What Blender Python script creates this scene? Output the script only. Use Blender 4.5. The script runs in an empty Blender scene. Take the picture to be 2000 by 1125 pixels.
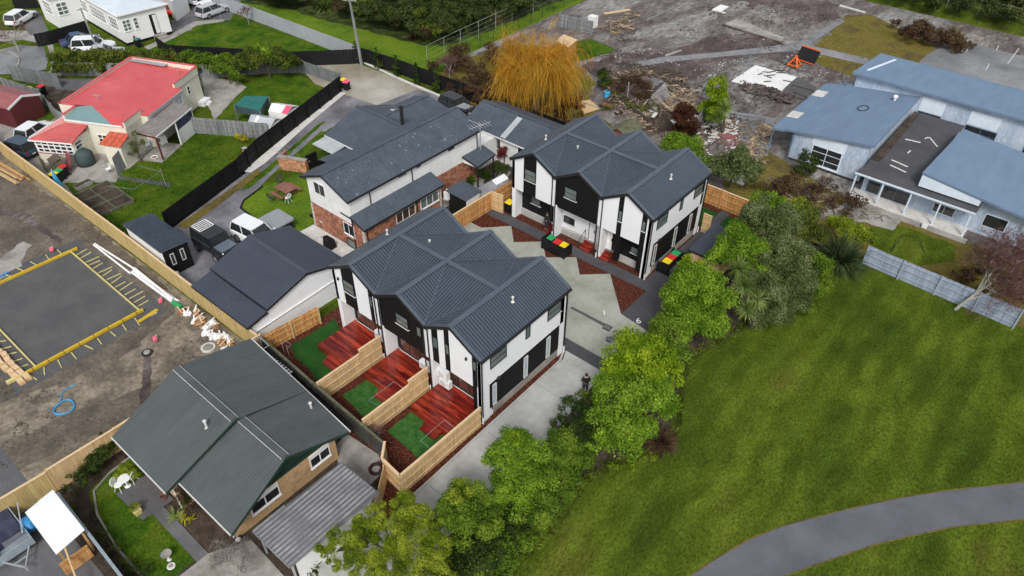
import bpy, math, random
import numpy as np
from mathutils import Vector, Matrix
random.seed(7)
R = math.radians
scene = bpy.context.scene
COL = scene.collection
# ---------------------------------------------------------------- camera
A = 0.6925                      # the site grid is turned by this angle to the view
PITCH, ROLL, CAMH = 0.6995, -0.0105, 35.373
cd = bpy.data.cameras.new('camera'); cam = bpy.data.objects.new('camera', cd); COL.objects.link(cam)
cd.sensor_width = 36; cd.lens = 1435.4/2000*36; cd.clip_end = 2000; cd.clip_start = .5
cam.matrix_world = (Matrix.Translation((0, 0, CAMH)) @ Matrix.Rotation(A, 4, 'Z') @
                    Matrix.Rotation(math.pi/2-PITCH, 4, 'X') @ Matrix.Rotation(-ROLL, 4, 'Z'))
scene.camera = cam
# ---------------------------------------------------------------- sky and sun (overcast)
w = bpy.data.worlds.new('World'); scene.world = w; w.use_nodes = True
nt = w.node_tree; bg = nt.nodes['Background']
sky = nt.nodes.new('ShaderNodeTexSky'); sky.sky_type = 'NISHITA'; sky.sun_disc = False
SUN_EL, SUN_ROT = R(46), R(142)
sky.sun_elevation = SUN_EL; sky.sun_rotation = SUN_ROT; sky.dust_density = 3.0; sky.air_density = 1.0
hs = nt.nodes.new('ShaderNodeHueSaturation'); hs.inputs['Saturation'].default_value = .32
nt.links.new(sky.outputs[0], hs.inputs['Color']); nt.links.new(hs.outputs[0], bg.inputs[0])
bg.inputs[1].default_value = .125
sd = bpy.data.lights.new('sun', 'SUN'); sd.energy = 1.5; sd.angle = R(14); sd.color = (1, .98, .95)
sun = bpy.data.objects.new('sun', sd); COL.objects.link(sun)
# light comes from azimuth SUN_ROT (clockwise from +Y)
dv = Vector((math.sin(SUN_ROT)*math.cos(SUN_EL), math.cos(SUN_ROT)*math.cos(SUN_EL), math.sin(SUN_EL)))
sun.rotation_euler = dv.to_track_quat('Z', 'Y').to_euler(); sun.location = (0, 0, 60)
scene.view_settings.view_transform = 'Standard'; scene.view_settings.look = 'None'
scene.view_settings.exposure = .38; scene.view_settings.gamma = 1
# ---------------------------------------------------------------- materials
def lin(c):
    return tuple((x/12.92 if x <= .04045 else ((x+.055)/1.055)**2.4) for x in (v/255 for v in c))+(1,)
MATS = {}
def mat(name, cols, scale=2., rough=.8, bump=0., metal=0., detail=6, stretch=(1, 1, 1), bscale=None,
        fine=None, fine2=None, island=0., spec=.5, transl=0., wave=None, ramp=(.35, .65), rot=0.):
    """cols: linear base colours mixed by noise; fine=(scale,strength) adds small value noise; wave=(scale,dir,strength)."""
    m = bpy.data.materials.new(name); m.use_nodes = True; t = m.node_tree; b = t.nodes['Principled BSDF']
    N = t.nodes.new; L = t.links.new
    b.inputs['Roughness'].default_value = rough; b.inputs['Metallic'].default_value = metal
    b.inputs['Specular IOR Level'].default_value = spec
    geo = N('ShaderNodeNewGeometry'); mp = N('ShaderNodeMapping'); mp.inputs['Scale'].default_value = stretch
    mp.inputs['Rotation'].default_value = (0, 0, rot)
    L(geo.outputs['Position'], mp.inputs['Vector'])
    if len(cols) == 1: cols = [cols[0], tuple(c*.86 for c in cols[0][:3])]
    nz = N('ShaderNodeTexNoise'); nz.inputs['Scale'].default_value = scale; nz.inputs['Detail'].default_value = detail
    nz.inputs['Roughness'].default_value = .6
    L(mp.outputs[0], nz.inputs['Vector'])
    cr = N('ShaderNodeValToRGB'); e = cr.color_ramp.elements
    for i in range(len(cols)-2): e.new(.5)
    for i, c in enumerate(cols):
        e[i].position = ramp[0]+(ramp[1]-ramp[0])*i/(len(cols)-1); e[i].color = tuple(c[:3])+(1,)
    L(nz.outputs['Fac'], cr.inputs[0]); out = cr.outputs[0]
    def mul(out, facout, lo, hi):
        mr = N('ShaderNodeMapRange'); mr.inputs['From Min'].default_value = .25; mr.inputs['From Max'].default_value = .75
        mr.inputs['To Min'].default_value = lo; mr.inputs['To Max'].default_value = hi
        L(facout, mr.inputs[0]); mx = N('ShaderNodeVectorMath'); mx.operation = 'SCALE'
        L(out, mx.inputs[0]); L(mr.outputs[0], mx.inputs['Scale']); return mx.outputs[0]
    for fine in (f_ for f_ in (fine, fine2) if f_):
        n2 = N('ShaderNodeTexNoise'); n2.inputs['Scale'].default_value = fine[0]; n2.inputs['Detail'].default_value = 3
        L(mp.outputs[0], n2.inputs['Vector']); out = mul(out, n2.outputs['Fac'], 1-fine[1], 1+fine[1])
    if wave:
        wv = N('ShaderNodeTexWave'); wv.inputs['Scale'].default_value = wave[0]; wv.bands_direction = wave[1]
        wv.inputs['Distortion'].default_value = wave[3] if len(wave) > 3 else 0
        L(geo.outputs['Position'], wv.inputs['Vector']); out = mul(out, wv.outputs['Fac'], 1-wave[2], 1+wave[2]*.4)
    if island:
        mr = N('ShaderNodeMapRange'); mr.inputs['To Min'].default_value = 1-island; mr.inputs['To Max'].default_value = 1+island
        L(geo.outputs['Random Per Island'], mr.inputs[0]); mx = N('ShaderNodeVectorMath'); mx.operation = 'SCALE'
        L(out, mx.inputs[0]); L(mr.outputs[0], mx.inputs['Scale']); out = mx.outputs[0]
    L(out, b.inputs['Base Color'])
    if bump:
        bm = N('ShaderNodeBump'); bm.inputs['Strength'].default_value = min(1, bump); bm.inputs['Distance'].default_value = .05
        n3 = N('ShaderNodeTexNoise'); n3.inputs['Scale'].default_value = bscale or scale*6; n3.inputs['Detail'].default_value = 5
        L(mp.outputs[0], n3.inputs['Vector']); L(n3.outputs['Fac'], bm.inputs['Height']); L(bm.outputs[0], b.inputs['Normal'])
    if transl:
        b.inputs['Subsurface Weight'].default_value = 0
        tr = N('ShaderNodeBsdfTranslucent'); L(out, tr.inputs['Color']); ms = N('ShaderNodeMixShader')
        ms.inputs[0].default_value = transl; L(b.outputs[0], ms.inputs[1]); L(tr.outputs[0], ms.inputs[2])
        L(ms.outputs[0], t.nodes['Material Output'].inputs['Surface'])
    MATS[name] = m; return m
def brickmat(name, c1, c2, mortar, w=.24, h=.09):
    m = bpy.data.materials.new(name); m.use_nodes = True; t = m.node_tree; b = t.nodes['Principled BSDF']
    N = t.nodes.new; L = t.links.new; b.inputs['Roughness'].default_value = .85
    g = N('ShaderNodeNewGeometry'); sp = N('ShaderNodeSeparateXYZ'); L(g.outputs['Position'], sp.inputs[0])
    ad = N('ShaderNodeMath'); ad.operation = 'ADD'; L(sp.outputs[0], ad.inputs[0]); L(sp.outputs[1], ad.inputs[1])
    cb = N('ShaderNodeCombineXYZ'); L(ad.outputs[0], cb.inputs[0]); L(sp.outputs[2], cb.inputs[1])
    br = N('ShaderNodeTexBrick'); L(cb.outputs[0], br.inputs['Vector']); br.inputs['Scale'].default_value = 1
    br.inputs['Brick Width'].default_value = w; br.inputs['Row Height'].default_value = h; br.inputs['Mortar Size'].default_value = .008
    br.inputs['Color1'].default_value = tuple(c1)+(1,); br.inputs['Color2'].default_value = tuple(c2)+(1,); br.inputs['Mortar'].default_value = tuple(mortar)+(1,)
    nz = N('ShaderNodeTexNoise'); nz.inputs['Scale'].default_value = 3.2; nz.inputs['Detail'].default_value = 6; L(g.outputs['Position'], nz.inputs['Vector'])
    mr = N('ShaderNodeMapRange'); mr.inputs['From Min'].default_value = .3; mr.inputs['From Max'].default_value = .7; mr.inputs['To Min'].default_value = .45; mr.inputs['To Max'].default_value = 1.6
    L(nz.outputs['Fac'], mr.inputs[0]); v = N('ShaderNodeVectorMath'); v.operation = 'SCALE'; L(br.outputs['Color'], v.inputs[0]); L(mr.outputs[0], v.inputs['Scale'])
    L(v.outputs[0], b.inputs['Base Color']); MATS[name] = m
# ground
mat('lawn_park', [(.032, .056, .008), (.058, .090, .010), (.094, .130, .013), (.112, .110, .022)], .22, .9, .9, detail=12, bscale=22, fine=(9, .45), stretch=(1, .45, 1), ramp=(.30, .72), spec=.02, wave=(.16, 'X', .16, 5), fine2=(1.3, .2))
mat('lawn_yard', [(.022, .058, .006), (.045, .095, .008), (.075, .12, .010), (.09, .10, .018)], .45, .9, .8, detail=12, bscale=12, fine=(7, .45), fine2=(1.6, .2), ramp=(.32, .72), spec=.03)
mat('lawn_bright', [(.055, .115, .008), (.10, .17, .010), (.13, .18, .012)], .3, .9, .7, detail=8, bscale=10, fine=(4, .3), spec=.15)
mat('lawn_turf', [(.014, .060, .010), (.022, .085, .014)], 1.2, .9, .6, bscale=30, fine=(12, .3), spec=.15)
mat('lawn_new', [(.02, .085, .014), (.055, .15, .03)], 2.2, .9, .6, bscale=30, fine=(8, .3), spec=.15)
mat('lawn_brown', [(.11, .10, .018), (.15, .12, .03), (.09, .07, .03)], .25, .95, .5, bscale=9, fine=(3, .3), spec=.1)
mat('bark', [(.022, .008, .006), (.085, .022, .012), (.20, .065, .035)], 7, .9, 1, detail=8, bscale=22, fine=(16, .75), ramp=(.34, .68), spec=.2)
mat('soil', [(.022, .015, .010), (.05, .035, .024), (.08, .06, .04)], 1.2, .95, 1, detail=8, bscale=12, fine=(7, .4))
mat('dirt_site', [(.10, .082, .060), (.15, .124, .092), (.235, .20, .15), (.12, .10, .075)], .35, .95, 1, detail=13, bscale=7, fine=(3.5, .35), fine2=(.9, .25))
mat('dirt_damp', [(.080, .066, .050), (.115, .095, .072), (.155, .13, .10)], .4, .85, .9, detail=12, bscale=8, fine=(4, .3), fine2=(1, .2))
mat('mud', [(.15, .145, .135), (.235, .228, .215), (.10, .078, .072), (.215, .20, .18), (.13, .11, .095)], .13, .75, 1, detail=14, bscale=3.5, fine=(2.4, .5), fine2=(.6, .3), stretch=(1, .4, 1), rot=R(-40), ramp=(.3, .7))
mat('mud_dark', [(.045, .032, .031), (.085, .060, .057), (.14, .12, .11)], .3, .85, 1, detail=13, bscale=4, fine=(2.8, .5), fine2=(.7, .3), stretch=(1, .5, 1), rot=R(-40))
mat('gravel_dark', [(.075, .075, .078), (.10, .10, .10)], .5, .9, .6, bscale=25, fine=(14, .25))
mat('conc_new', [(.27, .28, .225), (.34, .345, .295), (.38, .385, .345)], .45, .62, .15, detail=10, fine=(3, .10), fine2=(.5, .10))
mat('conc_lane', [(.33, .335, .31), (.40, .40, .38), (.44, .44, .42)], .35, .6, .15, detail=10, fine=(2.5, .10), fine2=(.4, .12))
mat('conc_old', [(.20, .185, .16), (.30, .285, .26), (.36, .34, .31)], .6, .85, .3, detail=8, fine=(3, .15))
mat('conc_white', [(.52, .50, .47), (.66, .65, .62)], .8, .8, .2, fine=(4, .12))
mat('conc_wet', [(.26, .23, .165), (.36, .33, .26), (.46, .44, .40)], .16, .16, .05, detail=5, spec=.6)
mat('asphalt', [(.085, .085, .09), (.115, .115, .12), (.15, .15, .155)], .3, .55, .3, detail=7, bscale=25, fine=(6, .12))
mat('asphalt_wet', [(.11, .105, .115), (.19, .185, .20), (.29, .285, .30)], .22, .26, .15, detail=9, bscale=20, fine=(3, .15), fine2=(.4, .2))
mat('asphalt_new', [(.055, .055, .061), (.075, .075, .082)], .5, .8, .4, bscale=40, fine=(10, .2), fine2=(.7, .15))
mat('asphalt_path', [(.085, .091, .104), (.105, .112, .127), (.12, .127, .14)], .35, .8, .3, bscale=30, fine=(12, .10), fine2=(.5, .10))
mat('asphalt_old', [(.13, .134, .14), (.19, .194, .20), (.25, .25, .25)], .14, .5, .3, detail=12, fine=(2.5, .2), fine2=(.5, .15))
# building
mat('white_plaster', [(.80, .81, .82), (.76, .77, .78)], .7, .6, .05)
mat('white_old', [(.76, .76, .74), (.68, .685, .67)], .7, .75, .1, fine=(3, .06))
mat('cream', [(.70, .67, .55), (.62, .60, .50)], .6, .8, .15, fine=(3, .06))
mat('black_clad', [(.0045, .0045, .005), (.0065, .0065, .007)], 2, .7, .1, spec=.25, fine=(6, .2))
mat('black_paint', [(.005, .005, .006), (.010, .010, .011)], 1.5, .6, .1, spec=.3)
mat('roof_slate', [(.032, .043, .060), (.046, .060, .081), (.039, .052, .071)], .45, .24, .06, metal=.15, fine=(2.5, .14))
mat('roof_slate_rib_lit', [(.080, .098, .124), (.092, .112, .140)], .6, .26, 0, metal=.1)  # same sheet as the roof, ribs lightened in colour for the light they catch
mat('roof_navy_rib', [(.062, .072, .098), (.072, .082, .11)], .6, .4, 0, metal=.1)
mat('mixed_timber', [(.10, .08, .06), (.24, .18, .12), (.42, .31, .20)], .9, .85, .1, island=.55)
mat('roof_slate_cap', [(.082, .10, .128), (.095, .116, .145)], .6, .42, 0, metal=.1)
mat('roof_navy', [(.038, .046, .065), (.052, .06, .082)], .5, .42, .06, metal=.1, fine=(2.5, .12))
mat('roof_navy_cap', [(.055, .066, .085), (.065, .076, .095)], .6, .42, 0, metal=.1)
mat('roof_worn', [(.052, .066, .088), (.066, .082, .104), (.09, .10, .115)], .9, .6, .1, detail=10, fine=(5, .22), ramp=(.35, .8))
mat('roof_green', [(.068, .077, .078), (.083, .093, .094)], .6, .5, .05, fine=(2.2, .14), fine2=(.5, .1), stretch=(1, .25, 1))
mat('roof_green_rib', [(.088, .099, .100), (.10, .112, .113)], .6, .5)
mat('green_trim', [(.012, .035, .024), (.016, .042, .03)], 1, .6)
mat('roof_blue', [(.150, .213, .300), (.160, .225, .315), (.155, .218, .306)], .35, 1, .03, spec=.03, fine=(1.6, .08), stretch=(1, .3, 1))
mat('wall_blue', [(.30, .38, .49), (.38, .46, .56), (.47, .53, .61)], .9, .7, .1, detail=9, fine=(7, .22), stretch=(1, 1, .35))
mat('wall_blue_pale', [(.60, .68, .76), (.66, .73, .80)], .7, .6, .05, fine=(3, .06))
mat('trim_blue', [(.12, .18, .26), (.15, .21, .30)], 1, .6)
mat('roof_red', [(.55, .07, .08), (.60, .095, .10), (.66, .16, .17)], .35, .35, .05, fine=(1.2, .06), ramp=(.35, .85))
mat('roof_red_rib', [(.50, .03, .03), (.60, .06, .05)], 1, .4)
mat('roof_rib_pale', [(.62, .36, .34), (.66, .42, .40)], 1, .4)
mat('roof_rust', [(.45, .07, .03), (.58, .12, .06)], 2, .5, fine=(4, .2))
mat('teal', [(.16, .27, .27), (.19, .30, .30)], 1, .5)
mat('roof_white', [(.52, .59, .64), (.60, .67, .72)], .4, .5, fine=(1.5, .05))
mat('roof_grey', [(.16, .16, .17), (.22, .22, .23), (.30, .30, .30)], .8, .55, .1, fine=(4, .15), stretch=(1, 1, 1))
mat('roof_brown_grey', [(.17, .15, .15), (.24, .215, .21)], 1, .7, .1, fine=(5, .2))
mat('polycarb', [(.34, .37, .38), (.46, .49, .50)], .8, .3, spec=.6)
mat('zinc_bright', [(.72, .74, .75), (.88, .89, .90)], .9, .38, .15, metal=.1)
mat('maroon', [(.085, .012, .015), (.11, .018, .02)], 1, .6)
mat('maroon_roof', [(.24, .07, .07), (.30, .10, .10)], .5, .5, fine=(2, .1))
mat('steel', [(.45, .47, .48), (.55, .57, .58)], 2, .4, metal=.5)
mat('galv', [(.30, .36, .40), (.38, .44, .47)], 2, .45, metal=.3)
mat('black_metal', [(.012, .012, .013), (.02, .02, .02)], 3, .45)
mat('alu', [(.55, .55, .54), (.60, .60, .59)], 3, .4)
mat('white_paint', [(.80, .80, .79), (.76, .76, .75)], 3, .5)
mat('glass', [(.012, .014, .016), (.03, .034, .036)], .8, .08, spec=.8)
mat('glass_grey', [(.09, .12, .12), (.15, .18, .17)], .8, .12, spec=.7)
mat('glass_pale', [(.30, .38, .45), (.42, .50, .55)], 2, .25, spec=.6)
mat('glass_reddish', [(.035, .022, .018), (.13, .07, .05)], 1.1, .1, spec=.8)  # reddish reflection put into the pane colour
mat('pine', [(.48, .32, .15), (.60, .42, .22), (.55, .37, .18)], 1.2, .75, .15, fine=(2.2, .12), stretch=(4, 4, .4), island=.10)
mat('pine_cap', [(.62, .44, .25), (.68, .50, .30)], 2, .75)
mat('pine_yellow', [(.42, .31, .12), (.52, .39, .17)], 1.4, .75, .1, fine=(2, .12), stretch=(3, 3, .4), island=.10)
mat('pine_orange', [(.36, .16, .05), (.50, .25, .08), (.58, .34, .14)], 1.6, .75, .15, fine=(3, .2), stretch=(4, 4, .3), island=.15)
mat('old_wood', [(.12, .125, .125), (.19, .195, .195), (.25, .26, .26)], 1.3, .9, .3, fine=(5, .2), stretch=(4, 4, .3), island=.18)
mat('old_wood_dark', [(.032, .033, .028), (.07, .07, .06)], 1.3, .9, .3, fine=(5, .25), island=.2)
mat('mossy_wood', [(.075, .08, .045), (.14, .14, .085)], 2, .9, .3, fine=(6, .25))
mat('fence_blue_grey', [(.22, .27, .35), (.32, .37, .45)], 1.3, .85, .2, fine=(5, .15), stretch=(3, 3, .3), island=.16)
mat('fence_concrete', [(.29, .31, .34), (.35, .37, .40)], .3, .8, .1, fine=(2, .06))
mat('fence_dull', [(.115, .125, .13), (.17, .18, .18)], 1, .9, .2, fine=(5, .2), island=.15)
mat('decking', [(.085, .007, .006), (.19, .017, .010), (.32, .042, .016)], 1.0, .2, .05, fine=(3, .2), stretch=(.35, 3, 1), island=.5, spec=.55)
mat('tan_brick', [(.42, .27, .13), (.50, .33, .17), (.36, .23, .12)], 2.5, .85, .3, fine=(7, .2))
brickmat('red_brick', (.40, .13, .065), (.22, .075, .045), (.30, .22, .16))
brickmat('orange_brick', (.46, .20, .09), (.36, .13, .06), (.40, .32, .22))
mat('quoin', [(.62, .58, .50), (.5, .46, .40)], 5, .8)
mat('rubber', [(.012, .012, .012), (.018, .018, .018)], 5, .7)
mat('rim', [(.35, .35, .36), (.42, .42, .43)], 5, .35, metal=.6)
mat('yellow', [(.85, .62, .01), (.78, .56, .01)], 3, .45)
mat('yellow_tape', [(.62, .42, .02), (.52, .34, .02)], 2, .5, fine=(4, .15))
mat('pale_timber', [(.60, .55, .20), (.50, .42, .20)], 2, .7, island=.2)
mat('red', [(.62, .025, .03), (.54, .02, .025)], 3, .45)
mat('green', [(.02, .34, .10), (.02, .28, .08)], 3, .45)
mat('bin_green_dull', [(.03, .16, .13), (.03, .13, .11)], 3, .45)
mat('pink', [(.85, .10, .18), (.75, .08, .15)], 3, .5)
mat('blue', [(.03, .22, .50), (.04, .28, .60)], 3, .45)
mat('blue_light', [(.04, .34, .62), (.06, .42, .70)], 3, .6)
mat('pipe_white', [(.82, .82, .82), (.74, .73, .72)], 2, .4)
mat('orange', [(.85, .16, .02), (.75, .12, .02)], 3, .5)
mat('water_blue', [(.02, .30, .62), (.03, .36, .70)], 3, .4)
mat('hottub_cover', [(.24, .26, .28), (.29, .31, .33)], 1, .55)
mat('navy_cloth', [(.02, .022, .05), (.05, .055, .10)], 1.5, .7, .3)
mat('shade_green', [(.01, .10, .09), (.02, .16, .14)], 2, .7)
mat('shade_dark', [(.03, .05, .05), (.05, .075, .075)], 2, .7)
mat('table_brown', [(.20, .08, .055), (.26, .11, .075)], 2, .6)
for n_, c_ in dict(car_white=(.78, .79, .80), car_silver=(.45, .47, .49), car_red=(.75, .05, .03), car_blue=(.03, .06, .14),
                   car_navy=(.035, .06, .095), car_black=(.02, .022, .025), car_steel=(.12, .15, .19)).items():
    mat(n_, [c_, c_], 2, .22, 0, spec=.6)
mat('lamp_red', [(.5, .01, .01)], 3, .2); mat('lamp_clear', [(.7, .7, .7)], 3, .15)
mat('skin', [(.55, .33, .24)], 3, .6); mat('hair', [(.03, .02, .015)], 8, .8)
mat('shirt_black', [(.015, .015, .018)], 3, .8); mat('trousers', [(.03, .032, .045)], 3, .8)
# foliage
def leaf(name, cols, sc=.9, isl=.35): mat(name, cols, sc, .75, 0, island=isl, spec=.06, transl=.3, detail=3, ramp=(.38, .64))
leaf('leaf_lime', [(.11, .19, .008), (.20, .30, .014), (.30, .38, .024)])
leaf('leaf_bush', [(.030, .046, .012), (.062, .080, .024), (.10, .125, .040)])
leaf('tuft_green', [(.046, .078, .009), (.086, .126, .013), (.12, .14, .018)], .5, .5)
mat('bag_brown', [(.20, .10, .05), (.36, .20, .11)], 3, .8)
leaf('leaf_green', [(.085, .165, .012), (.155, .27, .022), (.24, .36, .036)])
leaf('leaf_mid', [(.060, .115, .012), (.12, .195, .020), (.19, .275, .03)])
leaf('leaf_dark', [(.022, .042, .010), (.045, .072, .016), (.075, .105, .024)])
leaf('leaf_olive', [(.055, .075, .014), (.10, .13, .022), (.17, .20, .035)])
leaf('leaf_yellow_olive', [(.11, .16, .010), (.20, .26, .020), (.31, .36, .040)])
leaf('leaf_grey', [(.065, .090, .028), (.12, .155, .055), (.19, .22, .095)])
leaf('leaf_brown', [(.06, .035, .022), (.10, .06, .035), (.14, .10, .05)])
leaf('leaf_rusty', [(.05, .022, .012), (.10, .04, .02)])
leaf('leaf_red', [(.12, .02, .018), (.22, .05, .04)])
leaf('leaf_yellow', [(.35, .33, .02), (.50, .45, .04)])
leaf('leaf_flax', [(.03, .05, .018), (.075, .11, .04), (.16, .20, .10)])
leaf('leaf_cabbage', [(.10, .16, .03), (.20, .27, .07), (.30, .36, .12)])
leaf('leaf_pampas', [(.20, .18, .07), (.32, .29, .14)])
leaf('willow', [(.42, .215, .022), (.55, .28, .035), (.47, .31, .04)], .5, .5)
mat('twig_red', [(.12, .055, .05), (.17, .085, .075)], 2, .9, island=.3)
mat('twig_grey', [(.16, .14, .12), (.26, .23, .20)], 2, .9, island=.3)
mat('trunk', [(.06, .045, .032), (.12, .095, .07)], 4, .95, .8, bscale=20)
mat('trunk_pale', [(.26, .25, .21), (.40, .39, .34)], 4, .95, .5, bscale=15)
# ---------------------------------------------------------------- mesh helpers
class MB:
    def __init__(s): s.v = []; s.f = []
    def add(s, vs, fs):
        o = len(s.v); s.v += [tuple(v) for v in vs]; s.f += [tuple(i+o for i in f) for f in fs]; return s
    def box(s, x0, x1, y0, y1, z0, z1):
        return s.add([(x0, y0, z0), (x1, y0, z0), (x1, y1, z0), (x0, y1, z0), (x0, y0, z1), (x1, y0, z1), (x1, y1, z1), (x0, y1, z1)],
                     [(0, 3, 2, 1), (4, 5, 6, 7), (0, 1, 5, 4), (1, 2, 6, 5), (2, 3, 7, 6), (3, 0, 4, 7)])
    def hexa(s, p8): return s.add(p8, [(0, 3, 2, 1), (4, 5, 6, 7), (0, 1, 5, 4), (1, 2, 6, 5), (2, 3, 7, 6), (3, 0, 4, 7)])
    def bar(s, a, b, w, h, up=(0, 0, 1)):
        a = Vector(a); b = Vector(b); d = (b-a).normalized(); sd_ = d.cross(Vector(up))
        if sd_.length < 1e-4: sd_ = Vector((1, 0, 0))
        sd_.normalize(); u = sd_.cross(d); sd_ = sd_*w/2; u = u*h/2
        return s.hexa([a-sd_-u, a+sd_-u, b+sd_-u, b-sd_-u, a-sd_+u, a+sd_+u, b+sd_+u, b-sd_+u])
    def prism(s, pts, z0, z1):
        n = len(pts); ar = sum(pts[i][0]*pts[(i+1) % n][1]-pts[(i+1) % n][0]*pts[i][1] for i in range(n))
        if ar < 0: pts = pts[::-1]
        vs = [(p[0], p[1], z0) for p in pts]+[(p[0], p[1], z1 if not callable(z1) else z1(*p)) for p in pts]
        return s.add(vs, [tuple(range(n-1, -1, -1)), tuple(range(n, 2*n))]+[(i, (i+1) % n, (i+1) % n+n, i+n) for i in range(n)])
    def sheet(s, pts, z=0):
        return s.slab([(p[0], p[1], z) for p in pts], 0) if False else s.add([(p[0], p[1], z) for p in pts], [tuple(range(len(pts)))])
    def slab(s, pts, t):
        P = [Vector(p) for p in pts]; n = Vector((0, 0, 0))
        for i in range(len(P)): n += (P[i]-P[0]).cross(P[(i+1) % len(P)]-P[0])
        if n.z < 0: P = P[::-1]
        k = len(P); low = [p-Vector((0, 0, t)) for p in P]
        return s.add(P+low, [tuple(range(k)), tuple(range(2*k-1, k-1, -1))]+[(i, i+k, (i+1) % k+k, (i+1) % k) for i in range(k)])
    def tube(s, path, r, n=8, r2=None, cap=True):
        P = [Vector(p) for p in path]; m = len(P); base = len(s.v); vs = []; fs = []
        for i, p in enumerate(P):
            d = (P[min(i+1, m-1)]-P[max(i-1, 0)]).normalized(); a = d.orthogonal().normalized() if abs(d.z) < .99 else Vector((1, 0, 0))
            if i and prev is not None:
                a = (prev-d*prev.dot(d)); a = a.normalized() if a.length > 1e-4 else d.orthogonal().normalized()
            prev = a; b = d.cross(a); rr = r if r2 is None else r+(r2-r)*i/(m-1)
            vs += [p+(a*math.cos(2*math.pi*j/n)+b*math.sin(2*math.pi*j/n))*rr for j in range(n)]
            if i: fs += [((i-1)*n+j, (i-1)*n+(j+1) % n, i*n+(j+1) % n, i*n+j) for j in range(n)]
        if cap: fs += [tuple(range(n-1, -1, -1)), tuple((m-1)*n+j for j in range(n))]
        return s.add(vs, fs)
    def lathe(s, c, prof, n=20):
        c = Vector(c); vs = []; fs = []
        for r, z in prof: vs += [c+Vector((r*math.cos(2*math.pi*j/n), r*math.sin(2*math.pi*j/n), z)) for j in range(n)]
        for i in range(1, len(prof)): fs += [((i-1)*n+j, (i-1)*n+(j+1) % n, i*n+(j+1) % n, i*n+j) for j in range(n)]
        fs += [tuple(range(n-1, -1, -1)), tuple((len(prof)-1)*n+j for j in range(n))]
        return s.add(vs, fs)
    def ribs(s, poly, down, sp=.2, w=.06, h=.035, inset=.04):
        P = [Vector(p) for p in poly]; n = Vector((0, 0, 0))
        for i in range(1, len(P)-1): n += (P[i]-P[0]).cross(P[i+1]-P[0])
        if n.z < 0: n = -n
        n.normalize(); d = Vector(down); d = (d-n*d.dot(n)).normalized(); sd_ = n.cross(d)
        a = [p.dot(sd_) for p in P]; b = [p.dot(d) for p in P]; o = n*P[0].dot(n)
        k = math.ceil(min(a)/sp); m = len(P)
        while k*sp < max(a)-.01:
            x = k*sp; hit = []
            for i in range(m):
                j = (i+1) % m
                if (a[i]-x)*(a[j]-x) < 0: hit.append(b[i]+(b[j]-b[i])*(x-a[i])/(a[j]-a[i]))
            if len(hit) >= 2:
                lo, hi = min(hit)+inset, max(hit)-.005
                if hi-lo > .1:
                    f = lambda x_, b_, z_: o+sd_*x_+d*b_+n*z_
                    s.hexa([f(x-w/2, lo, -.005), f(x+w/2, lo, -.005), f(x+w/2, hi, -.005), f(x-w/2, hi, -.005),
                            f(x-w/4, lo, h), f(x+w/4, lo, h), f(x+w/4, hi, h), f(x-w/4, hi, h)])
            k += 1
        return s
    def mesh(s, name):
        me = bpy.data.meshes.new(name); me.from_pydata(s.v, [], s.f); me.update(); return me
def tag(o, label, cat, group=None, kind=None):
    if label: o['label'] = label
    if cat: o['category'] = cat
    if group: o['group'] = group
    if kind: o['kind'] = kind
    return o
def T(name, label, cat, loc, rz=0, group=None):
    o = bpy.data.objects.new(name, None); o.location = (loc[0], loc[1], loc[2] if len(loc) > 2 else 0); o.rotation_euler = (0, 0, rz)
    o.empty_display_size = .3; COL.objects.link(o); return tag(o, label, cat, group)
def root_of(o):
    while o.parent: o = o.parent
    return o
SPLIT = {'quoins', 'parapet_capping', 'screen_panel', 'window_pillar', 'scrap_board', 'gutter', 'parapet', 'fascia', 'green_gable', 'foundation', 'wing_wall', 'white_panel', 'carport_wall', 'door_steps', 'side_wall', 'drawbar', 'wall', 'second_panel', 'orange_frame', 'canopy_skylight', 'clear_strip', 'tray'}
def pieces(mb, tol=.03):
    """splits a builder into its connected or touching pieces"""
    par_ = list(range(len(mb.v)))
    def fd(i):
        while par_[i] != i: par_[i] = par_[par_[i]]; i = par_[i]
        return i
    for f in mb.f:
        for i in f[1:]: par_[fd(i)] = fd(f[0])
    comp = {}
    for i in range(len(mb.v)): comp.setdefault(fd(i), []).append(i)
    if len(comp) > 40: return [mb]
    cs = [[set(c), [min(mb.v[i][k] for i in c)-tol for k in range(3)], [max(mb.v[i][k] for i in c)+tol for k in range(3)]] for c in comp.values()]
    grp = list(range(len(cs)))
    def fg(i):
        while grp[i] != i: i = grp[i]
        return i
    for i in range(len(cs)):
        for j in range(i):
            if all(cs[i][1][k] <= cs[j][2][k] and cs[j][1][k] <= cs[i][2][k] for k in range(3)): grp[fg(i)] = fg(j)
    out = []
    for gid in sorted({fg(i) for i in range(len(cs))}):
        ids = sorted(set().union(*[cs[i][0] for i in range(len(cs)) if fg(i) == gid])); mp_ = {v: k for k, v in enumerate(ids)}; n = MB()
        n.v = [mb.v[i] for i in ids]; n.f = [tuple(mp_[i] for i in f) for f in mb.f if f[0] in mp_]; out.append(n)
    return out
def part(par, name, mb, m, local=False, smooth=False, label=None):
    if name in SPLIT and mb.v:
        ps = pieces(mb)
        if len(ps) > 1: return [_part(par, name, p, m, local, smooth, label) for p in ps][0]
    return _part(par, name, mb, m, local, smooth, label)
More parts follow.
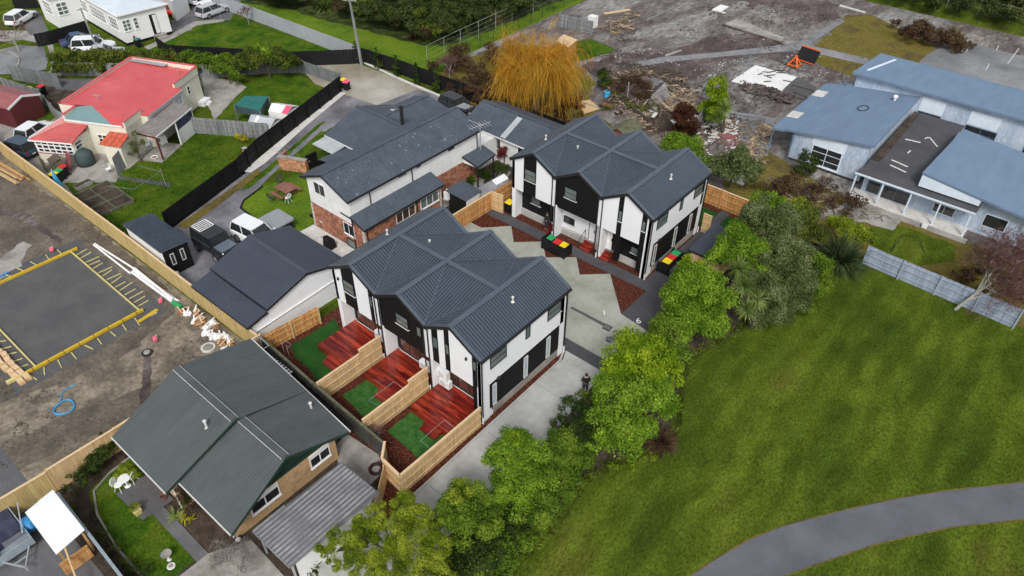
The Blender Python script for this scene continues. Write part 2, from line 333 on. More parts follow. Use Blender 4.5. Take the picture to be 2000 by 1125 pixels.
def _part(par, name, mb, m, local=False, smooth=False, label=None):
    """adds a mesh under par; vertices are in world coordinates unless local"""
    if not mb.v: return None
    if not local:
        r = root_of(par); M = (Matrix.Translation(r.location) @ Matrix.Rotation(r.rotation_euler.z, 4, 'Z')).inverted()
        mb.v = [tuple(M @ Vector(v)) for v in mb.v]
    me = mb.mesh(name); me.materials.append(MATS[m]); o = bpy.data.objects.new(name, me); COL.objects.link(o); o.parent = par
    if smooth: me.shade_smooth()
    if label: o['label'] = label
    return o
def single(name, label, cat, mb, m, group=None, kind=None, smooth=False):
    """a thing that is one mesh, with its origin at its base"""
    xs = [v[0] for v in mb.v]; ys = [v[1] for v in mb.v]; z0 = min(v[2] for v in mb.v); cx = (min(xs)+max(xs))/2; cy = (min(ys)+max(ys))/2
    if kind == 'structure': cx = cy = z0 = 0
    mb.v = [(v[0]-cx, v[1]-cy, v[2]-z0) for v in mb.v]; me = mb.mesh(name); me.materials.append(MATS[m])
    o = bpy.data.objects.new(name, me); o.location = (cx, cy, z0); COL.objects.link(o)
    if smooth: me.shade_smooth()
    return tag(o, label, cat, group, kind)
def copy_tree(o, parent=None):
    c = o.copy(); COL.objects.link(c); c.parent = parent
    for ch in list(o.children): copy_tree(ch, c)
    return c
def ground(name, label, pts, z, m, wob=0., kind='structure', cat=None):
    if wob:
        q = []
        for i in range(len(pts)):
            a, b = pts[i], pts[(i+1) % len(pts)]; L_ = math.dist(a, b); k = max(1, int(L_/max(.5, wob*2.5)))
            for j in range(k):
                t = j/k; q.append((a[0]+(b[0]-a[0])*t+random.uniform(-wob, wob), a[1]+(b[1]-a[1])*t+random.uniform(-wob, wob)))
        pts = q
    me = MB().sheet(pts, z)
    if sum(pts[i][0]*pts[(i+1) % len(pts)][1]-pts[(i+1) % len(pts)][0]*pts[i][1] for i in range(len(pts))) < 0: me.f = [f[::-1] for f in me.f]
    return single(name, label, cat or name.replace('_', ' '), me, m, kind=kind)
def rect(x0, x1, y0, y1): return [(x0, y0), (x1, y0), (x1, y1), (x0, y1)]
# ---------------------------------------------------------------- survey: where a sight line meets a level plane (world metres)
_f = 1435.4; _c, _s = math.cos(PITCH), math.sin(PITCH); _cr, _sr = math.cos(ROLL), math.sin(ROLL)
def S(px, py, z=0.):
    a = (px-1000)/_f; b = -(py-562.5)/_f; x = a*_cr+b*_sr; y = -a*_sr+b*_cr
    t = (z-CAMH)/(-_s+y*_c); X = x*t; Y = (_c+y*_s)*t
    return (X*math.cos(A)-Y*math.sin(A), X*math.sin(A)+Y*math.cos(A))
def SP(pts, z=0.): return [S(p[0], p[1], z) for p in pts]
# ================================================================ GROUND
ground('ground', 'open green parkland and grass surrounding the whole site', rect(-400, 300, -200, 500), 0, 'lawn_park')
ground('park_lawn', 'mown green park lawn on the right, with brownish worn patches', [(-12.7, 5), (60, 5), (60, 51.6), (-7.5, 51.6), (-10.5, 48.2), (-11.5, 43.4), (-12.4, 38), (-13.2, 34.2), (-10.7, 28.5), (-10.3, 26.8), (-12.1, 24.1), (-12.7, 22.4), (-12.4, 19.6)], .01, 'lawn_park')
up = SP([(1290, 1180), (1350, 1125), (1400, 1092), (1465, 1054), (1535, 1027), (1651, 997), (1756, 974), (1852, 959), (2000, 943), (2150, 928)])
lo = SP([(2150, 1003), (2000, 1014), (1857, 1029), (1711, 1062), (1621, 1092), (1530, 1125), (1440, 1190)])
up = [(-9.6, -40), (-8.9, 4), (-8.0, 13.5), (-6.6, 18.4)]+up[1:-1]+[(14, 42.6), (30, 45.5), (62, 46)]; lo = [(62, 43), (30, 42.5), (14.5, 39.4)]+lo[1:-1]+[(-3.8, 20.4), (-5.2, 13.0), (-6.1, 4), (-7.0, -40)]
mb = MB().sheet(up+lo, .03); single('footpath', 'curved blue grey asphalt footpath crossing the park lawn at lower right', 'footpath', mb, 'asphalt_path', kind='structure')
e1 = [(p[0]-.13, p[1]+.10) for p in up]
mb = MB()
for a_, b_ in ((up, 1), (lo, -1)):
    q = a_ if b_ > 0 else a_
    for i in range(len(q)-1):
        d = Vector((q[i+1][0]-q[i][0], q[i+1][1]-q[i][1], 0)).normalized(); n = Vector((-d.y, d.x, 0))*(.09)
        mb.add([(q[i][0], q[i][1], .024), (q[i+1][0], q[i+1][1], .024), (q[i+1][0]+n.x, q[i+1][1]+n.y, .024), (q[i][0]+n.x, q[i][1]+n.y, .024)], [(0, 1, 2, 3)])
single('path_edge', 'strip of worn yellowish grass along the asphalt footpath', 'grass edge', mb, 'lawn_brown', kind='structure')
ground('hedge_bed', 'dark soil bed under the row of trees along the park lawn', [(-16.2, -5), (-12.9, -5), (-12.6, 19), (-12.9, 22), (-12.2, 24), (-10.5, 26.8), (-10.8, 28.5), (-13.2, 34.2), (-12.2, 38), (-11.2, 43.4), (-10.2, 48.2), (-7.6, 51.4), (-7.9, 52.6), (-18, 52.6), (-16.6, 35)], .02, 'soil', .12)
# townhouse site
ground('bark_mulch_bed', 'reddish brown bark mulch covering the beds of the townhouse site', [(-35, 16.1), (-34.8, 55), (-16.6, 55), (-16.2, 13), (-19.6, 13), (-21.5, 14.2)], .012, 'bark')
ground('shared_driveway', 'pale concrete shared driveway beside the white townhouses', [(-19.35, 14.9), (-19.45, 28.9), (-19.8, 29.66), (-16.7, 29.66), (-16.15, 24), (-16.2, -20), (-20.4, -20), (-20.4, 9.5), (-18.9, 11.2)], .04, 'conc_lane')
ground('asphalt_band', 'dark asphalt band crossing the concrete driveway', [(-20.6, 29.66), (-16.9, 29.66), (-16.9, 30.66), (-20.6, 30.66)], .04, 'asphalt_new')
ground('courtyard', 'pale greenish concrete court with a sawtooth edge between the two townhouse blocks', [(-35, 30.66), (-16.9, 30.66), (-16.6, 34.9), (-19.0, 35.2), (-22.2, 38.5), (-23.9, 36.9), (-25.4, 38.5), (-27.2, 36.9), (-28.7, 38.4), (-30.4, 36.8), (-32, 38.4), (-33.7, 36.6), (-35, 36.6)], .045, 'conc_new')
ground('asphalt_walkway', 'dark asphalt walkway along the front of the rear townhouses', [(-35, 38.4), (-19.0, 38.55), (-19.0, 35.2), (-16.6, 34.9), (-17.4, 40), (-18.9, 44.5), (-19.0, 52), (-19.8, 52), (-19.75, 39.65), (-35, 39.45)], .035, 'asphalt_new')
for nm, lb, pts in (('yard_lawn', 'green lawn beside the largest timber deck, nearest the garage', [(-34.2, 21.6), (-34.3, 17.8), (-33.2, 17.4), (-31.2, 17.2), (-29.2, 16.5), (-28.9, 16.4), (-28.9, 20.5), (-32.9, 21)]),):
    ground(nm, lb, pts, .03, 'lawn_turf', .05)
ground('yard_lawn', 'small bright lawn in front of the middle timber deck', [(-28.2, 17.2), (-28.0, 19.2), (-26.9, 19.2), (-25.2, 18.6), (-24.7, 17), (-25.6, 16.9)], .03, 'lawn_new', .04)
ground('yard_lawn', 'small bright new lawn in front of the deck nearest the driveway', [(-23.9, 17.1), (-23.9, 19.1), (-22.7, 19.1), (-20.4, 19.4), (-20.2, 17.1), (-21.2, 16.95)], .03, 'lawn_new', .04)
ground('rear_lawn', 'dark green lawn behind the rear townhouses by the orange fence', [(-33, 48.6), (-18.3, 48.6), (-18.3, 51.4), (-33, 51.4)], .03, 'lawn_turf', .04)
# construction site on the left
ground('building_site', 'bare brown earth of the building site on the left', [(-160, -60), (-34.9, -60), (-34.9, 16.05), (-160, 16.05)], .01, 'dirt_site')
ground('damp_ground', 'smooth damp grey earth around the formwork', SP([(0, 330), (130, 400), (330, 560), (345, 610), (250, 690), (120, 750), (0, 790), (-200, 800), (-200, 300)]), .016, 'dirt_damp', .25)
ground('gravel_pad', 'level dark gravel pad inside the yellow formwork', rect(-56, -45.3, 5.8, 13.0), .09, 'gravel_dark')
ground('gravel_apron', 'dark gravel strip around the formwork', rect(-57.3, -43.9, 4.0, 14.3), .022, 'gravel_dark', .18)
ground('puddle_flat', 'pale dried mud at the left edge of the building site', SP([(-40, 520), (0, 505), (48, 470), (60, 480), (40, 520), (0, 545), (-40, 560)]), .03, 'conc_old', .15)
ground('earth_smear', 'smooth grey gravel band at the lower left of the building site', SP([(-40, 900), (0, 870), (150, 800), (330, 745), (345, 770), (200, 850), (60, 905), (-40, 950)]), .0192, 'dirt_damp', .3)
ground('wet_streak', 'dark wet streak of mud leading down from the dark manhole', SP([(280, 695), (298, 695), (295, 750), (288, 800), (272, 812), (270, 770), (280, 740)]), .024, 'mud_dark', .12)
ground('wheel_rut', 'dark wheel ruts in the bare earth near the gravel pad', SP([(-20, 400), (60, 420), (120, 470), (115, 478), (50, 432), (-20, 415)]), .024, 'mud_dark', .12)
# red house section
ground('back_lawn', 'lush green back lawn behind the red roofed house', [(-66.5, 17.5), (-59, 16.3), (-53.1, 16.3), (-53, 20.3), (-55.9, 29.4), (-58.2, 34.6), (-66.2, 30.2), (-64.2, 25.5), (-64.6, 22), (-63.2, 20.5)], .02, 'lawn_yard')
ground('side_lawn', 'green lawn beyond the grey fence with garden sheds', [(-58.5, 34.8), (-66, 30.5), (-68.2, 33.6), (-70.2, 37), (-72, 41), (-71.5, 45), (-64, 45.5), (-62, 45)], .02, 'lawn_yard')
ground('house_yard', 'worn grey paved yard around the sunroom of the red roofed house', [(-84, 16.2), (-59, 16.2), (-63.2, 20.5), (-64.4, 22.4), (-66.5, 26), (-74, 30), (-84, 26)], .014, 'conc_old', .1)
ground('garden_path', 'narrow dark gravel path across the back lawn', SP([(227, 350), (234, 345), (335, 357), (330, 366)]), .03, 'gravel_dark')
ground('brown_yard', 'bare brown yard between the grey fences', [(-71, 34), (-73.5, 34.6), (-90, 27), (-84, 22.3), (-78, 23), (-73.5, 24), (-74, 30)], .018, 'soil', .1)
ground('dark_drive', 'dark strip of driveway behind the red roofed house', SP([(100, 155), (370, 152), (400, 160), (380, 185), (110, 175)]), .022, 'asphalt')
ground('side_path', 'worn concrete yard beside the cream house gable', SP([(395, 150), (470, 160), (480, 170), (455, 195), (420, 235), (400, 195)]), .026, 'conc_old', .1)
ground('small_lawn', 'small grass patch beside the maroon garage', SP([(48, 240), (90, 215), (122, 216), (118, 225), (75, 250)]), .026, 'lawn_yard')
# brick house section
ground('brick_driveway', 'wet dark asphalt driveway curving past the brick house', [(-53.2, 16.3), (-44, 16.3), (-44, 27), (-47, 26.6), (-49.1, 25.4), (-51.4, 25.6), (-52.2, 27.2), (-53.6, 30), (-56.9, 38.5), (-54, 41), (-56, 46.5), (-62.6, 46.2), (-56.3, 29.6), (-54.0, 21.5)], .02, 'asphalt_wet')
ground('verge', 'mossy verge strip along the foot of the black fence', SP([(345, 442), (505, 330), (512, 338), (365, 447)]), .03, 'lawn_brown', .05)
ground('verge', 'grass strip between kerb and narrow path by the brick house', SP([(470, 371), (500, 345), (560, 296), (625, 240), (637, 237), (575, 292), (520, 342), (486, 368)]), .03, 'lawn_yard', .05)
ground('verge', 'grass strip beside the low brick wall', SP([(575, 305), (645, 250), (652, 252), (600, 300), (585, 330), (600, 335), (582, 345), (565, 335)]), .03, 'lawn_yard', .05)
ground('kerb_strip', 'pale concrete strip along the foot of the black fence', SP([(474, 336), (490, 338), (520, 318), (600, 245), (676, 182), (664, 180), (590, 240)]), .05, 'conc_white')
ground('brick_house_lawn', 'round green lawn with picnic table beside the brick house', [(-51.9, 26.2), (-51.2, 25.4), (-49.1, 25.25), (-46.5, 25.1), (-44.6, 25.2), (-44.6, 31.5), (-52.0, 31.8), (-52.6, 28.5)], .05, 'lawn_bright')
ground('patio', 'pale concrete patio between garage and brick house', [(-44.6, 22.5), (-36, 22.5), (-36, 27.9), (-44.6, 27.9)], .03, 'conc_white')
ground('garden_bed', 'planted yard between brick house and rear townhouses', [(-39.5, 36.5), (-35, 36.5), (-35, 47), (-42, 47), (-42, 42.5), (-39.5, 42.5)], .02, 'soil')
ground('garden_path', 'pale winding path through the planted yard', [(-37.2, 39), (-36.2, 39), (-36.3, 42), (-37.6, 45), (-38.6, 45), (-37.4, 42)], .03, 'conc_old', .06)
ground('turning_area', 'wet shiny concrete turning area by the power pole', [(-71.5, 46.9), (-67.5, 51.7), (-64, 51.9), (-54, 52.1), (-45.5, 52.8), (-44.5, 47.2), (-52, 46.6), (-62.4, 45.3), (-66, 45)], .035, 'conc_wet')
ground('wet_asphalt', 'dark wet asphalt behind the brick house', SP([(740, 205), (815, 175), (850, 185), (935, 210), (930, 230), (800, 230), (745, 225)]), .05, 'asphalt_wet')
# green roof house section
ground('front_lawn', 'green front lawn of the green roofed house', [(-34.2, 2.2), (-25.2, 2.2), (-25.2, 5), (-29.2, 5.6), (-34.3, 6.3)], .02, 'lawn_yard')
ground('house_plot', 'bare earth around the green roofed house', [(-34.8, -30), (-19.9, -30), (-19.9, 16), (-34.8, 16)], .008, 'soil')
ground('flower_bed', 'curved dark flower bed between fence and front lawn', [(-34.7, 1.8), (-25, 1.6), (-25, 2.6), (-29, 2.6), (-31.6, 2.9), (-33.4, 3.4), (-33.8, 4.6), (-34.0, 6.5), (-34.7, 6.5)], .03, 'soil', .05)
ground('stone_patio', 'square grey patio under the white garden chairs', [(-32.1, 4.3), (-29.4, 4.4), (-29.3, 6.2), (-32, 6.2)], .06, 'asphalt')
ground('garden_path', 'grey garden path leading from the patio to the street', [(-29.4, 4.95), (-25.0, 4.95), (-25.0, 5.6), (-29.3, 5.6)], .055, 'asphalt')
ground('front_drive', 'pinkish concrete drive in front of the green roofed house', [(-25.0, 3.5), (-19, 3.5), (-19, 7.3), (-23.9, 7.5), (-25.0, 5.6)], .05, 'conc_old')
ground('side_path', 'grey concrete path between green roofed house and timber fence', [(-25.4, 14.2), (-22.9, 13.0), (-21.7, 13.4), (-21.9, 15.0), (-23, 15.6), (-25.6, 15.4)], .04, 'conc_old')
ground('parking_yard', 'dark oily ground under the trailer in the corner yard', [(-60, -20), (-33, -20), (-26, 1.5), (-34.8, 1.5), (-60, 1.5)], .0275, 'asphalt')
# top left
ground('street', 'grey asphalt cul-de-sac at the far left', SP([(-60, 80), (0, 97), (40, 88), (85, 92), (95, 115), (90, 135), (60, 143), (0, 146), (-60, 148)]), .03, 'asphalt_old')
ground('pavement', 'pale footpath around the head of the cul-de-sac', SP([(-60, 65), (0, 82), (45, 78), (92, 88), (103, 118), (98, 140), (60, 146), (95, 150), (108, 120), (104, 88), (60, 60), (0, 60), (-60, 50)]), .026, 'conc_old')
ground('front_lawn', 'grass plots in front of the white weatherboard house', SP([(40, 40), (120, 45), (225, 85), (260, 95), (250, 130), (100, 110), (60, 75)]), .02, 'lawn_yard')
ground('gravel_drive', 'muddy drive where the cars stand by the white house', SP([(40, 30), (75, 20), (95, 60), (60, 70), (50, 58)]), .03, 'asphalt')
ground('gravel_drive', 'damp gravel drive beside the white house with parked cars', SP([(338, 66), (335, 40), (372, 22), (380, 0), (470, 0), (450, 40), (380, 40), (375, 60)]), .03, 'asphalt')
ground('gravel_drive', 'muddy drive under the white and silver cars', SP([(130, 70), (170, 65), (250, 100), (230, 112), (140, 108)]), .03, 'asphalt')
ground('back_lawn', 'wide green lawn between white house and black fence', SP([(280, 98), (340, 68), (390, 40), (440, 28), (660, 100), (560, 104), (320, 104)]), .024, 'lawn_yard')
ground('paved_strip', 'grey path along the foot of the white house', SP([(282, 92), (330, 70), (380, 42), (437, 38), (438, 42), (385, 50), (345, 72), (290, 98)]), .032, 'conc_old')
# corridor and bush
ground('grass_corridor', 'bright green mown strip curving in front of the bush', [(-140, 51.9), (-58, 52.6), (-57.3, 56), (-58.6, 62), (-59.6, 90), (-45, 125), (40, 125), (40, 113.6), (60, 113.6), (60, 135), (-60, 135), (-66, 90), (-63, 66), (-66, 62), (-140, 60)], .012, 'lawn_bright')
ground('bush_floor', 'dark leaf litter under the native bush', SP([(440, -40), (470, 5), (560, 18), (640, 42), (700, 55), (760, 72), (820, 87), (865, 90), (930, 70), (1010, 38), (1100, 0), (1130, -40)]), .03, 'leaf_bush', .3)
# demolition site
ground('demolition_site', 'grey churned mud and rubble ground of the cleared site', [(-57, 53.5), (-58.9, 62), (-59.3, 88), (-44, 113), (20, 113), (20, 55), (-16.8, 55), (-35, 55), (-44, 53.6)], .014, 'mud')
ground('scrub_ground', 'rough grass and reddish scrub around the willow', [(-57, 53.2), (-58.6, 60), (-57, 68), (-50, 72), (-47, 68), (-43, 66), (-40, 60), (-34, 58), (-34, 52.2), (-44, 52.2)], .022, 'lawn_brown', .3)
ground('grass_patch', 'green patch of grass beside the plywood box', SP([(1110, 80), (1155, 78), (1200, 95), (1195, 103), (1140, 118), (1100, 118)]), .034, 'lawn_yard', .25)
ground('mud_patch', 'long dark purple brown band of churned mud across the cleared site', SP([(1175, 112), (1260, 100), (1340, 90), (1420, 65), (1500, 62), (1530, 85), (1440, 118), (1400, 140), (1330, 160), (1250, 150), (1180, 135)]), .03, 'mud_dark', .5)
ground('mud_patch', 'dark churned mud near the far fence', SP([(1500, -30), (1640, 10), (1640, 35), (1600, 45), (1560, 20), (1440, 0), (1440, -20)]), .03, 'mud_dark', .5)
ground('mud_patch', 'reddish mud patch beside the orange barrier', SP([(1480, 95), (1560, 105), (1640, 140), (1630, 160), (1560, 140), (1500, 112)]), .03, 'mud_dark', .3)
ground('grey_path', 'pale wet path crossing the cleared site', SP([(1180, 134), (1290, 112), (1400, 103), (1555, 85), (1640, 38), (1650, 42), (1580, 88), (1700, 120), (1695, 128), (1565, 98), (1400, 112), (1300, 122), (1185, 142)]), .04, 'asphalt_old')
ground('brown_lawn', 'brownish green lawn beyond the blue building', SP([(1655, 30), (1700, 28), (1830, 92), (1792, 135), (1715, 118), (1590, 90)]), .036, 'lawn_brown', .1)
ground('brown_lawn', 'brownish grass strip near the orange barrier', SP([(1580, 95), (1690, 122), (1665, 150), (1560, 112)]), .036, 'lawn_brown', .1)
ground('car_park', 'cracked grey asphalt car park behind the blue building', [(-16.9, 84), (-16.9, 99), (-15.4, 106), (30, 106), (30, 84)], .04, 'asphalt_old')
ground('wet_slab', 'wet grey yard with scattered rubbish beside the blue building', SP([(1420, 215), (1530, 235), (1515, 250), (1500, 300), (1440, 300), (1435, 270), (1400, 225)]), .036, 'asphalt_old', .1)
ground('wet_slab', 'wet grey patch behind the debris heap', SP([(1340, 190), (1385, 155), (1400, 175), (1375, 215), (1330, 230)]), .036, 'asphalt_old', .15)
ground('overgrown_plot', 'overgrown brown weedy ground in front of the blue building', [(-18.6, 52.4), (4, 52.4), (12, 61), (-13, 61), (-21, 64), (-22, 56)], .02, 'lawn_brown', .15)
ground('ragged_lawn', 'ragged green lawn behind the blue grey fence', SP([(1690, 445), (1750, 440), (1870, 480), (1860, 510), (1800, 520), (1700, 480)]), .03, 'lawn_park', .15)
ground('paving', 'broken concrete paving in front of the blue building', SP([(1650, 395), (1760, 430), (1745, 452), (1690, 435), (1600, 420)]), .04, 'conc_old', .1)
# car park markings
mb = MB()
for p in [((1932, 125), (1925, 138)), ((1945, 100), (1950, 90)), ((1968, 125), (1990, 95)), ((1885, 103), (1890, 97))]:
    a, b = S(*p[0]), S(*p[1]); d = Vector((b[0]-a[0], b[1]-a[1])).normalized(); n = Vector((-d.y, d.x))*.05
    mb.add([(a[0]-n.x, a[1]-n.y, .05), (b[0]-n.x, b[1]-n.y, .05), (b[0]+n.x, b[1]+n.y, .05), (a[0]+n.x, a[1]+n.y, .05)], [(0, 1, 2, 3)])
single('parking_lines', 'faded white bay lines painted on the cracked car park', 'road marking', mb, 'alu', kind='structure')
# kerbs
def kerb(name, label, pts, w=.12, h=.10, m='conc_lane', z=.0):
    mb = MB()
    for i in range(len(pts)-1): mb.bar((pts[i][0], pts[i][1], z+h/2), (pts[i+1][0], pts[i+1][1], z+h/2), w, h)
    return single(name, label, 'kerb', mb, m)
kerb('kerb', 'low concrete kerb between bark bed and shared driveway', [(-18.95, 11.3), (-19.4, 14.9), (-19.5, 28.6), (-19.85, 29.5)], .14, .12)
kerb('kerb', 'dark timber edging around the round brick house lawn', [(-52.6, 28.6), (-51.95, 26.2), (-51.2, 25.35), (-49.1, 25.2), (-46.5, 25.0), (-44.7, 25.1)], .12, .14, 'black_paint')
kerb('kerb', 'curved concrete kerb at the head of the cul-de-sac', SP([(-60, 84), (0, 99), (25, 104), (38, 115), (36, 128), (25, 140)]), .18, .12, 'conc_old')
kerb('kerb', 'broken white edging at the foot of the cypress fence', SP([(690, 124), (710, 122), (760, 145), (800, 163), (855, 186), (900, 205)]), .3, .1, 'conc_white')
kerb('kerb', 'stone edging of the curved flower bed', [(-33.9, 6.6), (-33.7, 4.8), (-33.2, 3.6), (-31.6, 3.0), (-29, 2.7), (-25.2, 2.7)], .10, .10, 'conc_old')
mb = MB()
for k in range(4): mb.box(-19.2, -16.4, 11.0+k*5.0-.009, 11.0+k*5.0+.009, .040, .0435)
single('joint_lines', 'thin saw cut joints in the concrete driveway', 'joints', mb, 'gravel_dark', kind='structure')
mb = MB()
for x in (-31.5, -28.4, -25.3, -22.2): mb.box(x-.012, x+.012, 30.7, 36.6 if x > -31 else 36.6, .045, .0487)
mb.box(-34.9, -17.2, 33.3, 33.325, .0452, .0489)
single('joint_lines', 'thin saw cut joints in the concrete court', 'joints', mb, 'conc_old', kind='structure')
q = SP([(1112, 602), (1118, 600), (1184, 634), (1182, 640)]); single('drain_strip', 'grey drain strip leading to the square grate', 'drain', MB().sheet(q, .05), 'gravel_dark', kind='structure')
# drain covers and painted bay numbers
for (p, r_, lb) in (((1186, 641), .28, 'square grey drain grate in the concrete court'), ((1191, 664), .3, 'round dark manhole cover in the concrete court')):
    x, y = S(*p)
    mb = MB().box(x-r_, x+r_, y-r_, y+r_, .046, .07) if 'square' in lb else MB().lathe((x, y, 0), [(r_, .046), (r_, .065), (r_*.9, .07), (r_*.85, .06)])
    t = T('drain_cover', lb, 'drain cover', (x, y, .046)); part(t, 'cover', mb, 'black_metal')
    mb = MB()
    for k in range(-3, 4): mb.box(x+k*.07-.012, x+k*.07+.012, y-r_*.7, y+r_*.7, .068, .078)
    part(t, 'grate_bars', mb, 'steel')
def number(txt, p, size, label, rz):
    c = bpy.data.curves.new('bay_number', 'FONT'); c.body = txt; c.size = size; c.align_x = 'CENTER'; c.align_y = 'CENTER'; c.extrude = .003
    tmp = bpy.data.objects.new('tmp', c); COL.objects.link(tmp); bpy.context.view_layer.update()
    me = bpy.data.meshes.new_from_object(tmp.evaluated_get(bpy.context.evaluated_depsgraph_get())); bpy.data.objects.remove(tmp)
    o = bpy.data.objects.new('bay_number', me); me.materials.clear(); me.materials.append(MATS['white_paint']); COL.objects.link(o)
    o.location = (p[0], p[1], .052); o.rotation_euler = (0, 0, rz); tag(o, label, 'painted number')
number('1', S(1180, 612), .8, 'white number 1 painted on the concrete court', R(40))
number('6', S(1247, 628), .8, 'white number 6 painted on the dark asphalt', R(40))
# ================================================================ BUILDINGS
def wallbox(mb, P, a, n, s0, s1, z0, z1, d0, d1):
    P = Vector((P[0], P[1], 0)); a = Vector((a[0], a[1], 0)).normalized(); n = Vector((n[0], n[1], 0)).normalized()
    q = lambda s_, d_, z_: P+a*s_+n*d_+Vector((0, 0, z_))
    return mb.hexa([q(s0, d0, z0), q(s1, d0, z0), q(s1, d1, z0), q(s0, d1, z0), q(s0, d0, z1), q(s1, d0, z1), q(s1, d1, z1), q(s0, d1, z1)])
def window(par, P, a, n, s0, s1, z0, z1, cols=1, rows=1, frame='black_paint', glass='glass', sill=None, fw=.05, d=.0, name='window', label=None, bars=.035):
    f = MB()
    for q in ((s0, s0+fw, z0, z1), (s1-fw, s1, z0, z1), (s0+fw, s1-fw, z0, z0+fw), (s0+fw, s1-fw, z1-fw, z1)): wallbox(f, P, a, n, *q, d-.03, d+.05)
    for i in range(1, cols):
        x = s0+(s1-s0)*i/cols; wallbox(f, P, a, n, x-bars/2, x+bars/2, z0+fw, z1-fw, d-.03, d+.04)
    for i in range(1, rows):
        z = z0+(z1-z0)*i/rows; wallbox(f, P, a, n, s0+fw, s1-fw, z-bars/2, z+bars/2, d-.03, d+.032)
    o = part(par, name, f, frame, label=label)
    part(o, 'pane', wallbox(MB(), P, a, n, s0+fw*.6, s1-fw*.6, z0+fw*.6, z1-fw*.6, d-.02, d+.016), glass)
    if sill: part(o, 'sill', wallbox(MB(), P, a, n, s0-.03, s1+.03, z0-.06, z0-.002, d-.03, d+.09), sill)
    return o
def door(par, P, a, n, s0, s1, z0, z1, m='white_paint', d=0., frame=None):
    o = part(par, 'door', wallbox(MB(), P, a, n, s0+.05, s1-.05, z0, z1-.05, d-.02, d+.03), m)
    f = MB(); wallbox(f, P, a, n, s0, s0+.05, z0, z1, d-.02, d+.05); wallbox(f, P, a, n, s1-.05, s1, z0, z1, d-.02, d+.05); wallbox(f, P, a, n, s0+.05, s1-.05, z1-.05, z1, d-.02, d+.05)
    part(o, 'door_frame', f, frame or m)
    part(o, 'handle', wallbox(MB(), P, a, n, s1-.2, s1-.14, z0+.85, z0+1.1, d+.03, d+.08), 'black_metal')
    return o
def roof_part(par, faces, m, t=.12, sp=.2, rw=.06, rh=.035, name='roof', ribm=None, label=None):
    mb = MB()
    for poly, dn in faces:
        mb.slab(poly, t)
    o = part(par, name, mb, m, label=label)
    r = MB()
    for poly, dn in faces:
        if dn: r.ribs(poly, dn, sp, rw, rh)
    if r.v: part(o, 'rib_sheeting', r, ribm or m)
    return o
def cap(mb, a, b, w=.3, rise=.05, t=.03):
    """ridge or edge capping: a flat folded strip"""
    mb.bar((a[0], a[1], a[2]+rise), (b[0], b[1], b[2]+rise), w, t); return mb
def vent(par, x, y, z, h=.35, r=.06, m='alu'):
    part(par, 'vent_pipe', MB().lathe((x, y, z), [(r*2.2, 0), (r*1.2, .08), (r, .1), (r, h), (r*1.5, h), (r*1.5, h+.06), (r*.4, h+.1)], 10), m)
def downpipe(par, x, y, z0, z1, m='black_metal', off=(0, 0)):
    part(par, 'downpipe', MB().tube([(x+off[0], y+off[1], z1), (x, y, z1-.25), (x, y, z0+.05)], .045, 8), m)
def gable_body(mb, x0, x1, y0, y1, z0, ze, zr, axis='y'):
    """walls of a gabled building, ridge along axis"""
    if axis == 'y':
        xm = (x0+x1)/2; p = [(x0, z0), (x1, z0), (x1, ze), (xm, zr), (x0, ze)]
        vs = [(x, y0, z) for x, z in p]+[(x, y1, z) for x, z in p]
    else:
        ym = (y0+y1)/2; p = [(y0, z0), (y1, z0), (y1, ze), (ym, zr), (y0, ze)]
        vs = [(x1, y, z) for y, z in p]+[(x0, y, z) for y, z in p]
    return mb.add(vs, [(4, 3, 2, 1, 0), (5, 6, 7, 8, 9)]+[(i, (i+1) % 5, (i+1) % 5+5, i+5) for i in range(5)])
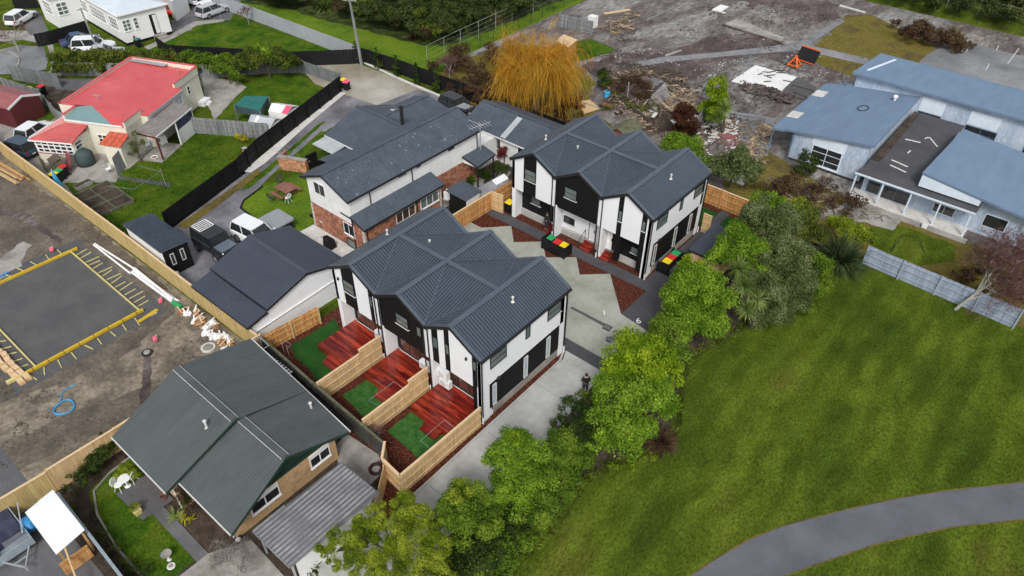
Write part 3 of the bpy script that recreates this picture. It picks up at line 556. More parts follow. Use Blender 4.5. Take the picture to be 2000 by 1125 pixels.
# ---------------------------------------------------------------- the two townhouse blocks
X0, W, L_B = -32.9, 4.338, 8.53; ZE, ZR = 5.70, 6.915; X3 = X0+3*W
def gl(x, base=0):      # roof underside height over x
    i = min(2, max(0, int((x-X0)/W))); xc = X0+(i+.5)*W
    return ZE+(ZR-ZE)*(1-abs(x-xc)/(W/2))-.16
def panel(mb, x0, x1, z0, y0, y1, ztop=None):
    xs = [x0]+[X0+k*W/2 for k in range(1, 6) if x0 < X0+k*W/2 < x1]+[x1]
    p = [(x0, z0), (x1, z0)]+[(x, ztop or gl(x)) for x in reversed(xs)]
    k = len(p); return mb.add([(x, y0, z) for x, z in p]+[(x, y1, z) for x, z in p], [tuple(range(k)), tuple(range(2*k-1, k-1, -1))]+[(i, i+k, (i+1) % k+k, (i+1) % k) for i in range(k)])
def townhouses(y0, label, front):
    y1 = y0+L_B; ym = (y0+y1)/2; yf = y0+.15; yb = y1-.15
    t = T('townhouse_block', label, 'townhouses', (X0+1.5*W, (y0+y1)/2, 0), group='black and white townhouse blocks')
    R_ = [lambda y, i=i: (X0+(i+.5)*W, y, ZR) for i in range(3)]; Vv = [lambda y, i=i: (X0+i*W, y, ZE) for i in range(1, 3)]
    ov = .13; zo = ZE-ov*(ZR-ZE)/(W/2)
    F = [([(X0-ov, y0, zo), R_[0](y0), R_[0](y1), (X0-ov, y1, zo)], (-1, 0, -.5)), ([R_[2](y0), (X3+ov, y0, zo), (X3+ov, y1, zo), R_[2](y1)], (1, 0, -.5))]
    for i in range(2):
        A_, B_, Vl = R_[i], R_[i+1], Vv[i]
        for ye, sg in ((y0, -1), (y1, 1)):
            F += [([A_(ye), Vl(ye), A_(ym)], (1, 0, -.5)), ([Vl(ye), B_(ym), A_(ym)], (0, sg, -.3)), ([Vl(ye), B_(ye), B_(ym)], (-1, 0, -.5))]
    rf = roof_part(t, F, 'roof_slate', .10, .21, .09, .055, ribm='roof_slate_rib_lit')
    c = MB()
    for i in range(3): cap(c, R_[i](y0-.02), R_[i](y1+.02), .36, .045)
    for i in range(2): cap(c, (X0+(i+.5)*W+.2, ym, ZR), (X0+(i+1.5)*W-.2, ym, ZR), .32, .05)
    for i in range(6):          # barge cappings on both gable ends
        xa, xb = X0+i*W/2, X0+(i+1)*W/2; za, zb = (ZE, ZR) if i % 2 == 0 else (ZR, ZE)
        if i == 0: xa, za = X0-ov, zo
        if i == 5: xb, zb = X3+ov, zo
        for y in (y0+.07, y1-.07): cap(c, (xa, y, za), (xb, y, zb), .22, .05)
    part(rf, 'ridge_capping', c, 'roof_slate_cap')
    v = MB()
    for i in range(2):
        for ye in (y0, y1):
            p = Vector(Vv[i](ye)); 
            for q in (R_[i](ym), R_[i+1](ym)):
                q = Vector(q); d = q-p; v.bar(p+Vector((0, 0, .035)), p+d*.97+Vector((0, 0, .035)), .07, .02)
    part(rf, 'valley_flashing', v, 'roof_slate_cap')
    fa = MB()
    for i in range(6):
        xa, xb = X0+i*W/2, X0+(i+1)*W/2; za, zb = (ZE, ZR) if i % 2 == 0 else (ZR, ZE)
        if i == 0: xa, za = X0-ov, zo
        if i == 5: xb, zb = X3+ov, zo
        for y in (y0-.02, y1+.02): fa.hexa([(xa, y-.02, za-.22), (xb, y-.02, zb-.22), (xb, y+.02, zb-.22), (xa, y+.02, za-.22), (xa, y-.02, za+.02), (xb, y-.02, zb+.02), (xb, y+.02, zb+.02), (xa, y+.02, za+.02)])
    part(t, 'fascia', fa, 'black_metal')
    g = MB()
    for x in (X0-ov-.06, X3+ov+.06): g.box(x-.06, x+.06, y0, y1, zo-.14, zo-.02)
    part(t, 'gutter', g, 'black_metal' )
    # core body
    part(t, 'wall', MB().box(X0+.12, X3-.12, yf+1.0, yb-.12, .02, 5.55), 'white_plaster')
    part(t, 'foundation', MB().box(X0+.05, X3-.05, yf+.93, yb-.05, 0, .62 if front else .62), 'conc_old')
    wh, bl = MB(), MB()
    # side wall towards the driveway (x = X3) and its black strip
    wh.box(X3-.25, X3, yf+.0, yf+.72, .02, 5.5); wh.box(X3-.2, X3, yf+.72, yb-.25, 2.95, 5.5); wh.box(X3-.2, X3, yb-.6, yb, .02, 5.5)
    bl.box(X3-.2, X3-.03, yf+.72, yb-.6, .72, 2.95)
    wh.box(X0, X0+.25, yf, yb, .02, 5.5)
    panel(wh, X0, X3, .02, yb-.1, yb)
    # fins between the units and at the ends
    for x in (X0+.02, X0+W-.02, X0+2*W-.02, X3-.34): wh.box(x, x+.3, yf+.02, yf+1.05, .02, 3.1)
    part(t, 'soffit', MB().box(X0+.3, X3-.3, yf+.1, yf+1.1, 2.86, 2.94), 'white_plaster')
    if front:
        pan = [(-32.9, -32.0, 'w', 2.9), (-32.0, -30.7, 'b', 2.9), (-30.7, -29.45, 'w', 2.9), (-29.45, -29.03, 'b', 2.9), (-29.03, -28.46, 'w', 2.9),
               (-28.46, -24.53, 'b', 2.95), (-24.53, -23.84, 'w', 2.9), (-23.84, -23.28, 'b', 2.95), (-23.28, -22.78, 'w', 2.9), (-22.78, -22.34, 'b', 2.9),
               (-22.34, -20.57, 'w', 2.95), (-20.57, -20.15, 'b', .5), (-20.15, -19.89, 'w', .02)]
    else:
        pan = [(-32.9, -31.75, 'w', 2.9), (-31.75, -30.45, 'b', 2.9), (-30.45, -28.46, 'w', 2.88), (-28.46, -24.48, 'b', 2.95), (-24.48, -22.77, 'w', 2.95),
               (-22.77, -22.33, 'b', .6), (-22.33, -20.72, 'w', 2.95), (-20.72, -20.27, 'b', .6), (-20.27, -19.89, 'w', .02)]
    for x0, x1, c_, z0 in pan:
        dd = .03 if c_ == 'b' else 0
        panel(bl if c_ == 'b' else wh, x0, x1, z0, yf+dd, yf+.3)
    # ground floor recess
    Y = yf+.98; P = (0, Y); a = (1, 0); n = (0, -1)
    if front:
        for u in range(3):
            xa = X0+u*W+.3; xb = X0+(u+1)*W-.02
            bl.box(xa, xb, Y-.03, Y+.05, .5, 2.9)
            window(t, P, a, n, xa+.25, xa+3.1, .55, 2.45, 3, 1, 'black_paint', 'glass_reddish', 'alu', .07, .04, 'sliding_door')
        for s in ((-31.93, -30.83, 4.15, 5.15, 1, 2), (-26.95, -25.82, 4.28, 5.17, 1, 2)):
            window(t, (0, yf), a, n, *s, frame='black_paint', glass='glass_grey', sill='alu', d=-.01)
        for s in ((-29.36, -29.08, 4.25, 5.13), (-25.1, -24.7, 4.28, 5.1), (-23.73, -23.3, 4.2, 5.12), (-22.7, -22.38, 4.3, 5.16), (-20.5, -20.2, 4.4, 5.17)):
            window(t, (0, yf), a, n, *s, frame='black_paint', glass='glass_grey', d=-.01, fw=.03)
    else:
        bl.box(-32.6, -29.3, Y-.03, Y+.05, .62, 2.9)
        wh.box(-28.46, -24.5, Y-.03, Y+.05, .4, 2.95); wh.box(-24.2, -22.9, Y-.03, Y+.05, .4, 2.95)
        bl.box(-23.5, -20.2, yf+.9, Y+.05, .62, 2.95)
        window(t, (0, yf), a, n, -31.62, -30.47, 4.2, 5.2, 1, 2, glass='glass_grey', sill='alu', d=-.01)
        window(t, (0, yf), a, n, -27.65, -26.48, 4.22, 5.18, 1, 2, glass='glass_grey', sill='alu', d=-.01)
        for s in ((-22.68, -22.38, 4.22, 5.15), (-20.66, -20.36, 4.27, 5.13)): window(t, (0, yf), a, n, *s, glass='glass_grey', sill='alu', d=-.01, fw=.03)
        window(t, P, a, n, -31.6, -30.6, 1.5, 2.3, 1, 1, glass='glass_grey', sill='alu', d=.04)
        window(t, P, a, n, -28.2, -27.15, 1.15, 1.77, 1, 1, glass='glass', sill='alu', d=.04)
        window(t, P, a, n, -21.75, -20.8, 1.28, 1.9, 1, 1, glass='glass_grey', sill='alu', d=.12)
        door(t, P, a, n, -25.72, -25.0, .55, 2.5, d=.04, frame='black_paint'); door(t, P, a, n, -24.15, -23.35, .55, 2.5, d=.04, frame='black_paint'); door(t, P, a, n, -29.7, -28.95, .55, 2.4, 'black_paint', d=.04)
        st = MB().box(-32.6, -20.2, Y-.2, Y-.02, 0, .58)
        part(t, 'plinth', st, 'conc_lane')
    part(t, 'white_cladding', wh, 'white_plaster'); part(t, 'black_cladding', bl, 'black_clad')
    # side windows
    P = (X3, 0); a = (0, 1); n = (1, 0)
    for s in ((.95, 2.4), (6.35, 7.75)): window(t, P, a, n, y0+s[0], y0+s[1], 4.2, 5.15, 1, 2, glass='glass_grey', sill='alu', d=-.0)
    window(t, P, a, n, y0+4.2, y0+4.62, 4.22, 5.2, 1, 1, glass='glass_grey', sill=None, fw=.04)
    for s in ((1.15, 1.5), (4.12, 4.5), (6.42, 6.8)): window(t, P, a, n, y0+s[0], y0+s[1], .85, 2.65, 1, 1, 'alu', 'glass_pale' if front else 'glass_grey', None, .05, -.02)
    for x in (X0+W, X0+2*W):
        downpipe(t, x-.24, yf-.06, .1, 5.55); downpipe(t, x+.12, yf-.06, .1, 5.55)
        part(t, 'rainwater_head', MB().box(x-.28, x+.16, yf-.14, yf-.01, 5.42, 5.6), 'black_metal')
        downpipe(t, x, yf-.10, 0, .5, 'pipe_white')
    downpipe(t, X3+.06, yf+.03, .6, 5.45); downpipe(t, X3+.07, yf+.03, 0, .62, 'pipe_white'); downpipe(t, X3+.06, yb-.05, .6, 5.45); downpipe(t, X3+.07, yb-.05, 0, .62, 'pipe_white')
    vent(t, X3-1.2, y0+4.4, ZE+.75); vent(t, X0+W-.3, y0+4.9+(-1.6 if not front else .3), ZE+.75); vent(t, X0+.8, y0+4.4 if front else y0+3.4, ZE+.5)
    if front:
        for x in (-32.3, -20.95): part(t, 'wall_light', MB().lathe((x, yf-.08, 4.95 if x < -30 else 5.05), [(.07, -.1), (.08, 0), (.05, .1)], 10), 'black_metal')
    part(t, 'meter_box', MB().box(X3, X3+.12, y0+1.55, y0+1.75, 2.85, 3.05), 'black_metal')
    return t
townhouses(21.1, 'near two-storey townhouse block with three dark gables and red timber decks', True)
townhouses(39.4, 'rear two-storey townhouse block with three dark gables facing the concrete court', False)
# timber decks of the near block
for i, (x0, x1, yd, sx, lb) in enumerate(((-32.6, -28.9, 18.85, (-31.4, -30.1), 'glossy red timber deck nearest the garage, under the left gable'),
                              (-28.25, -24.75, 19.1, (-26.6, -25.2), 'red timber deck between two pine fences, under the middle black gable'),
                              (-23.95, -20.0, 19.1, (-22.5, -21.2), 'red timber deck under the gable nearest the driveway'))):
    t = T('timber_deck', lb, 'deck', ((x0+x1)/2, (yd+22)/2, 0), group='timber decks of the near townhouses')
    mb = MB(); y = 22.12; k = 0
    while y > yd+.07:
        xs = [x0]; x = x0+random.uniform(.6, 2.2)
        while x < x1-.5: xs.append(x); x += random.uniform(1.1, 2.4)
        xs.append(x1)
        for j in range(len(xs)-1): mb.box(xs[j]+.003, xs[j+1]-.003, y-.13, y, .46, .5)
        y -= .137
    part(t, 'deck_boards', mb, 'decking')
    part(t, 'fascia_board', MB().box(x0+.02, x1-.02, yd, yd+.03, .05, .46).box(x0, x0+.03, yd+.03, 22.1, .05, .46), 'decking')
    for k in range(2):
        part(t, 'step', MB().box(sx[0], sx[1], yd-.33*(k+1), yd-.33*k-.005, .02, .5-.165*(k+1)), 'decking')
# heat pumps
def heatpump(x, y, z, lb):
    t = T('heat_pump', lb, 'heat pump', (x, y, z), group='outdoor heat pump units on the decks')
    part(t, 'casing', MB().box(x-.42, x+.42, y-.16, y+.16, z+.1, z+.72), 'white_plaster')
    part(t, 'fan_grille', MB().tube([(x-.1, y-.165, z+.4), (x-.1, y-.185, z+.4)], .24, 20), 'alu')
    part(t, 'bracket', MB().bar((x-.35, y-.1, z), (x-.35, y-.1, z+.1), .04, .04, (0, 1, 0)).bar((x+.35, y-.1, z), (x+.35, y-.1, z+.1), .04, .04, (0, 1, 0)), 'black_metal')
heatpump(-23.5, 21.7, 1.25, 'white heat pump stacked above another beside the deck nearest the driveway')
heatpump(-23.35, 21.7, .52, 'white heat pump standing on the deck nearest the driveway, below another unit')
heatpump(-25.1, 21.7, .9, 'white heat pump behind the fence end on the middle deck')
heatpump(-29.35, 21.7, .9, 'white heat pump behind the fence end on the glossy deck by the garage')
# entry steps with rails at the rear block
for x0, x1, lb in ((-25.9, -25.0, 'red timber entry steps left of the tall white fin'), (-24.15, -23.1, 'red timber entry steps in front of the white door right of the fin'), (-29.6, -28.8, 'red timber entry steps behind the black screened bins')):
    t = T('entry_steps', lb, 'steps', ((x0+x1)/2, 40, 0), group='red timber entry steps of the rear townhouses')
    for k in range(3): part(t, 'step', MB().box(x0, x1, 39.5+.32*k, 40.42, .02 if k == 0 else .17*k, .17*(k+1)), 'decking')
    xr = x0-.04 if x0 != -24.15 else x1+.04
    part(t, 'handrail', MB().tube([(xr, 39.55, .05), (xr, 39.55, .95), (xr, 40.35, 1.45), (xr, 40.35, .5)], .025, 6), 'black_metal')
# ---------------------------------------------------------------- garage
t = T('garage', 'large garage with dark corrugated gable roof and lean-to, white end wall', 'garage', (-40, 21, 0))
def gable_faces(x0, x1, y0, y1, ze, zr, axis):
    if axis == 'y':
        m = (x0+x1)/2; return [([(x0, y0, ze), (m, y0, zr), (m, y1, zr), (x0, y1, ze)], (-1, 0, -.4)), ([(m, y0, zr), (x1, y0, ze), (x1, y1, ze), (m, y1, zr)], (1, 0, -.4))]
    m = (y0+y1)/2; return [([(x0, y0, ze), (x1, y0, ze), (x1, m, zr), (x0, m, zr)], (0, -1, -.4)), ([(x0, m, zr), (x1, m, zr), (x1, y1, ze), (x0, y1, ze)], (0, 1, -.4))]
def ridge_ends(x0, x1, y0, y1, zr, axis):
    return ((((x0+x1)/2, y0, zr), ((x0+x1)/2, y1, zr)) if axis == 'y' else ((x0, (y0+y1)/2, zr), (x1, (y0+y1)/2, zr)))
def fascia_box(par, F, m, h=.16, name='fascia'):
    """boards under the outer roof edges"""
    mb = MB(); edges = {}
    for poly, _ in F:
        k = len(poly)
        for i in range(k):
            a, b = poly[i], poly[(i+1) % k]; key = tuple(sorted((tuple(round(v, 2) for v in a), tuple(round(v, 2) for v in b)))); edges.setdefault(key, []).append((a, b))
    for e in edges.values():
        if len(e) == 1:
            a, b = e[0]; mb.bar((a[0], a[1], a[2]-.10), (b[0], b[1], b[2]-.10), .05, h)
    part(par, name, mb, m)
# garage
F = gable_faces(-42.45, -35.75, 17.6, 24.5, 2.7, 3.66, 'x'); lt = [([(-42.5, 15.95, 2.12), (-35.8, 15.95, 2.12), (-35.8, 17.58, 2.46), (-42.5, 17.58, 2.46)], (0, -1, -.2))]
part(t, 'wall', gable_body(MB(), -42.3, -35.95, 17.75, 24.35, 0, 2.62, 3.55, 'x').box(-42.3, -35.97, 16.35, 17.75, 0, 2.02), 'white_plaster')
rf = roof_part(t, F, 'roof_navy', .08, .2, .09, .045, ribm='roof_navy_rib'); part(rf, 'ridge_capping', cap(MB(), *ridge_ends(-42.45, -35.75, 17.6, 24.5, 3.66, 'x'), w=.36), 'roof_navy_cap')
roof_part(t, lt, 'roof_navy', .08, .2, .09, .045, 'lean_to_roof', 'roof_navy_rib'); fascia_box(t, F+lt, 'black_metal', .14)
part(t, 'waste_pipe', MB().tube([(-35.88, 16.4, 1.35), (-35.88, 23.4, 1.62)], .05, 8), 'pipe_white')
window(t, (-35.95, 0), (0, 1), (1, 0), 23.2, 23.9, 1.7, 2.5, 1, 1)
# ---------------------------------------------------------------- black clad cabin with metal roof
t = T('cabin', 'small black cabin with grey metal roof and two narrow windows by the pine fence', 'cabin', (-49.6, 17.5, 0))
F = [([(-52.3, 16.4, 2.65), (-47.0, 16.4, 2.65), (-47.2, 18.6, 2.5), (-52.3, 18.6, 2.5)], (1, 0, -.01))]
F = [([(-52.35, 16.35, 2.66), (-47.0, 16.35, 2.66), (-47.0, 18.65, 2.52), (-52.35, 18.65, 2.52)], (1, 0, -.01))]
part(t, 'wall', MB().box(-52.2, -47.15, 16.5, 18.5, .1, 2.48), 'black_clad'); part(t, 'side_cladding', MB().box(-52.22, -47.13, 16.44, 16.5, .1, 2.5), 'white_old')
roof_part(t, F, 'roof_slate', .08, .18, .07, .04); fascia_box(t, F, 'roof_slate_cap', .12)
for s in (16.95, 17.75): window(t, (-47.15, 0), (0, 1), (1, 0), s, s+.32, .95, 1.95, 1, 1, 'alu', 'glass')
# ---------------------------------------------------------------- brick house
t = T('brick_house', 'two-storey house with dark spotted metal roof, white upper storey and red brick below', 'house', (-41.7, 35, 0))
HX0, HX1, HY0, HY1 = -44.3, -39.25, 27.9, 42.3; F = gable_faces(-44.7, -38.95, 27.55, 42.6, 4.82, 6.02, 'y')
part(t, 'upper_wall', gable_body(MB(), HX0, HX1, HY0, HY1, 2.45, 4.85, 5.88, 'y'), 'white_old')
part(t, 'brick_wall', MB().box(HX0-.02, HX1+.02, HY0-.02, HY1, .12, 2.45).prism([(HX1+.02, HY0-.02), (-37.95, HY0-.02), (-37.95, 36.3), (HX1+.02, 36.3)], .12, 2.45).hexa([(HX1, HY0, 2.4), (-38, HY0, 2.4), (-38, 36.28, 2.4), (HX1, 36.28, 2.4), (HX1, HY0, 3.0), (-38, HY0, 2.5), (-38, 36.28, 2.5), (HX1, 36.28, 3.0)]), 'red_brick')
part(t, 'foundation', MB().box(HX0+.02, -38, HY0+.03, HY1-.05, 0, .12), 'conc_old')
rf = roof_part(t, F, 'roof_worn', .10, .45, .05, .012); part(rf, 'ridge_capping', cap(MB(), *ridge_ends(-44.7, -38.95, 27.55, 42.6, 6.02, 'y'), w=.3, rise=.02), 'roof_worn')
lt = [([(-39.2, 27.75, 3.3), (-37.65, 27.75, 2.72), (-37.65, 36.45, 2.72), (-39.2, 36.45, 3.3)], (1, 0, -.3))]
roof_part(t, lt, 'roof_worn', .08, .45, .05, .012, 'lean_to_roof'); fascia_box(t, F+lt, 'black_metal', .17)
q = MB()
for k in range(11):
    e = .1 if k % 2 else .18; q.box(-37.95-e, -37.93, HY0-.05, HY0+.0+e, .14+k*.2, .14+k*.2+.17); q.box(HX0-.05, HX0+e, HY0-.05, HY0+e, .14+k*.2, .14+k*.2+.17); q.box(-37.95-e, -37.93, 36.3-e, 36.33, .14+k*.2, .14+k*.2+.17)
part(t, 'quoins', q, 'quoin')
window(t, (0, HY0), (1, 0), (0, -1), -43.45, -42.1, 3.65, 4.75, 2, 1, 'white_old', 'glass', None); window(t, (0, HY0), (1, 0), (0, -1), -40.35, -39.1, 1.25, 2.35, 2, 1, 'white_paint', 'glass', 'white_paint', d=.02)
window(t, (0, HY0), (1, 0), (0, -1), -40.2, -39.1, .05, .85, 1, 1, 'black_paint', 'glass_grey', None, d=.03)
for s in (31.2, 34.9): window(t, (-37.95, 0), (0, 1), (1, 0), s if s < 32 else 33.9, (s if s < 32 else 33.9)+2.1, 1.3, 2.3, 3, 1, 'white_paint', 'glass_grey' if s > 32 else 'glass_reddish', 'white_paint', bars=.06)
for s in ((32.9, 33.9, 4.2, 4.62), (34.9, 35.5, 4.2, 4.62), (38.6, 39.5, 4.15, 4.6)): window(t, (HX1, 0), (0, 1), (1, 0), *s, 1, 1, 'white_old', 'glass_grey' if s[0] < 33 else 'glass')
downpipe(t, HX1+.06, 29.9, 3.2, 4.75); downpipe(t, HX1+.06, 34.4, 3.1, 4.75); downpipe(t, -39.15, HY0-.08, .3, 3.1); downpipe(t, -37.88, 28.15, .3, 2.6); downpipe(t, HX1+.1, 42.2, .3, 4.6); downpipe(t, -37.88, 33.5, .3, 2.6)
part(t, 'pipe_arm', MB().tube([(-39.15, HY0-.1, 3.05), (-40.4, HY0-.1, 3.12)], .05, 8), 'black_metal')
sc = MB()
random.seed(3)
for k in range(80):       # bird droppings and lichen on the roof, as small flakes
    y = random.uniform(27.9, 40); u = random.betavariate(1.2, 1.2); x = -41.82+u*2.8; z = 6.02-u*2.8*.417+.012; r = random.choice((.012, .018, .02, .04)); l_ = r*random.uniform(1, 2.6)
    sc.add([(x-l_, y-r, z+l_*.417), (x+l_, y-r, z-l_*.417), (x+l_*.8, y+r, z-l_*.8*.417), (x-l_, y+r*.7, z+l_*.417)], [(0, 1, 2, 3)])
part(t, 'lichen_spots', sc, 'conc_old')
# entry canopy and verandah of the brick house
F = [([(-39.2, 40.3, 3.05), (-38.4, 40.3, 2.95), (-37.6, 40.5, 2.55), (-37.9, 43.2, 2.55), (-39.2, 43.0, 3.05)], (1, 0, -.3))]
roof_part(t, F, 'roof_worn', .08, .45, .05, .012, 'canopy_roof'); fascia_box(t, F, 'black_metal', .14)
part(t, 'canopy_gable', MB().add([(-39.2, 40.4, 2.9), (-39.2, 40.4, 2.4), (-37.8, 40.5, 2.4)], [(0, 1, 2)]), 'white_paint')
for p in ((-37.8, 40.7), (-38.0, 43.0)): part(t, 'post', MB().box(p[0]-.05, p[0]+.05, p[1]-.05, p[1]+.05, 0, 2.5), 'black_metal')
part(t, 'porch_roof', MB().slab([(-45.3, 28.6, 2.3), (-44.3, 28.6, 2.45), (-44.3, 31, 2.45), (-45.3, 31, 2.3)], .06), 'polycarb')
for y in (28.7, 30.9): part(t, 'post', MB().box(-45.25, -45.13, y-.06, y+.06, 0, 2.25), 'black_metal')
part(t, 'porch_step', MB().box(-45.5, -44.35, 28.4, 31, 0, .35).box(-45.8, -45.5, 28.4, 31, 0, .18), 'black_paint')
# single storey wings behind
F = [([(-52.0, 35.5, 2.6), (-44.6, 35.5, 2.6), (-44.6, 39.6, 3.95), (-52.0, 39.6, 3.95)], (0, -1, -.35)), ([(-52.0, 39.6, 3.95), (-44.6, 39.6, 3.95), (-44.6, 43.6, 2.6), (-52.0, 43.6, 2.6)], (0, 1, -.35))]
rf = roof_part(t, F, 'roof_worn', .08, .45, .05, .012, 'wing_roof'); cp = cap(MB(), (-52, 39.6, 3.95), (-44.6, 39.6, 3.95), .3, .02)
F2 = gable_faces(-52.0, -45.4, 40.2, 46.4, 2.6, 3.9, 'y'); F2 = [([(-51.6, 42.5, 2.6), (-48.6, 42.0, 3.9), (-48.6, 45.6, 3.9), (-51.6, 46.5, 2.6)], (-1, 0, -.4)), ([(-48.6, 39.9, 3.9), (-45.2, 40.2, 2.6), (-45.2, 46.4, 2.6), (-48.6, 45.6, 3.9)], (1, 0, -.4))]
roof_part(t, F2, 'roof_worn', .08, .45, .05, .012, 'wing_roof'); cap(cp, (-48.6, 40.0, 3.9), (-48.6, 45.6, 3.9), .3, .02); part(rf, 'ridge_capping', cp, 'roof_worn')
F3 = gable_faces(-43.9, -34.6, 45.4, 51.1, 2.75, 3.95, 'x'); rf = roof_part(t, F3, 'roof_worn', .08, .45, .05, .012, 'wing_roof')
part(rf, 'ridge_capping', cap(MB(), (-43.9, 48.25, 3.95), (-34.6, 48.25, 3.95), .3, .02), 'roof_worn')
part(rf, 'skylight', MB().slab([(-39.3, 45.45, 2.84), (-38.7, 45.45, 2.84), (-38.7, 47.9, 3.88), (-39.3, 47.9, 3.88)], .03), 'polycarb')
fascia_box(t, F+F2+F3, 'white_old', .14)
part(t, 'wing_wall', MB().box(-51.7, -44.3, 35.8, 43.3, 0, 2.5).box(-51.2, -45.4, 43.3, 46.2, 0, 2.5).box(-43.7, -34.9, 45.7, 50.8, 0, 2.65).box(-44.2, -40, 42.3, 45.7, 0, 2.5), 'white_old')
window(t, (0, 45.7), (1, 0), (0, -1), -41.4, -39.4, 1.3, 2.5, 4, 1, 'white_paint', 'glass'); window(t, (0, 45.7), (1, 0), (0, -1), -37.4, -36.2, 1.1, 2.4, 1, 1, 'white_paint', 'glass')
F = [([(-51.8, 33.9, 2.4), (-49.0, 33.9, 2.4), (-49.0, 35.5, 2.55), (-51.8, 35.5, 2.55)], (0, -1, -.1))]
roof_part(t, F, 'polycarb', .04, .3, .04, .02, 'carport_roof'); part(t, 'carport_wall', MB().box(-51.6, -49, 35.3, 35.4, 0, 2.4).box(-49.4, -49.3, 32.5, 35.3, 0, 2.2), 'black_paint')
roof_part(t, [([(-49.2, 32.6, 2.35), (-44.6, 32.6, 2.9), (-44.6, 35.5, 2.9), (-49.2, 35.5, 2.35)], (-1, 0, -.1))], 'roof_worn', .05, .5, .05, .012, 'carport_roof')
part(t, 'chimney_flue', MB().lathe((-45.9, 39.7, 3.8), [(.16, 0), (.16, 1.9), (.2, 1.9), (.2, 2.02), (.12, 2.05)], 14), 'black_metal')
part(t, 'red_batten', MB().bar((-47.0, 34.6, 2.75), (-45.6, 34.4, 2.92), .08, .05), 'pink')
# television aerial
t = T('tv_aerial', 'white television aerial on a pole at the brick house corner', 'aerial', (-38.9, 42.2, 0)); ax, ay, az = -38.85, 42.3, 5.2
part(t, 'mast', MB().tube([(ax, ay, 0), (ax, ay, az+.3)], .05, 8), 'steel'); part(t, 'boom', MB().tube([(ax-.3, ay-1.1, az+.1), (ax+.3, ay+1.0, az+.2)], .03, 6).tube([(ax-1.5, ay+.1, az+.15), (ax+.2, ay, az+.2)], .03, 6), 'steel')
e_ = MB()
for k in range(7): y = ay-.9+k*.28; x = ax-.26+k*.075; e_.tube([(x-.55, y+.15, az+.15), (x+.55, y-.15, az+.15)], .02, 5)
part(t, 'elements', e_, 'steel')
# small sheds between the brick house and the court
t = T('garden_shed', 'small dark roofed shed with white side next to the brick house', 'shed', (-36.3, 37.5, 0)); F = [([(-37.55, 36.4, 2.2), (-35.15, 36.3, 2.2), (-35.15, 38.3, 2.2), (-37.55, 38.5, 2.2)], (0, -1, -.01))]
roof_part(t, F, 'roof_worn', .06, .4, .04, .012); part(t, 'wall', MB().box(-37.35, -35.35, 36.6, 38.2, 0, 2.14), 'black_paint'); part(t, 'side_cladding', MB().box(-35.35, -35.3, 36.6, 38.2, 0, 2.14), 'white_old')
t = T('lean_to', 'low grey lean-to with a white sheet on its roof behind the pine fence', 'lean-to', (-35.4, 40, 0)); F = [([(-35.95, 38.4, 2.0), (-34.95, 38.1, 1.7), (-34.85, 41.6, 1.7), (-35.75, 41.9, 2.0)], (1, 0, -.3))]
roof_part(t, F, 'roof_grey', .05, .25, .05, .02); part(t, 'wall', MB().box(-35.75, -35.05, 38.4, 41.6, 0, 1.65), 'white_old')
part(t, 'white_sheet', MB().slab([(-35.8, 40.3, 2.03), (-35.2, 40.2, 1.84), (-35.1, 41.7, 1.84), (-35.7, 41.8, 2.03)], .02), 'white_paint')
# ---------------------------------------------------------------- green roofed house
t = T('green_roof_house', 'single-storey tan brick house with dark green metal roof beside the timber fences', 'house', (-29, 10.4, 0))
F = [([(-33.65, 5.75, 2.42), (-28.05, 5.75, 2.42), (-28.15, 10.35, 3.95), (-34.15, 10.4, 3.95)], (0, -1, -.3)), ([(-34.15, 10.4, 3.95), (-28.15, 10.35, 3.95), (-28.1, 14.85, 2.5), (-34.5, 15.35, 2.42)], (0, 1, -.3)),
     ([(-28.15, 6.55, 2.42), (-23.35, 6.55, 2.42), (-24.15, 10.7, 3.72), (-28.15, 10.7, 3.72)], (0, -1, -.3)), ([(-28.12, 10.7, 3.72), (-24.15, 10.7, 3.72), (-23.85, 14.5, 2.46), (-28.1, 14.86, 2.48)], (0, 1, -.3))]
rf = roof_part(t, F, 'roof_green', .09, .19, .05, .025, ribm='roof_green_rib')
mb = cap(MB(), (-34.1, 10.4, 3.95), (-28.2, 10.36, 3.95), .42, .02); cap(mb, (-28.15, 10.7, 3.72), (-24.2, 10.7, 3.72), .42, .02); part(rf, 'ridge_capping', mb, 'roof_green')
for dy in (-.22, .22): part(rf, 'ridge_edge', MB().bar((-34.1, 10.4+dy, 3.96), (-28.2, 10.36+dy, 3.96), .035, .03), 'alu'); part(rf, 'ridge_edge', MB().bar((-28.1, 10.7+dy, 3.73), (-24.2, 10.7+dy, 3.73), .035, .03), 'alu')
fascia_box(t, F, 'green_trim', .18)
part(t, 'wall', MB().box(-33.2, -28.4, 6.3, 14.6, 0, 2.4).box(-28.4, -24.6, 7.05, 13.95, 0, 2.35), 'tan_brick')
part(t, 'green_gable', MB().prism([(-24.7, 7.05), (-24.56, 7.05), (-24.56, 13.95), (-24.7, 13.95)], 2.0, 2.36).add([(-24.56, 7.05, 2.3), (-24.56, 13.95, 2.3), (-24.56, 10.6, 3.58), (-24.7, 7.05, 2.3), (-24.7, 13.95, 2.3), (-24.7, 10.6, 3.58)], [(0, 1, 2), (5, 4, 3), (0, 2, 5, 3), (2, 1, 4, 5)]).add([(-28.42, 6.9, 2.3), (-28.42, 10.4, 2.4), (-28.42, 10.4, 3.85)], [(0, 1, 2)]), 'green_trim')
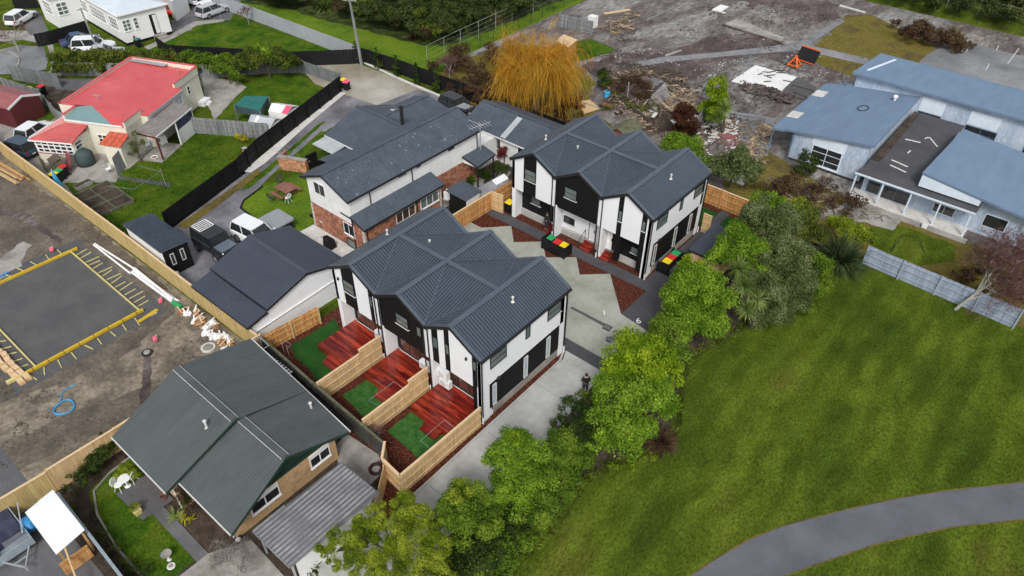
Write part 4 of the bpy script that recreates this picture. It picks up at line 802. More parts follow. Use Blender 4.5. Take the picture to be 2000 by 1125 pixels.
for s in ((8.22, 10.04), (12.12, 13.5)):
    window(t, (-24.6, 0), (0, 1), (1, 0), s[0], s[1], .82, 1.9, 2, 1, 'white_paint', 'glass', 'white_paint', .07, bars=.07)
    part(t, 'blind', wallbox(MB(), (-24.6, 0), (0, 1), (1, 0), s[0]+.08, s[1]-.08, 1.55, 1.83, .02, .03), 'white_old')
window(t, (-28.4, 0), (0, 1), (1, 0), 6.35, 6.95, 1.0, 2.1, 1, 1, 'white_paint', 'glass_pale')
part(t, 'meter_box', wallbox(MB(), (-24.6, 0), (0, 1), (1, 0), 7.5, 8.0, 1.05, 1.45, -.02, .1), 'galv')
gmb = MB().box(-33.7, -28.1, 5.66, 5.75, 2.28, 2.38).box(-28.1, -23.4, 6.46, 6.55, 2.28, 2.38); gmb.bar((-34.5, 15.42, 2.34), (-23.85, 14.57, 2.38), .1, .1); part(t, 'gutter', gmb, 'alu')
vent(t, -29.2, 9.2, 3.5, .55, .07); vent(t, -26.7, 14.15, 2.55, .5, .07)
downpipe(t, -28.5, 6.2, 0, 2.3, 'white_paint'); downpipe(t, -24.7, 6.98, 0, 2.3, 'white_paint')
t = T('carport', 'carport with weathered corrugated grey roof beside the green roofed house', 'carport', (-21.4, 10.2, 0))
F = [([(-22.95, 7.4, 2.12), (-19.95, 7.4, 2.12), (-19.75, 13.0, 2.2), (-22.75, 13.0, 2.2)], (0, -1, -.02))]
roof_part(t, F, 'asphalt', .05, .26, .15, .06, ribm='roof_grey'); fascia_box(t, F, 'roof_grey', .12)  # dark sheet puts the shade between the grey ribs into the colour
for x in (-22.7, -20.1):
    for y in (7.6, 12.8): part(t, 'post', MB().box(x-.05, x+.05, y-.05, y+.05, 0, 2.08), 'steel')
part(t, 'end_wall', MB().box(-22.75, -20.05, 12.75, 12.8, 0, 2.0), 'roof_grey'); part(t, 'side_wall', MB().box(-20.1, -20.05, 7.8, 12.7, 0, 1.9), 'white_old')
t = T('clothes_rack', 'white wire frame with slatted walkway behind the green roofed house', 'rack', (-33.4, 15.3, 0))
part(t, 'frame', MB().tube([(-34.3, 15.5, 2.3), (-34.3, 15.9, 2.3), (-33.2, 15.8, 2.3), (-33.2, 15.45, 2.3)], .025, 5).tube([(-34.3, 15.9, 0), (-34.3, 15.9, 2.3)], .03, 5), 'steel')
mb = MB()
for k in range(9): mb.box(-33.0+k*.28, -32.85+k*.28, 15.0, 15.6, 1.8, 1.84)
part(t, 'slats', mb, 'steel')
# ---------------------------------------------------------------- red roofed house
RH = T('red_roof_house', 'cream plaster house with red metal roof, parapets and white framed sunroom', 'house', (-71.3, 21.0, 0), R(27.5)); t = RH
def LP(*a, **k): return part(*a, local=True, **k)
lc = lambda F: F
mb = MB().prism([(-1.6, 1.75), (0, 1.75), (0, 0), (6.2, 0), (6.2, 2.3), (6.95, 2.3), (6.95, 8.3), (6.1, 8.3), (6.1, 12.4), (-1.6, 12.8)], 0, lambda x, y: 3.15); LP(t, 'wall', mb, 'cream')
mb = MB()
zt = lambda x, y: 3.75-.055*(x+1.6)
for a, b in (((6.2, 0), (6.2, 2.6)), ((6.1, 8.2), (6.1, 12.4)), ((6.1, 12.4), (-1.7, 12.85)), ((-1.65, 12.8), (-1.65, 1.7)), ((-1.65, 1.75), (0, 1.75)), ((0, 1.75), (0, .0))):
    zz = 3.85 if a[0] < 0 or b[0] < 0 else 3.75
    mb.bar((a[0], a[1], 3.4), (b[0], b[1], 3.4), .18, (zz-3.4)*2)
LP(t, 'parapet', mb, 'cream')
cp = MB()
for a, b in (((6.2, -.1), (6.2, 2.65)), ((6.1, 8.15), (6.1, 12.45)), ((6.15, 12.4), (-1.75, 12.85)), ((-1.65, 12.9), (-1.65, 1.65)), ((-1.7, 1.75), (0.05, 1.75)), ((0, 1.8), (0, -.05))):
    zz = 3.87 if a[0] < 0 or b[0] < 0 else 3.77
    cp.bar((a[0], a[1], zz), (b[0], b[1], zz), .26, .05)
LP(t, 'parapet_capping', cp, 'roof_red')
mb = MB().slab([(0.1, .0, 3.35), (6.1, .0, 3.25), (6.1, .9, 3.42), (1.2, 2.4, 3.62), (.1, 1.7, 3.55)], .08)
rr = LP(t, 'roof', MB().slab([(-1.55, 1.85, 3.72), (1.2, 2.4, 3.66), (6.1, .9, 3.45), (6.1, 2.3, 3.42), (7.05, 2.35, 3.30), (7.05, 8.2, 3.25), (6.0, 8.3, 3.35), (6.0, 12.3, 3.35), (-1.55, 12.7, 3.62)], .06), 'roof_red')
LP(rr, 'teal_hip', MB().slab([(.1, -.05, 3.36), (5.0, -.05, 3.28), (1.25, 2.35, 3.672), (.1, 1.85, 3.69)], .06), 'teal'); LP(rr, 'front_hip', MB().slab([(5.0, -.05, 3.28), (6.1, -.05, 3.28), (6.1, .95, 3.46), (1.25, 2.38, 3.674)], .06), 'roof_red')
LP(t, 'front_gutter', MB().box(.1, 6.0, -.14, -.04, 3.2, 3.32), 'white_paint'); LP(t, 'side_gutter', MB().box(7.0, 7.14, 2.4, 8.2, 3.12, 3.26), 'galv')
LP(t, 'side_roof_strip', MB().slab([(-1.5, 12.65, 3.75), (2.8, 12.55, 3.72), (2.8, 11.9, 3.68), (-1.5, 12.2, 3.75)], .04), 'steel')
for x, y in ((1.2, 3.4), (5.0, 10.8)):
    LP(t, 'aerial', MB().tube([(x, y, 3.5), (x, y, 4.3)], .03, 5).tube([(x-.4, y, 4.2), (x+.4, y, 4.25)], .02, 5).tube([(x-.3, y+.3, 4.1), (x+.2, y-.3, 4.3)], .02, 5), 'steel')
LP(t, 'flue', MB().tube([(2.0, 8.4, 3.5), (1.95, 8.4, 4.5)], .03, 6), 'roof_red')
# sunroom
LP(t, 'sunroom_wall', MB().prism([(-1.75, -2.6), (2.1, -2.35), (2.1, 0), (0, 0), (0, 1.7), (-1.75, 1.7)], 0, 2.45), 'cream')
a_ = Vector((3.85, .25)).normalized(); n_ = Vector((a_.y, -a_.x))
def lwindow(par, *A_, **k):
    global part
    keep = part; part = lambda par_, nm, m_, mt, **kk: keep(par_, nm, m_, mt, local=True, **{q: v for q, v in kk.items() if q != 'local'})
    o = window(par, *A_, **k); part = keep; return o
lwindow(t, (-1.75, -2.6), (a_.x, a_.y), (n_.x, n_.y), .15, 3.75, 1.1, 2.3, 6, 3, frame='white_paint', glass='glass', sill='maroon_roof', fw=.1, bars=.12)
lwindow(t, (2.1, 0), (0, 1), (1, 0), -2.2, -1.2, 1.1, 2.25, 1, 3, frame='white_paint', glass='glass', sill='white_paint', fw=.1, bars=.1)
lwindow(t, (0, 0), (1, 0), (0, -1), 2.9, 4.4, 1.3, 2.15, 3, 2, frame='white_paint', glass='glass', sill='roof_red', fw=.08, bars=.09)
lwindow(t, (6.1, 0), (0, 1), (1, 0), 10.0, 10.5, 1.7, 2.6, 1, 2, frame='white_paint', glass='glass', sill=None, fw=.06)
lwindow(t, (6.95, 0), (0, 1), (1, 0), 6.6, 7.9, 2.0, 3.0, 2, 2, frame='white_paint', glass='glass_pale', sill=None, fw=.08)
for q, dn, nm in (([(-2.0, -2.85, 2.42), (2.3, -2.55, 2.42), (2.3, 0.05, 3.0), (-.1, .0, 2.95)], (0, -1, -.2), 'sunroom_roof'), ([(-2.0, -2.85, 2.42), (-.1, .0, 2.95), (-.1, 1.75, 2.95), (-1.95, 1.9, 2.42)], (-1, 0, -.3), 'sunroom_side_roof')):
    o = LP(t, nm, MB().slab(q, .06), 'roof_red_rib'); LP(o, 'corrugation', MB().ribs(q, dn, .2, .035, .03), 'roof_rib_pale')
LP(t, 'sunroom_fascia', MB().bar((-2.0, -2.88, 2.36), (2.3, -2.58, 2.36), .05, .13).bar((-2.04, -2.85, 2.36), (-2.0, 1.9, 2.36), .05, .13), 'white_paint')
LP(t, 'porch', MB().box(4.6, 6.4, -1.6, 0, 0, 2.15), 'cream'); o = LP(t, 'porch_roof', MB().slab([(4.4, -1.75, 2.2), (6.65, -1.8, 2.2), (6.45, -.02, 2.6), (4.45, -.02, 2.6)], .06), 'roof_rust')
LP(o, 'corrugation', MB().ribs([(4.4, -1.75, 2.2), (6.65, -1.8, 2.2), (6.45, -.02, 2.6), (4.45, -.02, 2.6)], (0, -1, -.2), .55, .06, .03), 'maroon_roof')
q = [(6.98, .3, 2.85), (9.05, .1, 2.55), (9.05, 6.1, 2.55), (6.98, 6.3, 2.85)]
o = LP(t, 'verandah_roof', MB().slab(q, .06), 'roof_brown_grey'); LP(o, 'corrugation', MB().ribs(q, (1, 0, -.2), .22, .06, .025), 'roof_brown_grey')
LP(t, 'verandah_fascia', MB().bar((9.08, .1, 2.5), (9.08, 6.1, 2.5), .05, .12), 'white_paint'); LP(t, 'verandah_beam', MB().bar((7.0, .2, 2.55), (9.05, .1, 2.42), .08, .14), 'maroon')
LP(t, 'verandah_post', MB().box(8.92, 9.04, .12, .24, 0, 2.4), 'maroon'); LP(t, 'verandah_post', MB().box(9.0, 9.1, 3.1, 3.2, 0, 2.4), 'white_paint')
LP(t, 'verandah_wall', MB().box(8.9, 8.98, 3.2, 6.1, 0, 1.5).box(7, 9, 6.0, 6.1, 0, 2.4), 'white_old'); LP(t, 'verandah_panel', MB().box(8.9, 8.98, 3.2, 6.1, 1.5, 2.42), 'navy_cloth')
LP(t, 'verandah_floor', MB().box(6.9, 9.1, -.2, 3.2, 0, .12), 'conc_old')
LP(t, 'side_steps', MB().box(6.15, 6.9, 11.0, 12.3, 0, .5).box(6.15, 7.2, 11.4, 12.0, 0, .25), 'white_paint')
# ---------------------------------------------------------------- white weatherboard house, top left
A1, B1, C1 = S(250, 90), S(338, 66), S(205, 63); dA = (Vector(C1)-Vector(A1)); dA.normalize()
A1 = Vector(A1); B1 = Vector(B1); C2 = A1+dA*16; D2 = B1+dA*16
t = T('white_house', 'long white weatherboard house with pale blue grey roof at the top left', 'house', (A1.x, A1.y, 0))
part(t, 'wall', MB().prism([tuple(A1), tuple(B1), tuple(D2), tuple(C2)], .35, 3.75), 'white_paint'); part(t, 'foundation', MB().prism([tuple(A1+dA*.05), tuple(B1+dA*.05), tuple(D2), tuple(C2)], 0, .35), 'black_paint')
n2 = (A1-B1).normalized(); m1 = (A1+B1)/2
ea, eb, ec, ed = A1+n2*.3-dA*.3, B1-n2*.3-dA*.3, C2+n2*.3, D2-n2*.3; mr_ = m1+dA*2.6; mr2 = m1+dA*16
Z3 = lambda p, z: (p.x, p.y, z)
part(t, 'roof', MB().slab([Z3(ea, 3.75), Z3(eb, 3.75), Z3(mr_, 4.7)], .1).slab([Z3(ea, 3.75), Z3(mr_, 4.7), Z3(mr2, 4.7), Z3(ec, 3.75)], .1).slab([Z3(eb, 3.75), Z3(ed, 3.75), Z3(mr2, 4.7), Z3(mr_, 4.7)], .1), 'roof_white')
mb = MB(); mb.bar(Z3(ea, 3.72), Z3(eb, 3.72), .12, .14); mb.bar(Z3(ea, 3.72), Z3(ec, 3.72), .12, .14); part(t, 'gutter', mb, 'white_paint')
P = tuple(A1); a = tuple(dA); n = tuple(n2)
for s0, w_, c_ in ((1.0, 2.2, 4), (4.4, 4.2, 8), (9.6, 4.6, 8)):
    window(t, P, a, n, s0, s0+w_, 1.5, 3.0, c_, 3, 'white_paint', 'glass_grey', 'white_paint', bars=.10, fw=.1)
part(t, 'shade_strip', wallbox(MB(), P, a, n, 3.2, 15, 3.45, 3.68, .02, .22), 'black_paint')
ab = (B1-A1).normalized(); 
for s0, w_, c_ in ((.2, .9, 2), (1.5, .5, 1)): window(t, P, tuple(ab), tuple(-dA), s0, s0+w_, 1.7, 3.0, c_, 3, 'white_paint', 'glass_grey', 'white_paint', bars=.08)
o = part(t, 'doorway', wallbox(MB(), P, tuple(ab), tuple(-dA), 3.45, 4.3, .5, 2.9, -.02, .03), 'black_paint'); part(o, 'door_leaf', wallbox(MB(), P, tuple(ab), tuple(-dA), 3.8, 4.25, .6, 2.8, .03, .10), 'white_old')
part(t, 'door_steps', wallbox(wallbox(MB(), P, tuple(ab), tuple(-dA), 3.3, 4.7, 0, .5, 0, .6), P, tuple(ab), tuple(-dA), 3.2, 4.8, 0, .25, .6, 1.0), 'conc_old')
E1 = C2+dA*-1.5+n2*.02
part(t, 'front_wing', MB().prism([tuple(A1+dA*11.5), tuple(A1+dA*11.5+n2*3.4), tuple(A1+dA*16+n2*3.4), tuple(A1+dA*16)], 0, 3.7), 'white_paint')
part(t, 'wing_roof', MB().prism([tuple(A1+dA*11.2-n2*.3), tuple(A1+dA*11.2+n2*3.7), tuple(A1+dA*16.3+n2*3.7), tuple(A1+dA*16.3-n2*.3)], 3.72, 3.85), 'roof_grey')
P2 = A1+dA*11.5+n2*3.4
window(t, tuple(P2), a, n, .5, 2.8, 1.5, 3.0, 4, 3, 'white_paint', 'glass_grey', 'white_paint', bars=.1); window(t, tuple(P2), tuple(-n2), tuple(-dA), .5, 1.7, 1.5, 3.0, 2, 3, 'white_paint', 'glass_grey', 'white_paint', bars=.1)
t = T('small_white_house', 'white outbuilding partly cut off behind the red car', 'outbuilding', S(372, 28)+(0,))
q = SP([(346, 42), (372, 22), (360, -8), (300, -5), (325, 20)]); part(t, 'wall', MB().prism(q, 0, 2.4), 'white_paint'); part(t, 'roof', MB().prism([(x, y) for x, y in q], 2.42, 2.52), 'roof_white')
# ---------------------------------------------------------------- maroon garage at the far left
t = T('maroon_garage', 'maroon garage with dull red roof and white barge boards at the left edge', 'garage', (-82, 20.5, 0))
e0, e1_, = S(15, 214, 2.2), S(78, 184, 2.2); rg = S(45, 192, 2.8)
q0, q1 = Vector(e0), Vector(e1_); dd_ = (q1-q0).normalized(); nn = Vector((-dd_.y, dd_.x)); back = nn*7
if back.x > 0: back = -back
mq = (q0+q1)/2
part(t, 'wall', MB().add([Z3(q0+dd_*.2, 0), Z3(q1-dd_*.2, 0), Z3(q1-dd_*.2, 2.15), Z3(mq, 2.72), Z3(q0+dd_*.2, 2.15)]+[Z3(v+back, z) for v, z in ((q0+dd_*.2, 0), (q1-dd_*.2, 0), (q1-dd_*.2, 2.15), (mq, 2.72), (q0+dd_*.2, 2.15))],
     [(0, 1, 2, 3, 4), (9, 8, 7, 6, 5), (0, 5, 6, 1), (1, 6, 7, 2), (2, 7, 8, 3), (3, 8, 9, 4), (4, 9, 5, 0)]), 'maroon')
F = [([Z3(q0, 2.2), Z3(mq, 2.82), Z3(mq+back, 2.82), Z3(q0+back, 2.2)], None), ([Z3(q1, 2.2), Z3(mq, 2.82), Z3(mq+back, 2.82), Z3(q1+back, 2.2)], None)]
roof_part(t, F, 'maroon_roof', .06, .2); mb = MB().bar(Z3(q0, 2.18), Z3(mq, 2.80), .06, .2).bar(Z3(mq, 2.80), Z3(q1, 2.18), .06, .2); part(t, 'barge_board', mb, 'white_paint')
# ---------------------------------------------------------------- blue building
t = T('blue_building', 'sprawling derelict pale blue building with blue metal roofs and covered verandah', 'building', (-9, 70, 0))
F1 = [([(-20.0, 63.55, 3.05), (-12.25, 63.7, 4.05), (-12.25, 77.0, 4.05), (-20.0, 77.0, 3.05)], (-1, 0, -.1))]
Fs = [([(-21.2, 63.4, 2.85), (-20.05, 63.5, 2.98), (-20.05, 76.5, 2.98), (-21.2, 76.0, 2.85)], (-1, 0, -.1))]
F2 = [([(-18.9, 75.9, 4.8), (16, 75.9, 4.8), (16, 82.2, 4.95), (-18.3, 82.2, 4.95)], (0, 1, -.1))]
F3 = [([(-7.65, 62.0, 4.0), (6, 61.9, 2.5), (6, 72.5, 2.5), (-7.2, 72.4, 3.95)], (1, 0, -.1))]
for F, nm in ((F1, 'classroom_roof'), (Fs, 'side_canopy'), (F2, 'hall_roof'), (F3, 'office_roof')): roof_part(t, F, 'roof_blue', .12, 1.2, .03, .004, nm); fascia_box(t, F, 'trim_blue', .2)
part(t, 'canopy_skylight', MB().slab([(-21.2, 66.4, 2.87), (-20.05, 66.4, 3.0), (-20.05, 67.9, 3.0), (-21.2, 67.9, 2.87)], .03).slab([(-21.2, 72.4, 2.87), (-20.05, 72.4, 3.0), (-20.05, 74.0, 3.0), (-21.2, 74.0, 2.87)], .03), 'conc_white')
part(t, 'verandah_roof', MB().slab([(-12.45, 61.15, 2.55), (-2.8, 61.15, 2.55), (-2.8, 62.6, 2.6), (-7.6, 62.6, 2.6), (-7.6, 75.9, 2.75), (-12.2, 75.9, 2.75), (-12.2, 62.8, 2.6)], .12), 'asphalt_new')
mossy = MB().slab([(-12.15, 64, 2.66), (-11.4, 64, 2.66), (-11.6, 75.5, 2.8), (-12.15, 75.5, 2.8)], .02); part(t, 'moss_strip', mossy, 'soil')
part(t, 'verandah_fascia', MB().bar((-12.45, 61.1, 2.48), (-2.8, 61.1, 2.48), .06, .16), 'wall_blue_pale')
part(t, 'classroom_wall', MB().prism([(-19.2, 63.95), (-12.5, 63.95), (-12.5, 76.6), (-19.2, 76.6)], .25, lambda x, y: 3.0+(x+20)/7.75-.06), 'wall_blue')
part(t, 'foundation', MB().prism([(-19.1, 64.0), (-12.6, 64.0), (-12.6, 76.6), (-19.1, 76.6)], 0, .25), 'soil')
P = (0, 63.95); a = (1, 0); n = (0, -1)
part(t, 'white_panel', wallbox(MB(), P, a, n, -17.5, -14.4, 2.35, 3.3, 0, .04), 'wall_blue_pale')
window(t, P, a, n, -17.35, -14.5, .4, 2.35, 2, 3, 'wall_blue_pale', 'glass', 'wall_blue_pale', .12, bars=.05, label='large dark three-row window')
part(t, 'hall_wall', MB().prism([(-18.5, 76.4), (15.6, 76.4), (15.6, 82.6), (-18, 82.6)], 0, 4.65), 'wall_blue')
P = (0, 76.4)
for s in ((-12.0, -9.85, .5, 2.2), (-12.0, -9.85, 2.75, 4.15), (-7.6, -5.0, 2.8, 4.1)): part(t, 'white_panel', wallbox(MB(), P, a, n, *s, 0, .03), 'wall_blue_pale')
window(t, P, a, n, -12.0, -9.85, 2.22, 2.72, 2, 1, 'trim_blue', 'glass'); window(t, P, a, n, -7.6, -4.85, 1.5, 2.72, 2, 2, 'trim_blue', 'glass'); window(t, P, a, n, -2.4, .5, 1.4, 2.7, 2, 2, 'trim_blue', 'glass')
part(t, 'office_wall', MB().prism([(-11.9, 62.75), (5.5, 62.75), (5.5, 72), (-7.4, 72), (-7.4, 66), (-11.9, 66)], 0, 2.45).prism([(-7.4, 62.76), (5.5, 62.76), (5.5, 71.9), (-7.4, 71.9)], 2.44, lambda x, y: 3.8-(x+7.4)*.108), 'wall_blue')
part(t, 'office_fascia', MB().add([(-7.6, 61.98, 2.75), (-2.9, 61.98, 2.75), (-2.9, 61.98, 3.3), (-7.6, 61.98, 3.85)], [(0, 1, 2, 3)]), 'wall_blue_pale')
P = (0, 62.75)
for s in ((-11.5, -10.4, .3, 1.4, 1), (-10.3, -7.9, .2, 1.4, 2), (-6.0, -4.3, .6, 1.45, 2), (-2.2, -.5, .85, 2.0, 1), (1.5, 3.2, .8, 1.8, 2)): window(t, P, a, n, s[0], s[1], s[2], s[3], s[4], 1, 'wall_blue_pale' if s[0] > -9 else 'trim_blue', 'glass')
for x in (-12.3, -10.0, -7.7, -5.4, -3.05): part(t, 'verandah_post', MB().box(x-.06, x+.06, 61.2, 61.32, .2, 2.45), 'wall_blue_pale')
part(t, 'verandah_floor', MB().box(-12.4, -2.9, 61.1, 62.75, 0, .22), 'conc_white'); part(t, 'verandah_step', MB().box(-12.4, -2.5, 60.75, 61.1, 0, .14).box(-12.4, -2.5, 60.45, 60.75, 0, .07), 'conc_old')
downpipe(t, -19.25, 63.8, 0, 3.0, 'trim_blue'); downpipe(t, -21.1, 63.5, 0, 2.8, 'trim_blue')
part(t, 'roof_ring', MB().tube([(-15.8+.45*math.cos(k*.4), 71.2+.7*math.sin(k*.4), 3.66+.058*math.cos(k*.4)) for k in range(17)], .035, 6, cap=False), 'black_metal')
part(t, 'cable_loop', MB().tube([(-19.3+.7*math.cos(k*.35), 76.6+.5*math.sin(k*.35), 4.2+.9*math.sin(k*.35)) for k in range(15)], .03, 6, cap=False), 'black_metal')
part(t, 'roof_vent', MB().lathe((-14, 74.4, 3.85), [(.1, 0), (.1, .25), (.22, .3), (.22, .45), (.1, .55)], 12), 'white_paint')
part(t, 'roof_batten', MB().bar((-17.9, 77.2, 4.86), (-16.6, 81.5, 4.96), .25, .05), 'wall_blue_pale')
for (x, y, l, r_) in ((-10.4, 69.6, 1.3, .2), (-10.0, 67.3, .6, 1.5), (-10.0, 64.8, 1.5, -.2), (-9.8, 63.8, 1.5, -.25), (-8.9, 70.6, 1.7, -.9), (-9.6, 71, .5, 1.2)):
    t2 = T('loose_board', {0: 'white loose board lying flat near the back of the dark flat roof', 1: 'short white board at right angles to the others on the dark flat roof', 2: 'long white board across the middle of the dark flat roof', 3: 'white board nearest the verandah edge on the dark flat roof', 4: 'long slanting white board beside the blue roof edge on the flat roof', 5: 'tiny bent white offcut at the back of the dark flat roof'}[[-10.4, -10.0, -10.0001, -9.8, -8.9, -9.6].index(x) if x != -10.0 else (1 if y > 66 else 2)], 'board', (x, y, 2.68), r_, 'loose white boards on the flat roof')
    z_ = 2.72-2.6+.0; part(t2, 'plank', MB().box(-l/2, l/2, -.05, .05, 0.0+(.06 if y > 66 else .0), .05+(.06 if y > 66 else 0)), 'white_paint', local=True)
    part(t2, 'nailed_batten', MB().box(-.12, -.04, -.09, .09, .05+(.06 if y > 66 else .0), .08+(.06 if y > 66 else 0)), 'pine', local=True)
# ---------------------------------------------------------------- sheds
t = T('bike_shed', 'small pine shed with dark blue corrugated roof by the rear townhouses', 'shed', (-17.2, 44.8, 0))
F = [([(-18.1, 42.7, 2.0), (-15.5, 42.7, 2.0), (-15.5, 46.6, 2.35), (-18.1, 46.6, 2.35)], (0, -1, -.1))]
roof_part(t, F, 'roof_navy', .06, .16, .07, .03, ribm='roof_navy_rib'); part(t, 'wall', MB().prism([(-17.95, 42.85), (-15.6, 42.85), (-15.6, 46.5), (-17.95, 46.5)], 0, lambda x, y: 1.9+(y-42.7)*.09), 'pine'); fascia_box(t, F, 'black_metal', .1)
t = T('red_shed', 'small red shed with mossy green corrugated roof on the cleared site', 'shed', (-32.5, 56, 0))
F = gable_faces(-33.7, -31.4, 54.6, 57.4, 1.7, 2.3, 'y'); roof_part(t, F, 'mossy_wood', .05, .16, .05, .025); part(t, 'wall', gable_body(MB(), -33.5, -31.6, 54.8, 57.2, 0, 1.65, 2.2, 'y'), 'maroon_roof')
t = T('plywood_box', 'plywood crate with pale top beside the orange willow', 'crate', (-50, 69.2, 0)); q = SP([(1086, 80), (1101, 67), (1128, 78), (1110, 93)], 1.9)
part(t, 'lid', MB().prism(q, 1.86, 1.92), 'pine_cap'); c_ = Vector((sum(p[0] for p in q)/4, sum(p[1] for p in q)/4)); part(t, 'side_panels', MB().prism([tuple(c_+(Vector(p)-c_)*.94) for p in q], 0, 1.86), 'pine_orange')
t = T('shade_house', 'small garden frame covered with torn green shade cloth', 'shade house', (-63.6, 36, 0)); q = SP([(457, 203), (478, 186), (524, 187), (524, 200), (508, 216)], 1.9); q = SP([(457, 205), (478, 187), (524, 188), (507, 216)], 1.9)
part(t, 'cloth_top', MB().prism(q, 1.86, 1.9), 'shade_green'); part(t, 'cloth_side', MB().add([q[0]+(1.86,), q[3]+(1.86,), q[3]+(1.1,), q[0]+(1.1,)], [(0, 1, 2, 3)]).add([q[2]+(1.86,), q[3]+(1.86,), q[3]+(1.1,), q[2]+(1.1,)], [(0, 1, 2, 3)]), 'shade_dark')
for p in q: part(t, 'post', MB().box(p[0]-.05, p[0]+.05, p[1]-.05, p[1]+.05, 0, 1.86), 'old_wood')
for nm, lb, px, m_, s_ in (('glasshouse', 'low grey glasshouse with mitred clear panes beside the black fence', [(482, 237), (500, 218), (548, 228), (528, 245)], 'polycarb', 'white_paint'), ('play_house', 'low white roofed hutch with a red end behind the grey glasshouse', [(523, 213), (540, 197), (583, 203), (560, 220)], 'white_old', 'white_old')):
    t = T(nm, lb, nm.replace('_', ' '), S(*px[0])+(0,)); q = SP(px, 1.5); a0, a1, a2, a3 = [Vector(p) for p in q]; h0, h1 = (a0+a1)/2, (a3+a2)/2
    part(t, 'roof', MB().slab([Z3(a0, 1.3), Z3(h0, 1.7), Z3(h1, 1.7), Z3(a3, 1.3)], .04).slab([Z3(a1, 1.3), Z3(h0, 1.7), Z3(h1, 1.7), Z3(a2, 1.3)], .04), m_)
    part(t, 'wall', MB().prism(q, 0, 1.28), s_)
    if nm == 'play_house': part(t, 'red_end', MB().slab([Z3(a3+(a0-a3)*.3, 1.335), Z3(h1+(h0-h1)*.3, 1.735), Z3(h1, 1.735), Z3(a3, 1.335)], .02), 'pink')
    else: part(t, 'clear_strip', MB().slab([Z3(a0+(a3-a0)*.25, 1.34), Z3(h0+(h1-h0)*.25, 1.74), Z3(h0+(h1-h0)*.38, 1.74), Z3(a0+(a3-a0)*.38, 1.34)], .02), 'white_paint')
# ================================================================ FENCES
def fence(label, pts, h, m, capm=None, post=None, pside=1, plank=.15, step=2.4, z=0., name='timber_fence', gap=.006, pw=.1, group=None, ph=.05, thick=.022, rails=True):
    L = [Vector(p) for p in pts]; t = T(name, label, 'fence', (L[0].x, L[0].y, z), group=group); mb, cp, rl = MB(), MB(), MB()
    for i in range(len(L)-1):
        a, b = L[i], L[i+1]; d = (b-a); ln = d.length; d.normalize(); n = Vector((-d.y, d.x)); k = max(1, round(ln/plank))
        for j in range(k):
            u0, u1 = ln*j/k+gap/2, ln*(j+1)/k-gap/2; o = .010 if j % 2 else 0; hh = h-random.uniform(0, .02)
            wallbox(mb, a, d, n, u0, u1, z+.03, z+hh, o, o+thick)
        if rails:
            for zr in (.35, h*.55, h-.25): wallbox(rl, a, d, n, 0, ln, z+zr, z+zr+.08, -.05*pside if pside > 0 else .034, -.002 if pside > 0 else .084)
        if capm: cp.bar((a.x, a.y, z+h+.02), (b.x, b.y, z+h+.02), .15, .04)
    part(t, 'paling_panel', mb, m)
    if capm: part(t, 'cap_rail', cp, capm)
    if rails: part(t, 'rail', rl, m)
    if post:
        for i in range(len(L)-1):
            a, b = L[i], L[i+1]; d = (b-a); ln = d.length; d.normalize(); n = Vector((-d.y, d.x)); k = max(1, round(ln/step))
            for j in range(k+(1 if i == len(L)-2 else 0)):
                u = ln*j/k; part(t, 'post', wallbox(MB(), a, d, n, u-pw/2, u+pw/2, z, z+h+ph, -pside*.06-pw/2, -pside*.06+pw/2), post)
    return t
fence('long yellowish pine fence separating the building site from the gardens', [(-90, 15.9), (-75, 16.0), (-52.5, 16.15), (-35.05, 16.1)], 1.8, 'pine_yellow', 'pine_cap', 'pine', -1, .14, 2.4)
fence('pine fence between the building site and the green roofed house', [(-35.0, 16.3), (-34.75, 6.2), (-34.8, 2.4)], 1.8, 'pine', 'pine_cap', 'pine', 1)
fence('pine fence with visible rails behind the trailer', [(-34.8, 2.3), (-35.2, -6), (-35.4, -14)], 1.7, 'pine_yellow', 'pine_cap', 'pine', 1)
fence('pine fence between the white garage wall and the yard with the glossy deck', [(-35.05, 16.35), (-34.6, 20.6)], 1.55, 'pine_orange', None, 'pine', 1)
fence('pine divider fence with a step in its top between the left and middle decks', [(-28.72, 15.95), (-28.66, 19.3)], 1.8, 'pine', 'pine_cap', None, 1)
fence('taller end panel of the divider fence against the left white fin', [(-28.66, 19.3), (-28.6, 21.1)], 2.15, 'pine', 'pine_cap', None, 1, name='fence_panel')
fence('pine divider fence with a step in its top between the middle and right decks', [(-24.4, 15.85), (-24.33, 19.5)], 1.8, 'pine', 'pine_cap', None, 1)
fence('taller end panel of the divider fence against the right white fin', [(-24.33, 19.5), (-24.28, 21.1)], 2.15, 'pine', 'pine_cap', None, 1, name='fence_panel')
fence('L-shaped pine fence beside the concrete driveway, around the corner yard', [(-22.25, 15.65), (-21.5, 14.75), (-19.9, 14.6), (-19.8, 21.05)], 1.8, 'pine', 'pine_cap', None, 1)
fence('short tilted pine fence running along the carport corner', [(-21.4, 14.85), (-19.75, 12.6)], 1.6, 'pine', None, None, 1)
fence('dark mossy paling fence between the timber decks and the green roofed house', [(-34.9, 16.25), (-29, 15.9), (-22.3, 15.6)], 1.65, 'old_wood_dark', 'mossy_wood', 'old_wood_dark', 1, .15, 2.2)
fence('pine fence in front of the small sheds, left of the court', [(-34.95, 31.5), (-34.85, 39.2)], 1.8, 'pine_orange', 'pine_cap', None, 1)
fence('short pine screen hiding the bins with the yellow lid', [(-34.85, 39.2), (-33.7, 39.35)], 1.8, 'pine', 'pine_cap', None, 1, name='fence_panel')
fence('pine fence beyond the low grey lean-to', [(-34.8, 39.3), (-34.6, 52.1)], 1.8, 'pine_orange', None, None, 1)
